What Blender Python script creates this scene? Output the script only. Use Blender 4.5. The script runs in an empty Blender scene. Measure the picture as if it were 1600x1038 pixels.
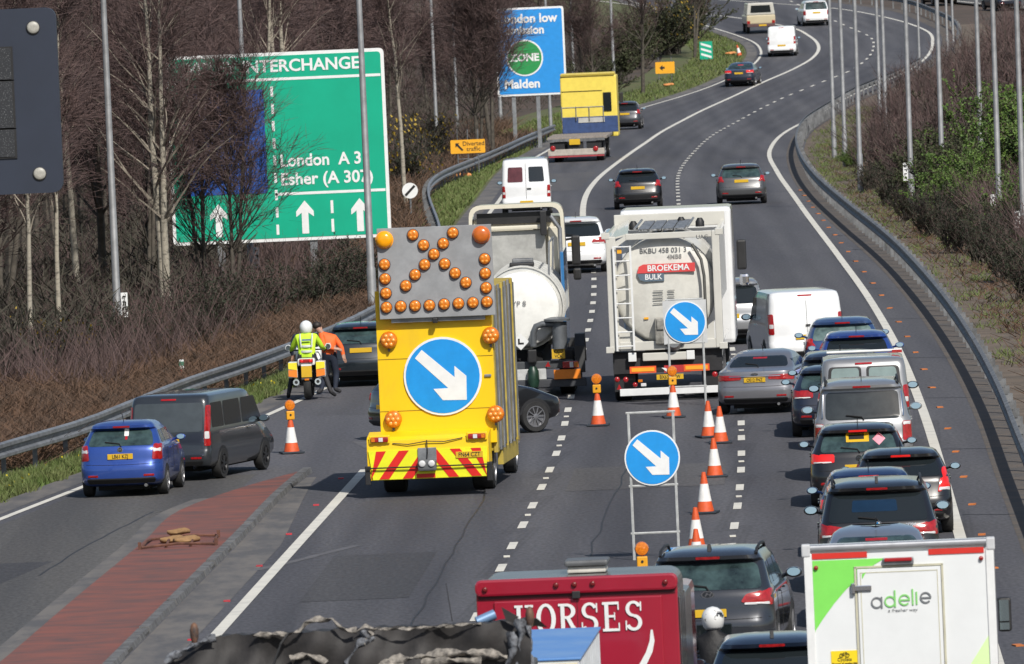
import bpy, bmesh, math, random
import numpy as np
from mathutils import Vector, Matrix
random.seed(7); RNG = np.random.default_rng(7)
scene = bpy.context.scene
COL = scene.collection
rad = math.radians

# ---------------------------------------------------------------- camera
F, CAMH, ROLL, YH = 16800.0, 11.5, rad(2.5), -170.0      # focal length in 1600 px units, height, roll, horizon row
TH = math.atan((519 - YH) / F)
cam_data = bpy.data.cameras.new('camera'); cam = bpy.data.objects.new('camera', cam_data); COL.objects.link(cam)
fw = Vector((0, math.cos(TH), -math.sin(TH))); lu = Vector((0, math.sin(TH), math.cos(TH))); lr = Vector((1, 0, 0))
cr = lr * math.cos(ROLL) - lu * math.sin(ROLL); cu = lr * math.sin(ROLL) + lu * math.cos(ROLL)
mw = Matrix.Identity(4)
for i in range(3): mw[i][0] = cr[i]; mw[i][1] = cu[i]; mw[i][2] = -fw[i]
mw[2][3] = CAMH
cam.matrix_world = mw
cam_data.sensor_width = 36; cam_data.lens = F / 1600 * 36
cam_data.clip_start = 1; cam_data.clip_end = 6000
cam_data.dof.use_dof = True; cam_data.dof.focus_distance = 225; cam_data.dof.aperture_fstop = 11
scene.camera = cam

# ---------------------------------------------------------------- sky and sun
SUN_AZ, SUN_EL = rad(157), rad(44)          # azimuth from +Y towards +X
w = bpy.data.worlds.new('World'); scene.world = w; w.use_nodes = True
nt = w.node_tree; nt.nodes.clear()
sky = nt.nodes.new('ShaderNodeTexSky'); sky.sky_type = 'NISHITA'; sky.sun_disc = False
sky.sun_elevation = SUN_EL; sky.sun_rotation = SUN_AZ; sky.air_density = 1.0; sky.dust_density = 1.5
bg = nt.nodes.new('ShaderNodeBackground'); bg.inputs['Strength'].default_value = 0.095
wo = nt.nodes.new('ShaderNodeOutputWorld')
nt.links.new(sky.outputs[0], bg.inputs[0]); nt.links.new(bg.outputs[0], wo.inputs[0])
sd = bpy.data.lights.new('sun', 'SUN'); sd.energy = 4.7; sd.angle = rad(0.53); sd.color = (1.0, 0.955, 0.89)
sun = bpy.data.objects.new('sun', sd); COL.objects.link(sun)
tosun = Vector((math.sin(SUN_AZ) * math.cos(SUN_EL), math.cos(SUN_AZ) * math.cos(SUN_EL), math.sin(SUN_EL)))
sun.rotation_euler = tosun.to_track_quat('Z', 'Y').to_euler()
cy = scene.cycles; cy.max_bounces = 5; cy.diffuse_bounces = 2; cy.glossy_bounces = 3; cy.transmission_bounces = 2; cy.volume_bounces = 0; cy.caustics_reflective = False; cy.caustics_refractive = False
vs = scene.view_settings; vs.view_transform = 'Standard'; vs.look = 'None'; vs.exposure = 0.0; vs.gamma = 1.0

# ---------------------------------------------------------------- terrain: the road dips, then climbs
_K = np.array([(-200, 0), (250, 0), (330, 0), (410, -.4), (500, -1.2), (590, -1.75), (640, -1.4), (690, -.2), (740, 1.2), (800, 3.0), (900, 6.0), (1100, 11), (3000, 40)], float)
_YY = np.arange(-200, 3000, 2.0); _ZZ = np.interp(_YY, _K[:, 0], _K[:, 1])
_kk = np.exp(-0.5 * (np.arange(-15, 16) / 6.0) ** 2); _kk /= _kk.sum()
_ZZ = np.convolve(np.pad(_ZZ, 15, mode='edge'), _kk, 'valid')
def gz(Y): return float(np.interp(Y, _YY, _ZZ))
def at(px, py, h=0.0):
    """ground position (raised h) seen at photo pixel px, py"""
    u, v = px - 800, 519 - py
    a = u * math.cos(ROLL) + v * math.sin(ROLL); b = -u * math.sin(ROLL) + v * math.cos(ROLL)
    dx, dy, dz = a, F * math.cos(TH) + b * math.sin(TH), b * math.cos(TH) - F * math.sin(TH)
    f = CAMH + dz / dy * _YY - (_ZZ + h)
    idx = np.where((f[:-1] > 0) & (f[1:] <= 0) & (_YY[:-1] > 20))[0]
    i = idx[0] if len(idx) else len(_YY) - 2
    t = f[i] / (f[i] - f[i + 1]) if f[i] != f[i + 1] else 0
    Y = _YY[i] + 2 * t
    return Vector((dx / dy * Y, Y, gz(Y) + h))
def pchip(P):
    """monotone smooth x(Y) through world points"""
    P = np.array(sorted(P)); y, x = P[:, 0], P[:, 1]
    h = np.diff(y); d = np.diff(x) / h; m = np.zeros_like(x)
    m[0], m[-1] = d[0], d[-1]
    for k in range(1, len(x) - 1):
        m[k] = (d[k - 1] * h[k] + d[k] * h[k - 1]) / (h[k] + h[k - 1])
    def f(Y):
        if Y <= y[0]: return float(x[0] + m[0] * (Y - y[0]))
        if Y >= y[-1]: return float(x[-1] + m[-1] * (Y - y[-1]))
        k = int(np.searchsorted(y, Y) - 1); k = max(0, min(k, len(h) - 1))
        t = (Y - y[k]) / h[k]
        return float((2*t**3-3*t**2+1)*x[k] + (t**3-2*t**2+t)*h[k]*m[k] + (-2*t**3+3*t**2)*x[k+1] + (t**3-t**2)*h[k]*m[k+1])
    return f
def line(pix): return pchip([(at(*p).y, at(*p).x) for p in pix])
XL = line([(0, 812), (120, 765), (420, 648), (515, 603), (650, 490), (772, 324), (848, 240), (1000, 170), (1128, 128), (1176, 102), (1189, 80), (1177, 66), (1155, 57), (1105, 41)])
X1 = line([(340, 990), (455, 862), (570, 735)])
XS = line([(783, 888), (832, 791), (858, 737), (876, 690), (886, 647), (912, 545), (926, 480), (928, 435), (920, 385), (912, 352), (916, 305), (930, 284), (960, 258), (1005, 226), (1060, 192), (1130, 158), (1190, 130), (1240, 108), (1268, 92), (1279, 78), (1275, 65), (1262, 55), (1245, 46), (1200, 36), (1165, 30), (1108, 23)])
XD = line([(1146, 832), (1155, 772), (1158, 655), (1060, 314), (1063, 266), (1089, 233), (1116, 210), (1154, 189), (1197, 166), (1231, 150), (1266, 136), (1293, 125), (1330, 110), (1349, 97), (1360, 86), (1365, 73), (1358, 57), (1341, 49), (1318, 39)])
XR = line([(1500, 838), (1445, 650), (1400, 540), (1360, 470), (1310, 400), (1250, 320), (1215, 270), (1203, 235), (1230, 205), (1280, 178), (1350, 140), (1420, 110), (1452, 84), (1457, 69), (1450, 50), (1431, 41), (1382, 27), (1300, 13), (1200, 5), (1110, -1)])
XB = line([(1640, 850), (1600, 752), (1560, 650), (1500, 540), (1420, 437), (1330, 355), (1275, 303), (1250, 262), (1247, 232), (1264, 203), (1302, 178), (1345, 154), (1420, 121), (1475, 84), (1484, 64), (1474, 46), (1450, 34), (1390, 14), (1300, 2)])   # foot of right crash barrier

# ---------------------------------------------------------------- materials
_M = {}
def mat(name, col, rough=.55, metal=0., var=.12, scale=4., coat=0., bump=0., emit=None, col2=None, spec=.5, stretch=None, world=False, detail=4., lo=.35, hi=.65):
    if name in _M: return _M[name]
    m = bpy.data.materials.new(name); m.use_nodes = True; n = m.node_tree.nodes; l = m.node_tree.links
    b = n['Principled BSDF']; b.inputs['Roughness'].default_value = rough; b.inputs['Metallic'].default_value = metal
    b.inputs['Coat Weight'].default_value = coat; b.inputs['Coat Roughness'].default_value = .06; b.inputs['Specular IOR Level'].default_value = spec
    c = tuple(col) + (1,)
    if col2 is None: c2 = tuple(max(0, x * (1 - var)) for x in col) + (1,); c1 = tuple(min(1, x * (1 + var)) for x in col) + (1,)
    else: c1 = c; c2 = tuple(col2) + (1,)
    if var > 0 or col2 is not None:
        g = n.new('ShaderNodeNewGeometry') if world else n.new('ShaderNodeTexCoord')
        src = g.outputs['Position'] if world else g.outputs['Object']
        if stretch:
            mp = n.new('ShaderNodeMapping'); mp.inputs['Scale'].default_value = stretch; l.new(src, mp.inputs['Vector']); src = mp.outputs[0]
        t = n.new('ShaderNodeTexNoise'); t.inputs['Scale'].default_value = scale; t.inputs['Detail'].default_value = detail; t.inputs['Roughness'].default_value = .65
        l.new(src, t.inputs['Vector'])
        r = n.new('ShaderNodeValToRGB'); r.color_ramp.elements[0].color = c1; r.color_ramp.elements[1].color = c2
        r.color_ramp.elements[0].position = lo; r.color_ramp.elements[1].position = hi
        l.new(t.outputs['Fac'], r.inputs[0]); l.new(r.outputs[0], b.inputs['Base Color'])
        if bump:
            bp = n.new('ShaderNodeBump'); bp.inputs['Strength'].default_value = bump; bp.inputs['Distance'].default_value = .02
            l.new(t.outputs['Fac'], bp.inputs['Height']); l.new(bp.outputs[0], b.inputs['Normal'])
    else: b.inputs['Base Color'].default_value = c
    if emit:
        b.inputs['Emission Color'].default_value = tuple(emit[:3]) + (1,); b.inputs['Emission Strength'].default_value = emit[3]
    _M[name] = m; return m
def asphalt_mat(name, base, warm):
    m = bpy.data.materials.new(name); m.use_nodes = True; n = m.node_tree.nodes; l = m.node_tree.links; b = n['Principled BSDF']
    g = n.new('ShaderNodeNewGeometry')
    def noise(scale, st, det):
        mp = n.new('ShaderNodeMapping'); mp.inputs['Scale'].default_value = st; l.new(g.outputs['Position'], mp.inputs['Vector'])
        t = n.new('ShaderNodeTexNoise'); t.inputs['Scale'].default_value = scale; t.inputs['Detail'].default_value = det; l.new(mp.outputs[0], t.inputs['Vector']); return t.outputs['Fac']
    def ramp(src, p0, c0, p1, c1):
        r = n.new('ShaderNodeValToRGB'); r.color_ramp.elements[0].position = p0; r.color_ramp.elements[0].color = (*c0, 1); r.color_ramp.elements[1].position = p1; r.color_ramp.elements[1].color = (*c1, 1); l.new(src, r.inputs[0]); return r.outputs[0]
    def mul(a, c, f=1.):
        x = n.new('ShaderNodeMix'); x.data_type = 'RGBA'; x.blend_type = 'MULTIPLY'; x.inputs[0].default_value = f; l.new(a, x.inputs[6]); l.new(c, x.inputs[7]); return x.outputs[2]
    big = ramp(noise(.9, (1, .045, 1), 3), .35, base, .68, warm)
    fine = ramp(noise(14, (1, .25, 1), 5), .3, (.72, .72, .72), .7, (1.2, 1.2, 1.2))
    trk = ramp(noise(.62, (1, .010, 1), 2), .38, (.78, .78, .79), .62, (1.10, 1.10, 1.08))
    at_ = n.new('ShaderNodeAttribute'); at_.attribute_name = 'lane_pos'
    lw = n.new('ShaderNodeValToRGB'); cr_ = lw.color_ramp; cr_.elements[0].position = .0; cr_.elements[0].color = (1.04, 1.04, 1.04, 1); cr_.elements[1].position = 1.; cr_.elements[1].color = (1.04, 1.04, 1.04, 1)
    for p_, v__ in ((.12, 1.02), (.24, .80), (.36, .96), (.5, .78), (.64, .96), (.76, .80), (.88, 1.02)): e_ = cr_.elements.new(p_); e_.color = (v__, v__, v__, 1)
    l.new(at_.outputs['Fac'], lw.inputs[0])
    l.new(mul(mul(mul(big, fine), trk), lw.outputs[0], .9), b.inputs['Base Color']); b.inputs['Roughness'].default_value = .82; b.inputs['Specular IOR Level'].default_value = .3
    bp = n.new('ShaderNodeBump'); bp.inputs['Strength'].default_value = .25; bp.inputs['Distance'].default_value = .01; l.new(noise(40, (1, .4, 1), 3), bp.inputs['Height']); l.new(bp.outputs[0], b.inputs['Normal'])
    _M[name] = m; return m
ASPH = asphalt_mat('asphalt', (.078, .078, .088), (.096, .095, .103))
ASPH2 = asphalt_mat('old_asphalt', (.078, .077, .077), (.098, .093, .088))
WHITE_LINE = mat('road_paint', (.62, .60, .53), .7, col2=(.45, .44, .40), scale=1.6, world=True, lo=.45, hi=.8)
RED_TAR = mat('red_surfacing', (.20, .068, .050), .85, col2=(.075, .052, .05), scale=1.6, stretch=(.55, 1, 1), world=True, detail=9, lo=.40, hi=.70)
KERB = mat('kerb_concrete', (.105, .105, .105), .85, var=.35, scale=2.5, world=True)
DUST = mat('road_dust', (.135, .125, .115), .95, col2=(.078, .077, .08), scale=1.5, stretch=(.8, .22, 1), world=True, detail=8, lo=.42, hi=.6)
SOIL = mat('soil', (.085, .06, .045), .95, col2=(.05, .04, .03), scale=.35, world=True, detail=8)
VERGE = mat('verge_grass', (.075, .10, .03), .95, col2=(.11, .085, .05), scale=.8, world=True, detail=8, lo=.4, hi=.7)
GALV = mat('galvanised_steel', (.24, .25, .26), .5, .5, var=.25, scale=3)
GALVD = mat('weathered_rail', (.16, .165, .17), .6, .35, var=.35, scale=2.5)
POST = mat('lamp_post_steel', (.27, .275, .28), .55, .4, var=.2, scale=2)
BLACK = mat('black_plastic', (.014, .014, .015), .55, var=.2)
DARK = mat('underbody', (.01, .01, .01), .9, var=0)
RUBBER = mat('tyre_rubber', (.018, .018, .018), .8, var=.25, scale=8)
RIM = mat('alloy_rim', (.30, .30, .31), .4, .8, var=.1)
RIMD = mat('dark_rim', (.04, .04, .042), .4, .6, var=.1)
GLASS = mat('tinted_glass', (.012, .016, .018), .06, var=0, spec=.7)
GLASSB = mat('clear_car_glass', (.05, .085, .085), .07, col2=(.012, .02, .022), scale=2.2, spec=.7)  # paler see-through tint; its painted mottling also stands in for window glare
REDL = mat('red_lamp', (.32, .012, .014), .18, var=.25, scale=14, coat=.6)
REDON = mat('lit_red_lamp', (.5, .01, .01), .2, var=0, coat=.5, emit=(1, .03, .02, .30))
ORLAMP = mat('amber_lamp', (.75, .22, .01), .22, col2=(.50, .12, .004), scale=30, coat=.5)
CLEAR = mat('clear_lens', (.62, .62, .62), .15, var=.1, coat=.6)
CHROME = mat('chrome', (.75, .76, .78), .12, 1., var=0)
MIRROR = mat('mirror_glass', (.55, .66, .66), .05, 1., var=0)
YPLATE = mat('yellow_plate', (.62, .38, .015), .5, var=.05)
INK = mat('black_ink', (.012, .012, .012), .6, var=0)
WHITEP = mat('white_paint', (.72, .73, .72), .35, var=.05, coat=.5)
ORANGE = mat('cone_orange', (.62, .09, .02), .55, var=.15, scale=6)
SLEEVE = mat('cone_sleeve', (.72, .71, .68), .5, var=.12, scale=6)
SIGNBLUE = mat('sign_blue', (.012, .27, .68), .4, var=.06, scale=3)
SIGNWHITE = mat('sign_white', (.74, .75, .74), .45, var=.05)
SIGNGREEN = mat('sign_green', (.002, .36, .215), .42, var=.06, scale=.6)
SIGNYEL = mat('sign_yellow', (.78, .37, .015), .5, var=.06)
TMAY = mat('highway_yellow', (.82, .53, .004), .45, col2=(.68, .43, .02), scale=1.4, stretch=(1, 1, .5), detail=8, lo=.5, hi=.8)
def paint(name, col, metal=0., rough=.30, var=.05): return mat('paint_' + name, col, rough, metal, var=var, scale=1.5, coat=1.)

# ---------------------------------------------------------------- mesh helpers
class MB:
    def __init__(s): s.v = []; s.f = []; s.mi = []
    def add(s, vs, fs, m=0):
        o = len(s.v); s.v += [tuple(x) for x in vs]; s.f += [tuple(i + o for i in f) for f in fs]; s.mi += [m] * len(fs); return s
    def box(s, cx, cy, cz, sx, sy, sz, rz=0., rx=0., ry=0., m=0):
        R = Matrix.Rotation(rz, 3, 'Z') @ Matrix.Rotation(rx, 3, 'X') @ Matrix.Rotation(ry, 3, 'Y'); c = Vector((cx, cy, cz))
        vs = [c + R @ Vector((a * sx / 2, b * sy / 2, d * sz / 2)) for d in (-1, 1) for b in (-1, 1) for a in (-1, 1)]
        return s.add(vs, [(0, 2, 3, 1), (4, 5, 7, 6), (0, 1, 5, 4), (2, 6, 7, 3), (0, 4, 6, 2), (1, 3, 7, 5)], m)
    def b2(s, x0, x1, y0, y1, z0, z1, m=0): return s.box((x0+x1)/2, (y0+y1)/2, (z0+z1)/2, abs(x1-x0), abs(y1-y0), abs(z1-z0), m=m)
    def tube(s, pts, r, n=8, cap=True, m=0):
        pts = [Vector(p) for p in pts]; rs = r if isinstance(r, (list, tuple)) else [r] * len(pts); vs = []; fs = []
        u = None
        for i, p in enumerate(pts):
            t = (pts[min(i+1, len(pts)-1)] - pts[max(i-1, 0)]).normalized()
            if u is None: u = t.orthogonal().normalized()
            u = (u - t * u.dot(t)).normalized(); w_ = t.cross(u)
            for k in range(n):
                a = 2 * math.pi * k / n; vs.append(p + (u * math.cos(a) + w_ * math.sin(a)) * rs[i])
        for i in range(len(pts) - 1):
            for k in range(n): fs.append((i*n+k, i*n+(k+1) % n, (i+1)*n+(k+1) % n, (i+1)*n+k))
        if cap: fs += [tuple(range(n))[::-1], tuple(range((len(pts)-1)*n, len(pts)*n))]
        return s.add(vs, fs, m)
    def lathe(s, prof, c=(0, 0, 0), axis='Z', n=20, m=0):
        vs = []; fs = []; c = Vector(c)
        for (r, h) in prof:
            for k in range(n):
                a = 2 * math.pi * k / n; x, y = r * math.cos(a), r * math.sin(a)
                vs.append(c + (Vector((x, y, h)) if axis == 'Z' else Vector((h, x, y)) if axis == 'X' else Vector((x, h, y))))
        for i in range(len(prof) - 1):
            for k in range(n): fs.append((i*n+k, i*n+(k+1) % n, (i+1)*n+(k+1) % n, (i+1)*n+k))
        fs += [tuple(range(n))[::-1], tuple(range((len(prof)-1)*n, len(prof)*n))]
        return s.add(vs, fs, m)
    def prism(s, poly, y0, y1, m=0):
        """polygon in x,z extruded along y"""
        n = len(poly); vs = [(x, y0, z) for x, z in poly] + [(x, y1, z) for x, z in poly]
        return s.add(vs, [tuple(range(n)), tuple(range(n, 2*n))[::-1]] + [(i, i+n, (i+1) % n + n, (i+1) % n) for i in range(n)], m)
    def prismx(s, poly, x0, x1, m=0):
        n = len(poly); vs = [(x0, y, z) for y, z in poly] + [(x1, y, z) for y, z in poly]
        return s.add(vs, [tuple(range(n)), tuple(range(n, 2*n))[::-1]] + [(i, i+n, (i+1) % n + n, (i+1) % n) for i in range(n)], m)
    def mesh(s, name, mats, bevel=0., smooth=None, fix=True):
        me = bpy.data.meshes.new(name); me.from_pydata(s.v, [], s.f)
        for mm in (mats if isinstance(mats, (list, tuple)) else [mats]): me.materials.append(mm)
        if len(set(s.mi)) > 1: me.polygons.foreach_set('material_index', s.mi)
        if fix or bevel:
            bm = bmesh.new(); bm.from_mesh(me)
            if fix: bmesh.ops.recalc_face_normals(bm, faces=bm.faces)
            if bevel:
                ed = [e for e in bm.edges if len(e.link_faces) == 2 and e.calc_face_angle(0) > .5]
                bmesh.ops.bevel(bm, geom=ed, offset=bevel, segments=2, affect='EDGES', profile=.6, clamp_overlap=True)
            bm.to_mesh(me); bm.free()
        if smooth:
            me.polygons.foreach_set('use_smooth', [True] * len(me.polygons)); me.set_sharp_from_angle(angle=rad(smooth))
        me.update(); return me
    def build(s, name, mats, parent=None, bevel=0., smooth=None, fix=True):
        return obj(name, s.mesh(name, mats, bevel, smooth, fix), parent)
def obj(name, me, parent=None):
    o = bpy.data.objects.new(name, me); COL.objects.link(o)
    if parent is not None: o.parent = parent
    return o
def tag(o, label, cat, group=None):
    o['label'] = label; o['category'] = cat
    if group: o['group'] = group
    return o
def thing(name, label, cat, loc=(0, 0, 0), rz=0., group=None, scale=1.):
    o = bpy.data.objects.new(name, None); COL.objects.link(o); o.location = loc; o.rotation_euler = (0, 0, rz); o.scale = (scale,) * 3
    o.empty_display_size = .2
    return tag(o, label, cat, group)
def struct(o, kind='structure'): o['kind'] = kind; return o
def copy_tree(o, parent=None):
    c = o.copy(); COL.objects.link(c); c.parent = parent
    for ch in list(o.children): copy_tree(ch, c)
    return c
_font = {}
def text_mesh(s, size, mt, bold=0., extrude=.002, align='CENTER', shear=0., sx=1.):
    cu = bpy.data.curves.new('text', 'FONT'); cu.body = s; cu.size = size; cu.align_x = align; cu.align_y = 'CENTER'; cu.extrude = extrude; cu.offset = bold; cu.shear = shear; cu.resolution_u = 3
    o = bpy.data.objects.new('tmp_text', cu)
    me = bpy.data.meshes.new_from_object(o)
    bpy.data.objects.remove(o); me.materials.clear(); me.materials.append(mt); return me
def text(name, s, x, y, z, size, mt, parent, bold=0., align='CENTER', sx=1., shear=0., rz=0., rx=rad(90)):
    o = obj(name, text_mesh(s, size, mt, bold, .002, align, shear), parent); o.location = (x, y, z); o.rotation_euler = (rx, 0, rz); o.scale = (sx, 1, 1); return o
def ribbon(name, fl, fr, Y0, Y1, mt, dz=0., step=2., nx=1):
    Ys = np.arange(Y0, Y1 + .01, step); b = MB(); vs = []; fs = []
    for Y in Ys:
        a, c = fl(Y), fr(Y)
        for k in range(nx + 1): vs.append((a + (c - a) * k / nx, Y, gz(Y) + dz))
    q = nx + 1
    for i in range(len(Ys) - 1):
        for k in range(nx): fs.append((i*q+k, i*q+k+1, (i+1)*q+k+1, (i+1)*q+k))
    b.add(vs, fs); return struct(b.build(name, mt, fix=False))
def head(fn, Y): return -math.atan((fn(Y + 2) - fn(Y - 2)) / 4.)     # rotation about Z for something driving along fn

# ---------------------------------------------------------------- ground and carriageways
Ys = np.concatenate([np.arange(-40, 1000, 4.), np.arange(1000, 3001, 100.)]); Xs = np.concatenate([np.linspace(-900, -60, 12), np.linspace(-50, 80, 27), np.linspace(95, 900, 12)])
gv = [(x, Y, gz(Y) - .12) for Y in Ys for x in Xs]; nx = len(Xs)
gf = [(i*nx+k, i*nx+k+1, (i+1)*nx+k+1, (i+1)*nx+k) for i in range(len(Ys)-1) for k in range(nx-1)]
g = MB(); g.add(gv, gf); struct(g.build('ground', SOIL, fix=False))
mo = ribbon('motorway', lambda Y: XL(Y) - .55, lambda Y: XB(Y) + .3, 40, 880, ASPH, 0, 2., 60)
lp = mo.data.attributes.new('lane_pos', 'FLOAT', 'POINT'); co_ = np.empty(len(mo.data.vertices) * 3, np.float32); mo.data.vertices.foreach_get('co', co_); co_ = co_.reshape(-1, 3)
def lanepos(x, Y):
    e = [X1(Y) if Y < 240 else XL(Y), XS(Y), XD(Y), XR(Y)]
    for a, c in zip(e, e[1:]):
        if a <= x <= c: return (x - a) / max(.5, c - a)
    return 0.
lp.data.foreach_set('value', [lanepos(float(p[0]), float(p[1])) for p in co_])
CRK = mat('crack_sealant', (.022, .022, .023), .6, var=0)
def wavy(name, pts, hw_, mt_, dz):
    b = MB(); P = [at(*p) for p in pts]; Q = []
    for a, c in zip(P, P[1:]):
        for k in range(6): q_ = a.lerp(c, k / 6); Q.append(q_ + Vector((random.uniform(-.05, .05), 0, 0)))
    Q.append(P[-1]); vs_ = []
    for q_ in Q: vs_ += [(q_.x - hw_, q_.y, gz(q_.y) + dz), (q_.x + hw_, q_.y, gz(q_.y) + dz)]
    b.add(vs_, [(2*i, 2*i+1, 2*i+3, 2*i+2) for i in range(len(Q)-1)]); struct(b.build(name, mt_, fix=False))
wavy('crack', [(640, 985), (700, 880), (745, 800), (790, 700)], .018, CRK, .006); wavy('crack', [(905, 900), (950, 800), (985, 720)], .015, CRK, .006); wavy('crack', [(60, 900), (160, 840), (240, 800)], .02, CRK, .006); wavy('crack', [(1000, 330), (985, 300), (1000, 270)], .03, CRK, .006)
SCUFF = mat('pale_scuff', (.098, .097, .103), .85, var=.2, scale=2, world=True); wavy('scuff', [(400, 892), (480, 872), (560, 852)], .10, SCUFF, .0055); wavy('scuff', [(560, 690), (600, 705), (640, 712)], .2, SCUFF, .0055)
PATCH = asphalt_mat('patch_asphalt', (.056, .056, .060), (.066, .065, .069)); PATCH2 = asphalt_mat('pale_patch', (.082, .080, .084), (.098, .095, .096))
for fa, fb, Ya, Yb, mt__ in ((lambda Y: XS(Y) - 3.1, lambda Y: XS(Y) - 1.3, 176, 189, PATCH), (lambda Y: XS(Y) + .6, lambda Y: XS(Y) + 2.6, 268, 292, PATCH), (lambda Y: XD(Y) - 3.3, lambda Y: XD(Y) - .5, 318, 352, PATCH2), (lambda Y: XS(Y) - 3.2, lambda Y: XS(Y) - .4, 430, 470, PATCH2), (lambda Y: XL(Y) + 1.2, lambda Y: XL(Y) + 3.2, 178, 190, PATCH), (lambda Y: XS(Y) + .5, lambda Y: XD(Y) - .3, 205, 214, PATCH2)):
    ribbon('repair_patch', fa, fb, Ya, Yb, mt__, .0045, 2.)
ribbon('verge', lambda Y: XL(Y) - 6.5, lambda Y: XL(Y) - .5, 40, 880, VERGE, -.03, 2., 2)
ribbon('gutter_edge', lambda Y: XL(Y) - .95, lambda Y: XL(Y) - .28, 40, 880, DUST, .004, 2.)
ribbon('drain_channel', lambda Y: XB(Y) - .50, lambda Y: XB(Y) + .22, 40, 800, mat('channel_dirt', (.105, .085, .068), .95, col2=(.07, .064, .06), scale=1.3, stretch=(1, 1.0, 1), world=True, lo=.4, hi=.6), .004, 2.)
ribbon('slip_road', lambda Y: XL(Y) + .3, lambda Y: max(XL(Y) + .4, min(X1(Y) - 2.2, X1(Y) - 2.2)), 40, 216, ASPH2, .004, 2.)
ribbon('left_edge_line', lambda Y: XL(Y) - .08, lambda Y: XL(Y) + .08, 40, 880, WHITE_LINE, .009, 2.)
ribbon('slip_line', lambda Y: X1(Y) - .10, lambda Y: X1(Y) + .10, 40, 217, WHITE_LINE, .009, 2.)
ribbon('lane_line', lambda Y: XS(Y) - .11, lambda Y: XS(Y) + .11, 356, 880, WHITE_LINE, .009, 2.)
ribbon('right_edge_line', lambda Y: XR(Y) - .10, lambda Y: XR(Y) + .10, 40, 880, WHITE_LINE, .009, 2.)
def dashes(name, fn, Y0, Y1, hw=.075, ln=2., sp=6.05):
    b = MB(); Y = Y0; k = 0
    while Y < Y1:
        ks = [Y, Y + ln / 2, Y + ln]
        for a, c in zip(ks, ks[1:]):
            b.add([(fn(a) - hw, a, gz(a) + .009), (fn(a) + hw, a, gz(a) + .009), (fn(c) + hw, c, gz(c) + .009), (fn(c) - hw, c, gz(c) + .009)], [(0, 1, 2, 3)])
        if Y < 260 and k % 2 == 0:      # road stud
            s_ = Y + ln + 2.
            b.box(fn(s_), s_, gz(s_) + .012, .11, .25, .02)
        Y += sp; k += 1
    return struct(b.build(name, WHITE_LINE, fix=False))
d0 = at(783, 888).y - 1
dashes('lane_dashes', XS, d0 - 6.05 * 18, 352)
dashes('lane_dashes', XD, d0 - 6.05 * 18 + 3, 860)
# red surfaced island with its kerb
IL = line([(-60, 1085), (0, 1036), (116, 937), (225, 847), (281, 799), (400, 757), (468, 738)])
IR = line([(187, 1038), (375, 847), (470, 752), (484, 741)])
def slab(name, fl, fr, Y0, Y1, mt, z0, z1, step=2.):
    Ys_ = list(np.arange(Y0, Y1, step)) + [Y1]; b = MB(); vs = []; fs = []
    for Y in Ys_: vs += [(fl(Y), Y, z0), (fl(Y) + .02, Y, z1), (fr(Y) - .02, Y, z1), (fr(Y), Y, z0)]
    for i in range(len(Ys_) - 1):
        for k in range(3): fs.append((i*4+k, i*4+k+1, (i+1)*4+k+1, (i+1)*4+k))
    e = (len(Ys_) - 1) * 4; fs += [(0, 1, 2, 3), (e+3, e+2, e+1, e)]
    b.add(vs, fs); return struct(b.build(name, mt))
tipY = at(480, 739).y
slab('red_island', IL, lambda Y: max(IR(Y) - .19, IL(Y) + .05), 60, tipY, RED_TAR, .0, .03)
kb = slab('kerb', lambda Y: IR(Y) - .18, lambda Y: IR(Y) - .01, 60, tipY + .2, mat('joint_grit', (.05, .048, .045), .95, var=.2), .0, .05)
Y = 118.
while Y < tipY - .3:
    b = MB(); j_ = random.uniform(-.012, .012); a_, c_ = IR(Y + .012), IR(Y + .90)
    b.add([(a_ - .19 + j_, Y + .012, .0), (a_ + j_, Y + .012, .0), (c_ + j_, Y + .90, .0), (c_ - .19 + j_, Y + .90, .0), (a_ - .185 + j_, Y + .012, .095 + j_), (a_ - .03 + j_, Y + .012, .095 + j_), (c_ - .03 + j_, Y + .90, .095 + j_), (c_ - .185 + j_, Y + .90, .095 + j_)], [(0, 3, 2, 1), (4, 5, 6, 7), (0, 1, 5, 4), (1, 2, 6, 5), (2, 3, 7, 6), (3, 0, 4, 7)]); b.build('kerb_stone', KERB, kb); Y += .915
ribbon('dust_strip', lambda Y: IR(Y) + .02, lambda Y: IR(Y) + .02 + .72 * (X1(Y) - IR(Y)) * min(1, max(.15, (tipY + 6 - Y) / 30)), 60, tipY, DUST, .005, 2.)
ribbon('dust_strip', lambda Y: IL(Y) - .32, lambda Y: IL(Y) - .0, 60, tipY - 6, DUST, .008, 2.)
# far opposite carriageway on the right
def farline(Y): return float(np.interp(Y, [742, 752, 762, 772, 784, 800, 830, 900], [44, 38.5, 35.5, 33, 31, 28.5, 25, 18]))
ribbon('opposite_carriageway', lambda Y: farline(Y) - .7, lambda Y: farline(Y) + 12, 742, 900, ASPH2, .02, 2.)
ribbon('opposite_edge_line', lambda Y: farline(Y) - .12, lambda Y: farline(Y) + .12, 742, 900, WHITE_LINE, .03, 2.)
dashes('opposite_dashes', lambda Y: farline(Y) + 3.7, 742, 860)
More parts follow.
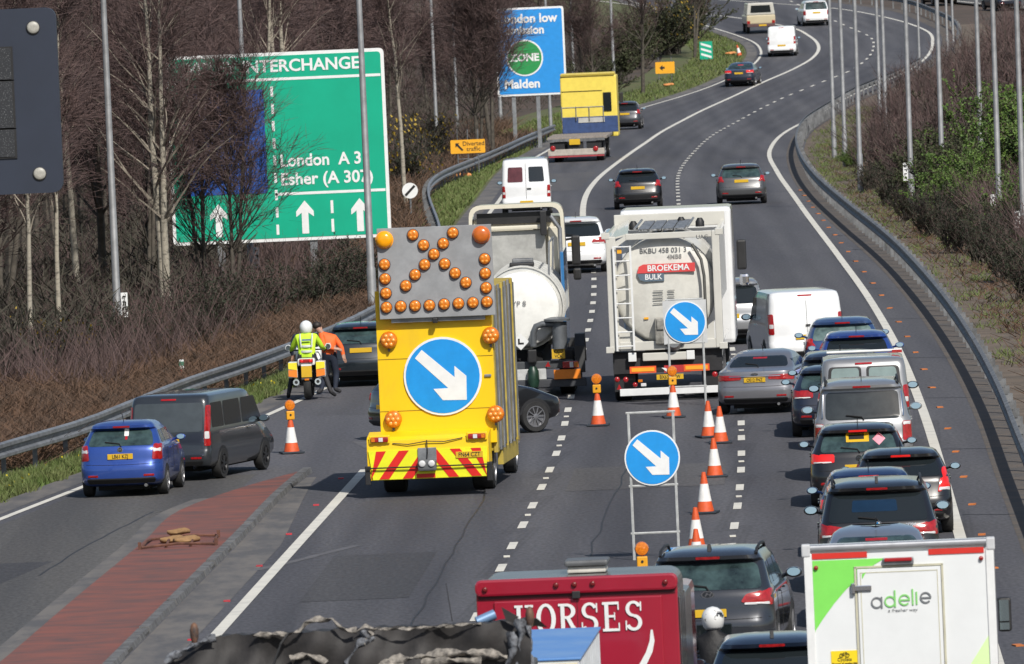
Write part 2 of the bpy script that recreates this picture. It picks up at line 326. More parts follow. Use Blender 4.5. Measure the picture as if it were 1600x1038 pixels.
# ---------------------------------------------------------------- cars: a shell of plan rings stacked in height
class Shell:
    def __init__(s, rows, W, bow=.07):
        a = np.array(rows, float); s.a = a; s.W = W; s.bow0 = bow
    def q(s, z):
        a = s.a; z = min(max(z, a[0, 0]), a[-1, 0])
        yr, yf, hf, r = (float(np.interp(z, a[:, 0], a[:, k])) for k in (1, 2, 3, 4))
        hw = hf * s.W / 2; return yr, yf, hw, min(r, hw * .9), s.bow0
    def yrear(s, x, z):
        yr, yf, hw, r, bow = s.q(z); ax = min(abs(x), hw)
        y = yr + bow * (ax / hw) ** 2
        if ax > hw - r: t = (ax - (hw - r)) / r; y += r - math.sqrt(max(0, r * r - (t * r) ** 2))
        return y
    def xside(s, y, z):
        yr, yf, hw, r, bow = s.q(z); k = yr + bow + r - y
        if k > 0: k = min(k, r); return hw - r + math.sqrt(max(0, r * r - k * k))
        return hw
    def pt(s, side, a, z, off):
        if side == 'B': return (a, s.yrear(a, z) - off, z)
        x = s.xside(a, z) + off
        return (x if side == 'R' else -x, a, z)
    def body(s):
        zs = []
        rows = s.a[:, 0]
        for z0, z1 in zip(rows, rows[1:]):
            n = max(1, int((z1 - z0) / .11)); zs += [z0 + (z1 - z0) * k / n for k in range(n)]
        zs.append(rows[-1]); b = MB(); vs = []; n = 0
        for z in zs:
            yr, yf, hw, r, bow = s.q(z); ring = []
            ring += [(x, s.yrear(x, z)) for x in np.linspace(-(hw - r), hw - r, 13)]
            c = (hw - r, yr + bow + r)
            for t in (20, 40, 60, 75, 90): ring.append((c[0] + r * math.sin(rad(t)), s.yrear(min(hw - 1e-4, c[0] + r * math.sin(rad(t))), z) if t < 90 else c[1]))
            y0 = yr + bow + r; y1 = max(y0 + .05, yf - r * 1.6)
            ring += [(hw, y) for y in np.linspace(y0, y1, 7)[1:]]
            rr = min(r * 1.6, hw * .8); 
            for t in (30, 60, 90): ring.append((hw - rr + rr * math.cos(rad(t)), y1 + (yf - y1) * .8 * math.sin(rad(t))))
            half = ring[7:]
            front = [(x, y1 + (yf - y1) * (1 - .2 * (x / (hw - rr + 1e-6)) ** 2)) for x in np.linspace(hw - rr, -(hw - rr), 7)[1:-1]]
            left = [(-x, y) for x, y in half[::-1]]; full = ring[6:7] + half + front + left
            n = len(full); vs += [(x, y, z) for x, y in full]
        fs = [(i*n+k, i*n+(k+1) % n, (i+1)*n+(k+1) % n, (i+1)*n+k) for i in range(len(zs)-1) for k in range(n)]
        fs += [tuple(range(n))[::-1], tuple(range((len(zs)-1)*n, len(zs)*n))]
        b.add(vs, fs); return b
    def patch(s, side, outl, off=.006, thick=.02, b=None):
        b = b or MB(); n = len(outl); cx = sum(p[0] for p in outl) / n; cz = sum(p[1] for p in outl) / n; vs = []; fs = []
        vs += [s.pt(side, x, z, off - thick) for x, z in outl]
        ks = (1, .9, .8, .66, .5, .3)
        for k in ks: vs += [s.pt(side, cx + (x - cx) * k, cz + (z - cz) * k, off) for x, z in outl]
        vs.append(s.pt(side, cx, cz, off)); c = len(vs) - 1
        for i in range(len(ks)):
            for k in range(n): fs.append((i*n+k, i*n+(k+1) % n, (i+1)*n+(k+1) % n, (i+1)*n+k))
        o = len(ks) * n
        for k in range(n): fs.append((o+k, o+(k+1) % n, c))
        b.add(vs, fs); return b
def rq(corners, r=.05, n=4):
    """rounded outline through corner points"""
    out = []; m = len(corners)
    for i in range(m):
        p0, p, p1 = Vector(corners[i-1]), Vector(corners[i]), Vector(corners[(i+1) % m])
        d0 = (p0 - p); d1 = (p1 - p); rr = min(r, d0.length * .45, d1.length * .45); a = p + d0.normalized() * rr; c = p + d1.normalized() * rr
        for k in range(n + 1):
            t = k / n; q = a * (1-t)**2 + p * 2*t*(1-t) + c * t*t; out.append((q.x, q.y))
    m2 = []
    for i in range(len(out)):      # densify long edges so that patches follow the shell
        a = out[i]; c = out[(i+1) % len(out)]; m2.append(a); d = math.hypot(c[0]-a[0], c[1]-a[1])
        k = int(d / .22)
        for j in range(1, k + 1): m2.append((a[0] + (c[0]-a[0]) * j / (k+1), a[1] + (c[1]-a[1]) * j / (k+1)))
    return m2
def mirx(o): return [(-x, z) for x, z in o][::-1]
def rows_for(kind, L, H, zb, rt, lo=.20):
    up = {'hatch': (.80, .77, .74, .66, .42), 'suv': (.83, .80, .77, .70, .46), 'van': (.93, .91, .89, .80, .55), 'mpv': (.86, .83, .80, .72, .46), 'saloon': (.76, .72, .69, .62, .40)}[kind]
    fr = {'hatch': 1.1, 'suv': 1.15, 'van': .85, 'mpv': .95, 'saloon': 1.35}[kind]
    base = [(lo, .50, L-.5, .88, .15), (lo+.07, .13, L-.15, .94, .2), (lo+.16, .03, L-.03, .99, .24), (lo+.34, 0, L, 1, .26), (lo+.44, .015, L-.03, 1, .26)]
    if kind == 'van': base = [(lo, .40, L-.5, .88, .10), (lo+.07, .06, L-.15, .95, .12), (lo+.16, .01, L-.03, .99, .14), (lo+.34, 0, L, 1, .15), (lo+.40, .03, L-.03, 1, .15)]
    zs = base[-1][0]
    if kind == 'saloon':
        mid = [(zs+.05, .04, L-.1, 1, .25), (zb-.16, .05, L-.75, .985, .25), (zb-.05, .05, L-1.2, .965, .24), (zb+.0, .07, L-1.35, .955, .22), (zb+.03, .22, L-1.4, .93, .2), (zb+.06, .62, L-1.45, .90, .2),
               (H-.14, rt-.12, L-2.0, up[0], .25), (H-.08, rt+.08, L-2.15, up[1], .25), (H-.03, rt+.35, L-2.3, up[3], .25), (H, rt+.8, L-2.6, up[4], .2)]
    elif kind == 'van':
        mid = [(zs+.05, .05, L-.1, 1, .14), (zb-.1, .055, L-.55, .99, .14), (zb, .06, L-.85, .985, .13), (zb+.03, .065, L-.9, .98, .13),
               (H-.2, rt, L-1.45, up[0], .13), (H-.11, rt+.03, L-1.5, up[1], .14), (H-.05, rt+.08, L-1.6, up[2], .16), (H-.015, rt+.2, L-1.7, up[3], .2), (H, rt+.5, L-2.0, up[4], .2)]
    else:
        mid = [(zs+.05, .05, L-.08, 1, .25), (zb-.10, .08, L-fr+.45, .985, .22), (zb, .12, L-fr, .965, .2), (zb+.03, .15, L-fr-.08, .94, .19),
               (H-.17, rt+.09, L-fr-.75, up[0], .17), (H-.13, rt-.02, L-fr-.85, up[1], .17), (H-.08, rt-.03, L-fr-.95, up[2], .2), (H-.03, rt+.10, L-fr-1.05, up[3], .22), (H, rt+.6, L-fr-1.4, up[4], .2)]
    return base + mid
_W = {}
def wheel_meshes(r, wd, style):
    k = (round(r, 3), round(wd, 3), style)
    if k in _W: return _W[k]
    b = MB(); b.lathe([(r*.62, -wd/2), (r*.93, -wd/2), (r, -wd/2+.03), (r, wd/2-.03), (r*.93, wd/2), (r*.64, wd/2-.005), (r*.60, wd/2-.04)], axis='X', n=24)
    t = b.mesh('tyre', RUBBER, smooth=40)
    b = MB(); b.lathe([(r*.66, wd/2-.03), (r*.67, wd/2+.004), (r*.61, wd/2+.004), (r*.58, wd/2-.03)], axis='X', n=24)
    ns = {'s5': 5, 's10': 10, 'dark': 7, 'steel': 0}[style]
    b.lathe([(r*.17, wd/2-.03), (r*.17, wd/2+.002), (r*.10, wd/2+.006)], axis='X', n=10)
    for i in range(ns):
        a = 2*math.pi*i/ns; c, s_ = math.cos(a), math.sin(a)
        b.box(wd/2-.008, c*r*.37, s_*r*.37, .016, r*.52, r*(.13 if ns < 9 else .075), rx=a)
    if ns == 0: b.lathe([(r*.62, wd/2-.03), (r*.5, wd/2-.015), (r*.3, wd/2-.03), (r*.2, wd/2-.005)], axis='X', n=20)
    d = MB(); d.lathe([(r*.64, wd/2-.045), (r*.63, wd/2-.035)], axis='X', n=20)
    rm = b.mesh('rim', RIMD if style == 'dark' else RIM, smooth=30); dm = d.mesh('brake_disc', DARK)
    _W[k] = (t, rm, dm); return _W[k]
def wheel(parent, x, y, r, wd=.2, style='s10', steer=0.):
    t, rm, dm = wheel_meshes(r, wd, style)
    o = obj('wheel', t, parent); o.location = (x, y, r); o.rotation_euler = (0, 0, (0 if x > 0 else math.pi) + steer)
    obj('rim', rm, o); obj('brake_disc', dm, o)
    return o
def plate(parent, x, y, z, s, w=.52, h=.11, tilt=0., ym=YPLATE):
    b = MB(); b.box(0, 0, 0, w, .012, h); o = b.build('number_plate', ym, parent, bevel=.003); o.location = (x, y, z); o.rotation_euler = (tilt, 0, 0)
    if s: text('plate_text', s, 0, -.0085, -.002, h * .98, INK, o, bold=.0012, sx=.80)
    return o
def mirror(parent, x, y, z, mt, s=1.):
    sg = 1 if x > 0 else -1
    b = MB(); b.lathe([(.086*s, -.07*s), (.095*s, -.06*s), (.10*s, .0), (.095*s, .03*s), (.06*s, .075*s), (.02*s, .095*s)], axis='Y', n=14)
    for i, v in enumerate(b.v): b.v[i] = (v[0] * 1.25, v[1], v[2] * .78)
    b.tube([(-sg * .08*s, .02, -.03*s), (-sg * .24*s, .07, -.06*s)], .028*s, 6)
    o = b.build('door_mirror', mt, parent, smooth=50); o.location = (x, y, z)
    g_ = MB(); n = 14; g_.lathe([(.078*s, -.072*s), (.075*s, -.078*s)], axis='Y', n=n)
    for i, v in enumerate(g_.v): g_.v[i] = (v[0] * 1.25, v[1], v[2] * .78)
    mg = obj('mirror_glass', g_.mesh('mirror_glass', MIRROR), o); mg.rotation_euler = (rad(-7), 0, 0); mg.location = (0, -.006, 0); return o
def disc(parent, name, x, y, z, r, mt, th=.01, n=20, ry=0.):
    b = MB(); b.lathe([(r, th/2), (r, -th/2)], axis='Y', n=n); o = b.build(name, mt, parent); o.location = (x, y, z); return o

def car(label, anchor, kind='hatch', L=4.1, W=1.78, H=1.46, zb=.98, rt=.38, paintm=None, fn=None, yaw=0., name='car', cat='car', group=None, scale=1., lamps='hatch',
        brake=False, ptxt=None, pz=.72, glass=GLASS, rails=False, fin=False, wiper=True, rim='s10', rw=.31, lo=.20, badge=None, bumper=None, gl=None, sidecol=None, hbl=True, reverse=False, steer=0., mirrors=True, exhaust=True, offx=0.):
    px, py, ph = anchor
    P = at(px, py, ph); hd = (head(fn, P.y) if fn else 0.) + rad(yaw)
    ya = 0. if ph < .7 else rt * scale
    loc = Vector((P.x + math.sin(hd) * ya, P.y - math.cos(hd) * ya, 0)); loc.z = gz(loc.y + 1) + .006
    t = thing(name, label, cat, loc, hd + (math.pi if reverse else 0), group, scale)
    if kind == 'van' and W > 1.85: rr = rw
    sh = Shell(rows_for(kind, L, H, zb, rt, lo), W, .05 if kind == 'van' else .08); hw = W / 2
    bo = sh.body().build('body', paintm, t, smooth=38)
    # lower bumper insert and underbody shadow plate
    bm_ = bumper or BLACK
    sh.patch('B', rq([(-hw*.80, lo+.075), (hw*.80, lo+.075), (hw*.84, lo+.19), (-hw*.84, lo+.19)], .05), .012, .03).build('bumper_insert', bm_, t, smooth=40)
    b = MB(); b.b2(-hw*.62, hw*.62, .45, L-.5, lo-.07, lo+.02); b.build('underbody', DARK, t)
    # rear glass
    z0, z1, wb, wt = gl or {'hatch': (zb+.02, H-.175, .80, .70), 'suv': (zb+.02, H-.19, .83, .74), 'mpv': (zb+.0, H-.19, .84, .78), 'saloon': (zb+.085, H-.12, .78, .64), 'van': (zb+.12, H-.28, .80, .76)}[kind]
    if z0 is not None:
        go = sh.patch('B', rq([(-hw*wb, z0), (hw*wb, z0), (hw*wt, z1), (-hw*wt, z1)], .09), .006, .02).build('rear_window', glass, t, smooth=40)
        if wiper:
            b = MB(); zz = z0 + .045; b.tube([(.02, sh.yrear(.02, z0-.01) - .03, z0 - .01), (-.02, sh.yrear(0, zz) - .03, zz), (-.32, sh.yrear(-.3, zz + .03) - .025, zz + .04)], .012, 5); b.build('wiper', BLACK, t)
    # side glass
    if kind == 'saloon': ys = [(rt-.25, rt+.65), (rt+.72, rt+1.35), (rt+1.42, L-2.0)]
    elif kind == 'van': ys = [(L-2.0, L-1.05)]
    else: ys = [(rt+.18, rt+.62), (rt+.68, rt+1.4), (rt+1.47, L-{'hatch': 1.75, 'suv': 1.85, 'mpv': 1.6}[kind])]
    if kind == 'van' and sidecol: ys = [(.35, 1.15), (1.22, 2.35), (2.45, L-1.0)]
    zl, zh = zb + .05, H - .20
    for sd_ in 'LR':
        for i, (a, c) in enumerate(ys):
            la = .12 if (i == 0 and kind != 'van') else .02; lf = .38 if i == len(ys)-1 else .02
            sh.patch(sd_, rq([(a, zl), (c, zl), (c - lf, zh), (a + la, zh)], .05), .005, .015).build('side_window', GLASS, t, smooth=40)
        # wheel arch liners, door handles, seams
        for wy in (.78 if kind != 'van' else .95, L-.88):
            o_ = [(wy + (rw+.055) * math.cos(a), max(lo+.02, rw + (rw+.055) * math.sin(a))) for a in np.linspace(-.35, math.pi+.35, 18)]
            sh.patch(sd_, o_, .004, .01).build('wheel_arch', BLACK, t)
        sg = 1 if sd_ == 'R' else -1
        for yy in ((1.55, 2.35) if kind != 'van' else (L-1.95,)):
            b = MB(); b.box(sg * (sh.xside(yy, zb-.1) + .012), yy, zb - .10, .025, .17, .03); b.build('door_handle', paintm, t, bevel=.006)
        for yy in ((rt+.66 if kind != 'saloon' else rt+.70), (rt+1.44 if kind != 'saloon' else rt+1.38)):
            b = MB(); b.tube([sh.pt(sd_, yy, z, .0) for z in np.linspace(lo+.14, zb+.03, 7)], .006, 4, False)
            if kind != 'van': b.build('door_seam', DARK, t)
        if mirrors: mirror(t, sg * (hw + .105), L - (1.62 if kind != 'van' else 1.15), zb + .06, sidecol or (BLACK if kind == 'van' else paintm), 1.0 if kind in ('van', 'suv') else .82)
    # tail lamps
    sh_l = {'hatch': [((.58, .80), (.98, .84), (.965, 1.0), (.62, .97))], 'jazz': [((.76, .74), (.985, .72), (.97, 1.04), (.80, 1.05))], 'golf': [((.50, .82), (.985, .80), (.975, .98), (.50, .97))],
            'fiesta': [((.72, .74), (.985, .80), (.90, 1.16), (.83, 1.16))], 'focus': [((.70, .86), (.985, .82), (.95, 1.06), (.80, 1.08))], 'suv': [((.50, .90), (.985, .84), (.97, 1.08), (.58, 1.01))],
            'tall': [((.84, .80), (.985, .80), (.975, 1.28), (.86, 1.28))], 'pajero': [((.80, .74), (.985, .74), (.975, 1.10), (.80, 1.10))], 'vito': [((.86, .75), (.99, .75), (.955, 1.62), (.88, 1.62))],
            'bar': [((.35, .83), (.985, .80), (.97, .95), (.35, .93))], 'small': [((.80, .86), (.985, .86), (.975, 1.02), (.80, 1.02))]}[lamps]
    dz = {'hatch': zb-.98, 'golf': zb-.98, 'jazz': zb-1.0, 'suv': zb-1.06, 'focus': zb-1.0, 'fiesta': zb-1.0}.get(lamps, 0)
    for o_ in sh_l:
        for sg in (1, -1):
            pts = [(hw * x, z + dz) for x, z in o_]; q = rq(pts, .035)
            if sg < 0: q = mirx(q)
            lo_ = sh.patch('B', q, .014, .03).build('tail_light', REDON if brake else REDL, t, smooth=40)
            if lamps in ('tall', 'vito', 'jazz', 'pajero', 'fiesta', 'golf', 'suv'):
                zz = [p[1] for p in pts]; xx = [p[0] for p in pts]; a, c = min(zz), max(zz); f0, f1 = {'vito': (.18, .36), 'pajero': (.80, .97), 'fiesta': (.06, .2), 'golf': (.05, .22), 'suv': (.06, .22), 'tall': (.3, .5), 'jazz': (.5, .72)}[lamps]
                def xe(z, left):
                    e = [(pts[0], pts[3]), (pts[1], pts[2])][0 if left else 1]; return e[0][0] + (e[1][0] - e[0][0]) * (z - e[0][1]) / (e[1][1] - e[0][1] + 1e-6)
                za, zc = a + (c-a) * f0, a + (c-a) * f1; w0 = .012
                if lamps in ('suv', 'golf'): q2 = rq([(min(xx)+.05, za+.01), (max(xx)-.04, za), (max(xx)-.05, zc), (min(xx)+.06, zc)], .02)
                else: q2 = rq([(xe(za, 1)+w0, za), (xe(za, 0)-w0, za), (xe(zc, 0)-w0, zc), (xe(zc, 1)+w0, zc)], .02)
                if sg < 0: q2 = mirx(q2)
                sh.patch('B', q2, .018, .01).build('reversing_lens', CLEAR, lo_, smooth=40)
    for sg in (1, -1):   # bumper reflectors
        q = rq([(hw*.55, lo+.215), (hw*.80, lo+.215), (hw*.80, lo+.26), (hw*.55, lo+.26)], .015); sh.patch('B', q if sg > 0 else mirx(q), .008, .02).build('reflector', REDL, t)
    if hbl:
        zz = H - .105 if kind not in ('saloon',) else H - .16
        sh.patch('B', rq([(-.17, zz-.018), (.17, zz-.018), (.17, zz+.018), (-.17, zz+.018)], .01), .012, .03).build('high_brake_light', REDON if brake else REDL, t)
    if pz: 
        q = rq([(-.36, pz-.10), (.36, pz-.10), (.36, pz+.09), (-.36, pz+.09)], .05)
        plate(t, 0, sh.yrear(0, pz) - .016, pz, ptxt)
    b = MB(); zt = lo + .46
    if kind not in ('van',): b.tube([sh.pt('B', x, zt + .02 * (x/hw)**2, .0) for x in np.linspace(-hw*.93, hw*.93, 15)], .006, 4, False); b.build('bumper_seam', DARK, t)
    if exhaust:
        b = MB(); b.lathe([(.035, -.03), (.038, .12), (.03, .12)], (hw*.58, .16, lo+.03), 'Y', 10); b.build('exhaust_pipe', CHROME, t, smooth=40)
    if rails:
        for sg in (1, -1):
            b = MB(); xr = sg * sh.q(H-.07)[2] * .97
            b.tube([(xr, rt+.12, H-.07), (xr, rt+.25, H+.0), (xr, rt+.9, H+.03), (xr, L-2.6, H+.01), (xr, L-2.4, H-.06)], .022, 6); b.build('roof_rail', BLACK if rails == 1 else GALV, t, smooth=50)
    if fin:
        b = MB(); b.prismx([(rt+.22, H-.03), (rt+.55, H-.02), (rt+.30, H+.075)], -.025, .025); b.build('aerial', BLACK, t, bevel=.008)
    elif kind != 'van':
        b = MB(); b.tube([(0, rt+.35, H-.01), (0, rt+.15, H+.16)], .008, 5); b.build('aerial', BLACK, t)
    for sg in (1, -1):
        wheel(t, sg * (hw - .088), .78 if kind != 'van' else .95, rw, .2, rim); wheel(t, sg * (hw - .088), L-.88, rw, .2, rim, steer)
    if badge:
        bz = badge[1]; by = sh.yrear(0, bz) - .012; k = badge[0]
        bo_ = disc(t, 'badge', 0, by, bz, .055, CHROME, .012)
        if k == 'quarter':
            disc(bo_, 'badge_ring', 0, -.004, 0, .048, INK, .012)
            for q_, (s0, mt_) in enumerate(((0, 'b'), (1, 'w'), (2, 'b'), (3, 'w'))):
                b = MB(); a0 = s0 * math.pi/2 + math.pi/2; b.prism([(0, 0)] + [(.036*math.cos(a0+i*math.pi/12), .036*math.sin(a0+i*math.pi/12)) for i in range(7)], -.014, -.002); b.build('badge_quarter', SIGNBLUE if mt_ == 'b' else WHITEP, bo_)
        elif k in ('H', 'VW'): disc(bo_, 'badge_field', 0, -.004, 0, .046, INK, .012); text('badge_letters', k[0] if k == 'H' else 'W', 0, -.012, 0, .09 if k == 'H' else .075, CHROME, bo_, bold=.003)
        elif k == 'oval':
            disc(bo_, 'badge_field', 0, -.004, 0, .044, paintm, .012); text('badge_letters', 'H', 0, -.012, 0, .075, CHROME, bo_, bold=.003, shear=.3); bo_.scale = (1.7, 1, .95)
        elif k == 'cat': bo_.scale = (1.6, 1, .45)
    return t, sh

BLK = paint('black', (.008, .008, .009)); NAVY = paint('navy', (.010, .014, .028)); GREY = paint('dark_grey', (.045, .048, .055), .3); SILV = paint('silver', (.32, .325, .33), .55, .38)
XQ = lambda Y: (XD(Y) + XR(Y)) / 2
XM = lambda Y: (XS(Y) + XD(Y)) / 2
X0 = lambda Y: (XL(Y) + XS(Y)) / 2
QG = 'cars queueing in the right-hand lane'
# left: hatchback and people carrier van
t, s_ = car('bright blue hatchback stopped behind the dark grey van', (190, 778, 0), 'hatch', 3.9, 1.70, 1.52, 1.02, .42, paint('blue', (.028, .075, .32), .35), XL, yaw=.5, scale=.96, lamps='jazz', ptxt='LB61 KZJ', pz=.83, glass=GLASSB, badge=('H', .965), rim='s10', rw=.29)
for (x0, x1, z0, z1, mt_) in ((.06, .15, 1.23, 1.37, WHITEP), (.08, .13, 1.16, 1.23, REDL)):
    s_.patch('B', rq([(x0, z0), (x1, z0), (x1, z1), (x0, z1)], .01), .009, .006).build('window_sticker', mt_, t)
t, s_ = car('dark grey panel van with tall red tail lights beside the cone', (264, 754, 0), 'van', 4.75, 1.88, 1.86, 1.08, .18, paint('van_grey', (.030, .035, .041), .2, .30), XL, yaw=-10, scale=.93, name='van', cat='van', lamps='vito', ptxt='OU59 9XW', pz=.86, gl=(1.06, 1.68, .83, .82), glass=mat('van_tinted_panel', (.055, .066, .072), .35, var=.1, coat=.4), wiper=False, rim='dark', rw=.33, lo=.26, sidecol=GREY)
# queue on the right, near to far
t, s_ = car('dark grey sport utility car with rear spoiler behind the red horsebox', (1106, 877, 1.58), 'suv', 4.47, 1.85, 1.66, 1.10, .40, paint('gunmetal', (.030, .034, .042), .35, .26), XD, yaw=-3.8, name='suv', group=None, lamps='suv', brake=False, badge=('oval', 1.06), rails=1, fin=True, pz=.80, ptxt=None, rw=.35, lo=.24, scale=1.04, glass=GLASSB)
s_.patch('B', rq([(.40, .38), (.78, .38), (.80, .50), (.44, .50)], .03), .014, .03).build('fog_light', REDL, t)
car('silver grey saloon roof showing just above the white box van', (1369, 834, 1.36), 'saloon', 4.6, 1.82, 1.44, .95, 1.45, paint('blue_silver', (.22, .245, .29), .5), XQ, lamps='bar', group=QG, glass=GLASSB, badge=None)
t, s_ = car('large black sport utility car with round badge and spread tail lights', (1370, 764, 1.66), 'suv', 4.9, 1.94, 1.76, 1.12, .42, BLK, XQ, name='suv', group=QG, lamps='suv', rails=1, fin=True, badge=('quarter', 1.10), rw=.38, lo=.26)
text('model_badge', 'M50d', .52, s_.yrear(.52, 1.07) - .014, 1.08, .07, CHROME, t, bold=.001)
s_.patch('B', rq([(-.42, 1.30), (.32, 1.30), (.30, 1.48), (-.40, 1.48)], .03), .009, .005).build('painted_reflection', mat('blue_reflection_paint', (.006, .022, .05), .15, var=.1), t)  # muted blue reflection on the rear window, painted as a patch
car('dark blue hatchback between the two black cars', (1357, 741, 1.40), 'hatch', 4.0, 1.72, 1.46, .98, .38, paint('royal', (.012, .032, .10), .3), XQ, lamps='hatch', group=QG, brake=True, glass=GLASSB)
car('black hatchback hugging the white edge line with tall red lamps', (1407, 711, 1.40), 'hatch', 3.95, 1.72, 1.48, 1.0, .40, BLK, XQ, lamps='fiesta', group=QG, brake=True, glass=GLASS, badge=('VW', .0) if False else None)
t, s_ = car('black hatchback with pink diamond sticker in its rear window', (1340, 671, 1.40), 'hatch', 4.2, 1.78, 1.47, .98, .42, BLK, XQ, lamps='golf', group=QG, brake=True, badge=('VW', .89), glass=GLASSB)
s_.patch('B', [(.38, 1.10), (.50, 1.21), (.38, 1.32), (.26, 1.21)], .009, .005).build('diamond_sticker', mat('pink_sticker', (.68, .28, .34), .5, var=.1), t)
s_.patch('B', rq([(-.22, 1.17), (.20, 1.17), (.20, 1.32), (-.22, 1.32)], .01), .008, .005).build('yellow_window_sign', YPLATE, t)
s_.patch('B', rq([(-.17, 1.215), (.11, 1.215), (.11, 1.31), (-.17, 1.31)], .01), .012, .005).build('dark_panel', INK, t)
t, s_ = car('silver off-roader with glinting window frame and tall red lamps', (1346, 603, 1.80), 'suv', 4.8, 1.88, 1.88, 1.16, .22, SILV, XQ, name='off_roader', group=QG, lamps='pajero', rails=1, gl=(1.16, 1.68, .76, .73), rw=.38, lo=.30, pz=.62, glass=mat('reflecting_glass', (.03, .035, .035), .08, var=.2, spec=.8))
for sg in (1, -1): b = MB(); b.tube([s_.pt('B', sg * x, z, .022) for x, z in ((.77, 1.20), (.765, 1.35), (.755, 1.5), (.745, 1.66))], .016, 6); b.build('window_trim', CHROME, t, smooth=50)
t, s_ = car('silver van with two misted rear windows and a roof bar', (1349, 565, 1.78), 'van', 4.4, 1.80, 1.84, 1.06, .16, SILV, XQ, name='van', cat='van', group=QG, lamps='tall', gl=(None, 0, 0, 0), brake=False, rw=.31)
for sg in (1, -1):
    q = rq([(.05, 1.25), (.74, 1.25), (.70, 1.68), (.05, 1.68)], .08); s_.patch('B', q if sg > 0 else mirx(q), .006, .02).build('rear_window', BLACK, t)
    q = rq([(.10, 1.28), (.68, 1.28), (.64, 1.65), (.10, 1.65)], .07); s_.patch('B', q if sg > 0 else mirx(q), .010, .01).build('window_pane', mat('misted_glass', (.20, .26, .25), .15, var=.12, scale=2, spec=.6), t)
b = MB(); b.tube([(-.72, 1.9, 1.90), (.80, 1.9, 1.90)], .028, 8); b.build('roof_bar', WHITEP, t, smooth=50)
b = MB(); b.box(.70, 1.86, 1.88, .2, .06, .06); b.build('bar_lamp', REDL, t)
car('dark saloon with wide lamps left of the silver off-roader', (1302, 578, 1.36), 'hatch', 4.3, 1.76, 1.43, .98, .6, NAVY, XQ, lamps='golf', group=QG, glass=GLASSB, offx=0)
car('dark people carrier behind the grey saloon with a slim aerial', (1313, 556, 1.54), 'mpv', 4.3, 1.80, 1.60, 1.05, .35, NAVY, XQ, lamps='focus', group=QG, glass=GLASS, name='people_carrier')
car('bright blue hatchback with dark rear window ahead of silver van', (1338, 523, 1.40), 'hatch', 4.0, 1.74, 1.46, .98, .38, paint('bright_blue', (.02, .055, .24), .2), XQ, lamps='hatch', group=QG, glass=GLASS)
car('mid blue hatchback with clear rear window beside the white van', (1316, 502, 1.42), 'hatch', 4.1, 1.76, 1.48, .98, .38, paint('mid_blue', (.035, .075, .19), .3), XQ, lamps='focus', group=QG, glass=mat('clear_rear_glass', (.16, .23, .22), .1, col2=(.03, .05, .055), scale=1.8, spec=.6))
t, s_ = car('white panel van with plain rear doors beside the grey saloon', (1257, 459, 1.74), 'van', 4.4, 1.80, 1.80, 1.06, .14, paint('white', (.74, .75, .75)), XD, yaw=7, name='van', cat='van', lamps='tall', gl=(None, 0, 0, 0), ptxt=None, pz=.72, sidecol=None, hbl=True)
b = MB(); b.tube([s_.pt('B', .02, z, 0) for z in np.linspace(.5, 1.64, 8)], .006, 4, False); b.build('door_seam', DARK, t)
b = MB(); b.box(.10, s_.yrear(.1, 1.0)-.02, 1.0, .22, .03, .035); b.build('door_handle', BLACK, t)
t, s_ = car('silver grey executive saloon angled across the dashed line', (1181, 648, 0), 'saloon', 4.96, 1.88, 1.46, 1.02, 1.35, paint('jag_silver', (.20, .20, .215), .5, .36), XD, yaw=-8, name='saloon_car', lamps='bar', ptxt='OE12 FNZ', pz=.82, badge=('cat', .96), rw=.34, rim='s10', scale=.90)
b = MB(); b.tube([s_.pt('B', x, .905, .012) for x in np.linspace(-.62, .62, 15)], .014, 5); b.build('chrome_strip', CHROME, t)
car('silver hatchback half hidden behind the bulk tanker', (1141, 540, 0), 'mpv', 4.2, 1.80, 1.62, 1.02, .35, SILV, XD, lamps='focus', name='hatchback', glass=GLASS)
# ahead of the incident
car('white sport utility car just right of the cream tanker cab', (903, 428, 0), 'suv', 4.28, 1.78, 1.66, 1.08, .40, paint('white', (.74, .75, .75)), XS, name='suv', lamps='suv', rails=0, bumper=BLACK, pz=.88, rw=.34)
car('black hatchback driving away in the centre lane beyond the tankers', (998, 327, 0), 'hatch', 4.3, 1.80, 1.50, 1.0, .40, BLK, XM, lamps='focus', glass=GLASS, pz=.80, scale=.97)
car('grey hatchback driving away beside the right edge line', (1160, 320, 0), 'hatch', 4.3, 1.82, 1.50, 1.0, .40, paint('mid_grey', (.085, .087, .09), .4), XQ, lamps='focus', glass=GLASSB, pz=.88, scale=.98)
t, s_ = car('white high-roof van with two rear windows in the left lane', (824, 340, 0), 'van', 5.2, 1.97, 2.34, 1.25, .22, paint('white', (.74, .75, .75)), X0, name='van', cat='van', lamps='tall', gl=(None, 0, 0, 0), ptxt=None, pz=.62, rw=.34, lo=.32, scale=.90, hbl=False)
for sg in (1, -1):
    q = rq([(.12, 1.42), (.74, 1.42), (.70, 2.02), (.12, 2.02)], .06); s_.patch('B', q if sg > 0 else mirx(q), .006, .02).build('rear_window', GLASS if sg > 0 else mat('red_brown_glass', (.10, .03, .035), .2, var=.2), t)
b = MB(); b.tube([s_.pt('B', .0, z, 0) for z in np.linspace(.6, 2.2, 8)], .010, 4, False); b.build('door_seam', DARK, t)
b = MB(); b.box(.12, s_.yrear(.1, 1.15)-.02, 1.15, .16, .03, .05); b.build('door_handle', BLACK, t)
car('dark grey hatchback right of the yellow cab flatbed', (977, 203, 0), 'hatch', 3.9, 1.72, 1.52, 1.0, .4, GREY, X0, lamps='focus', glass=GLASS, pz=.85)
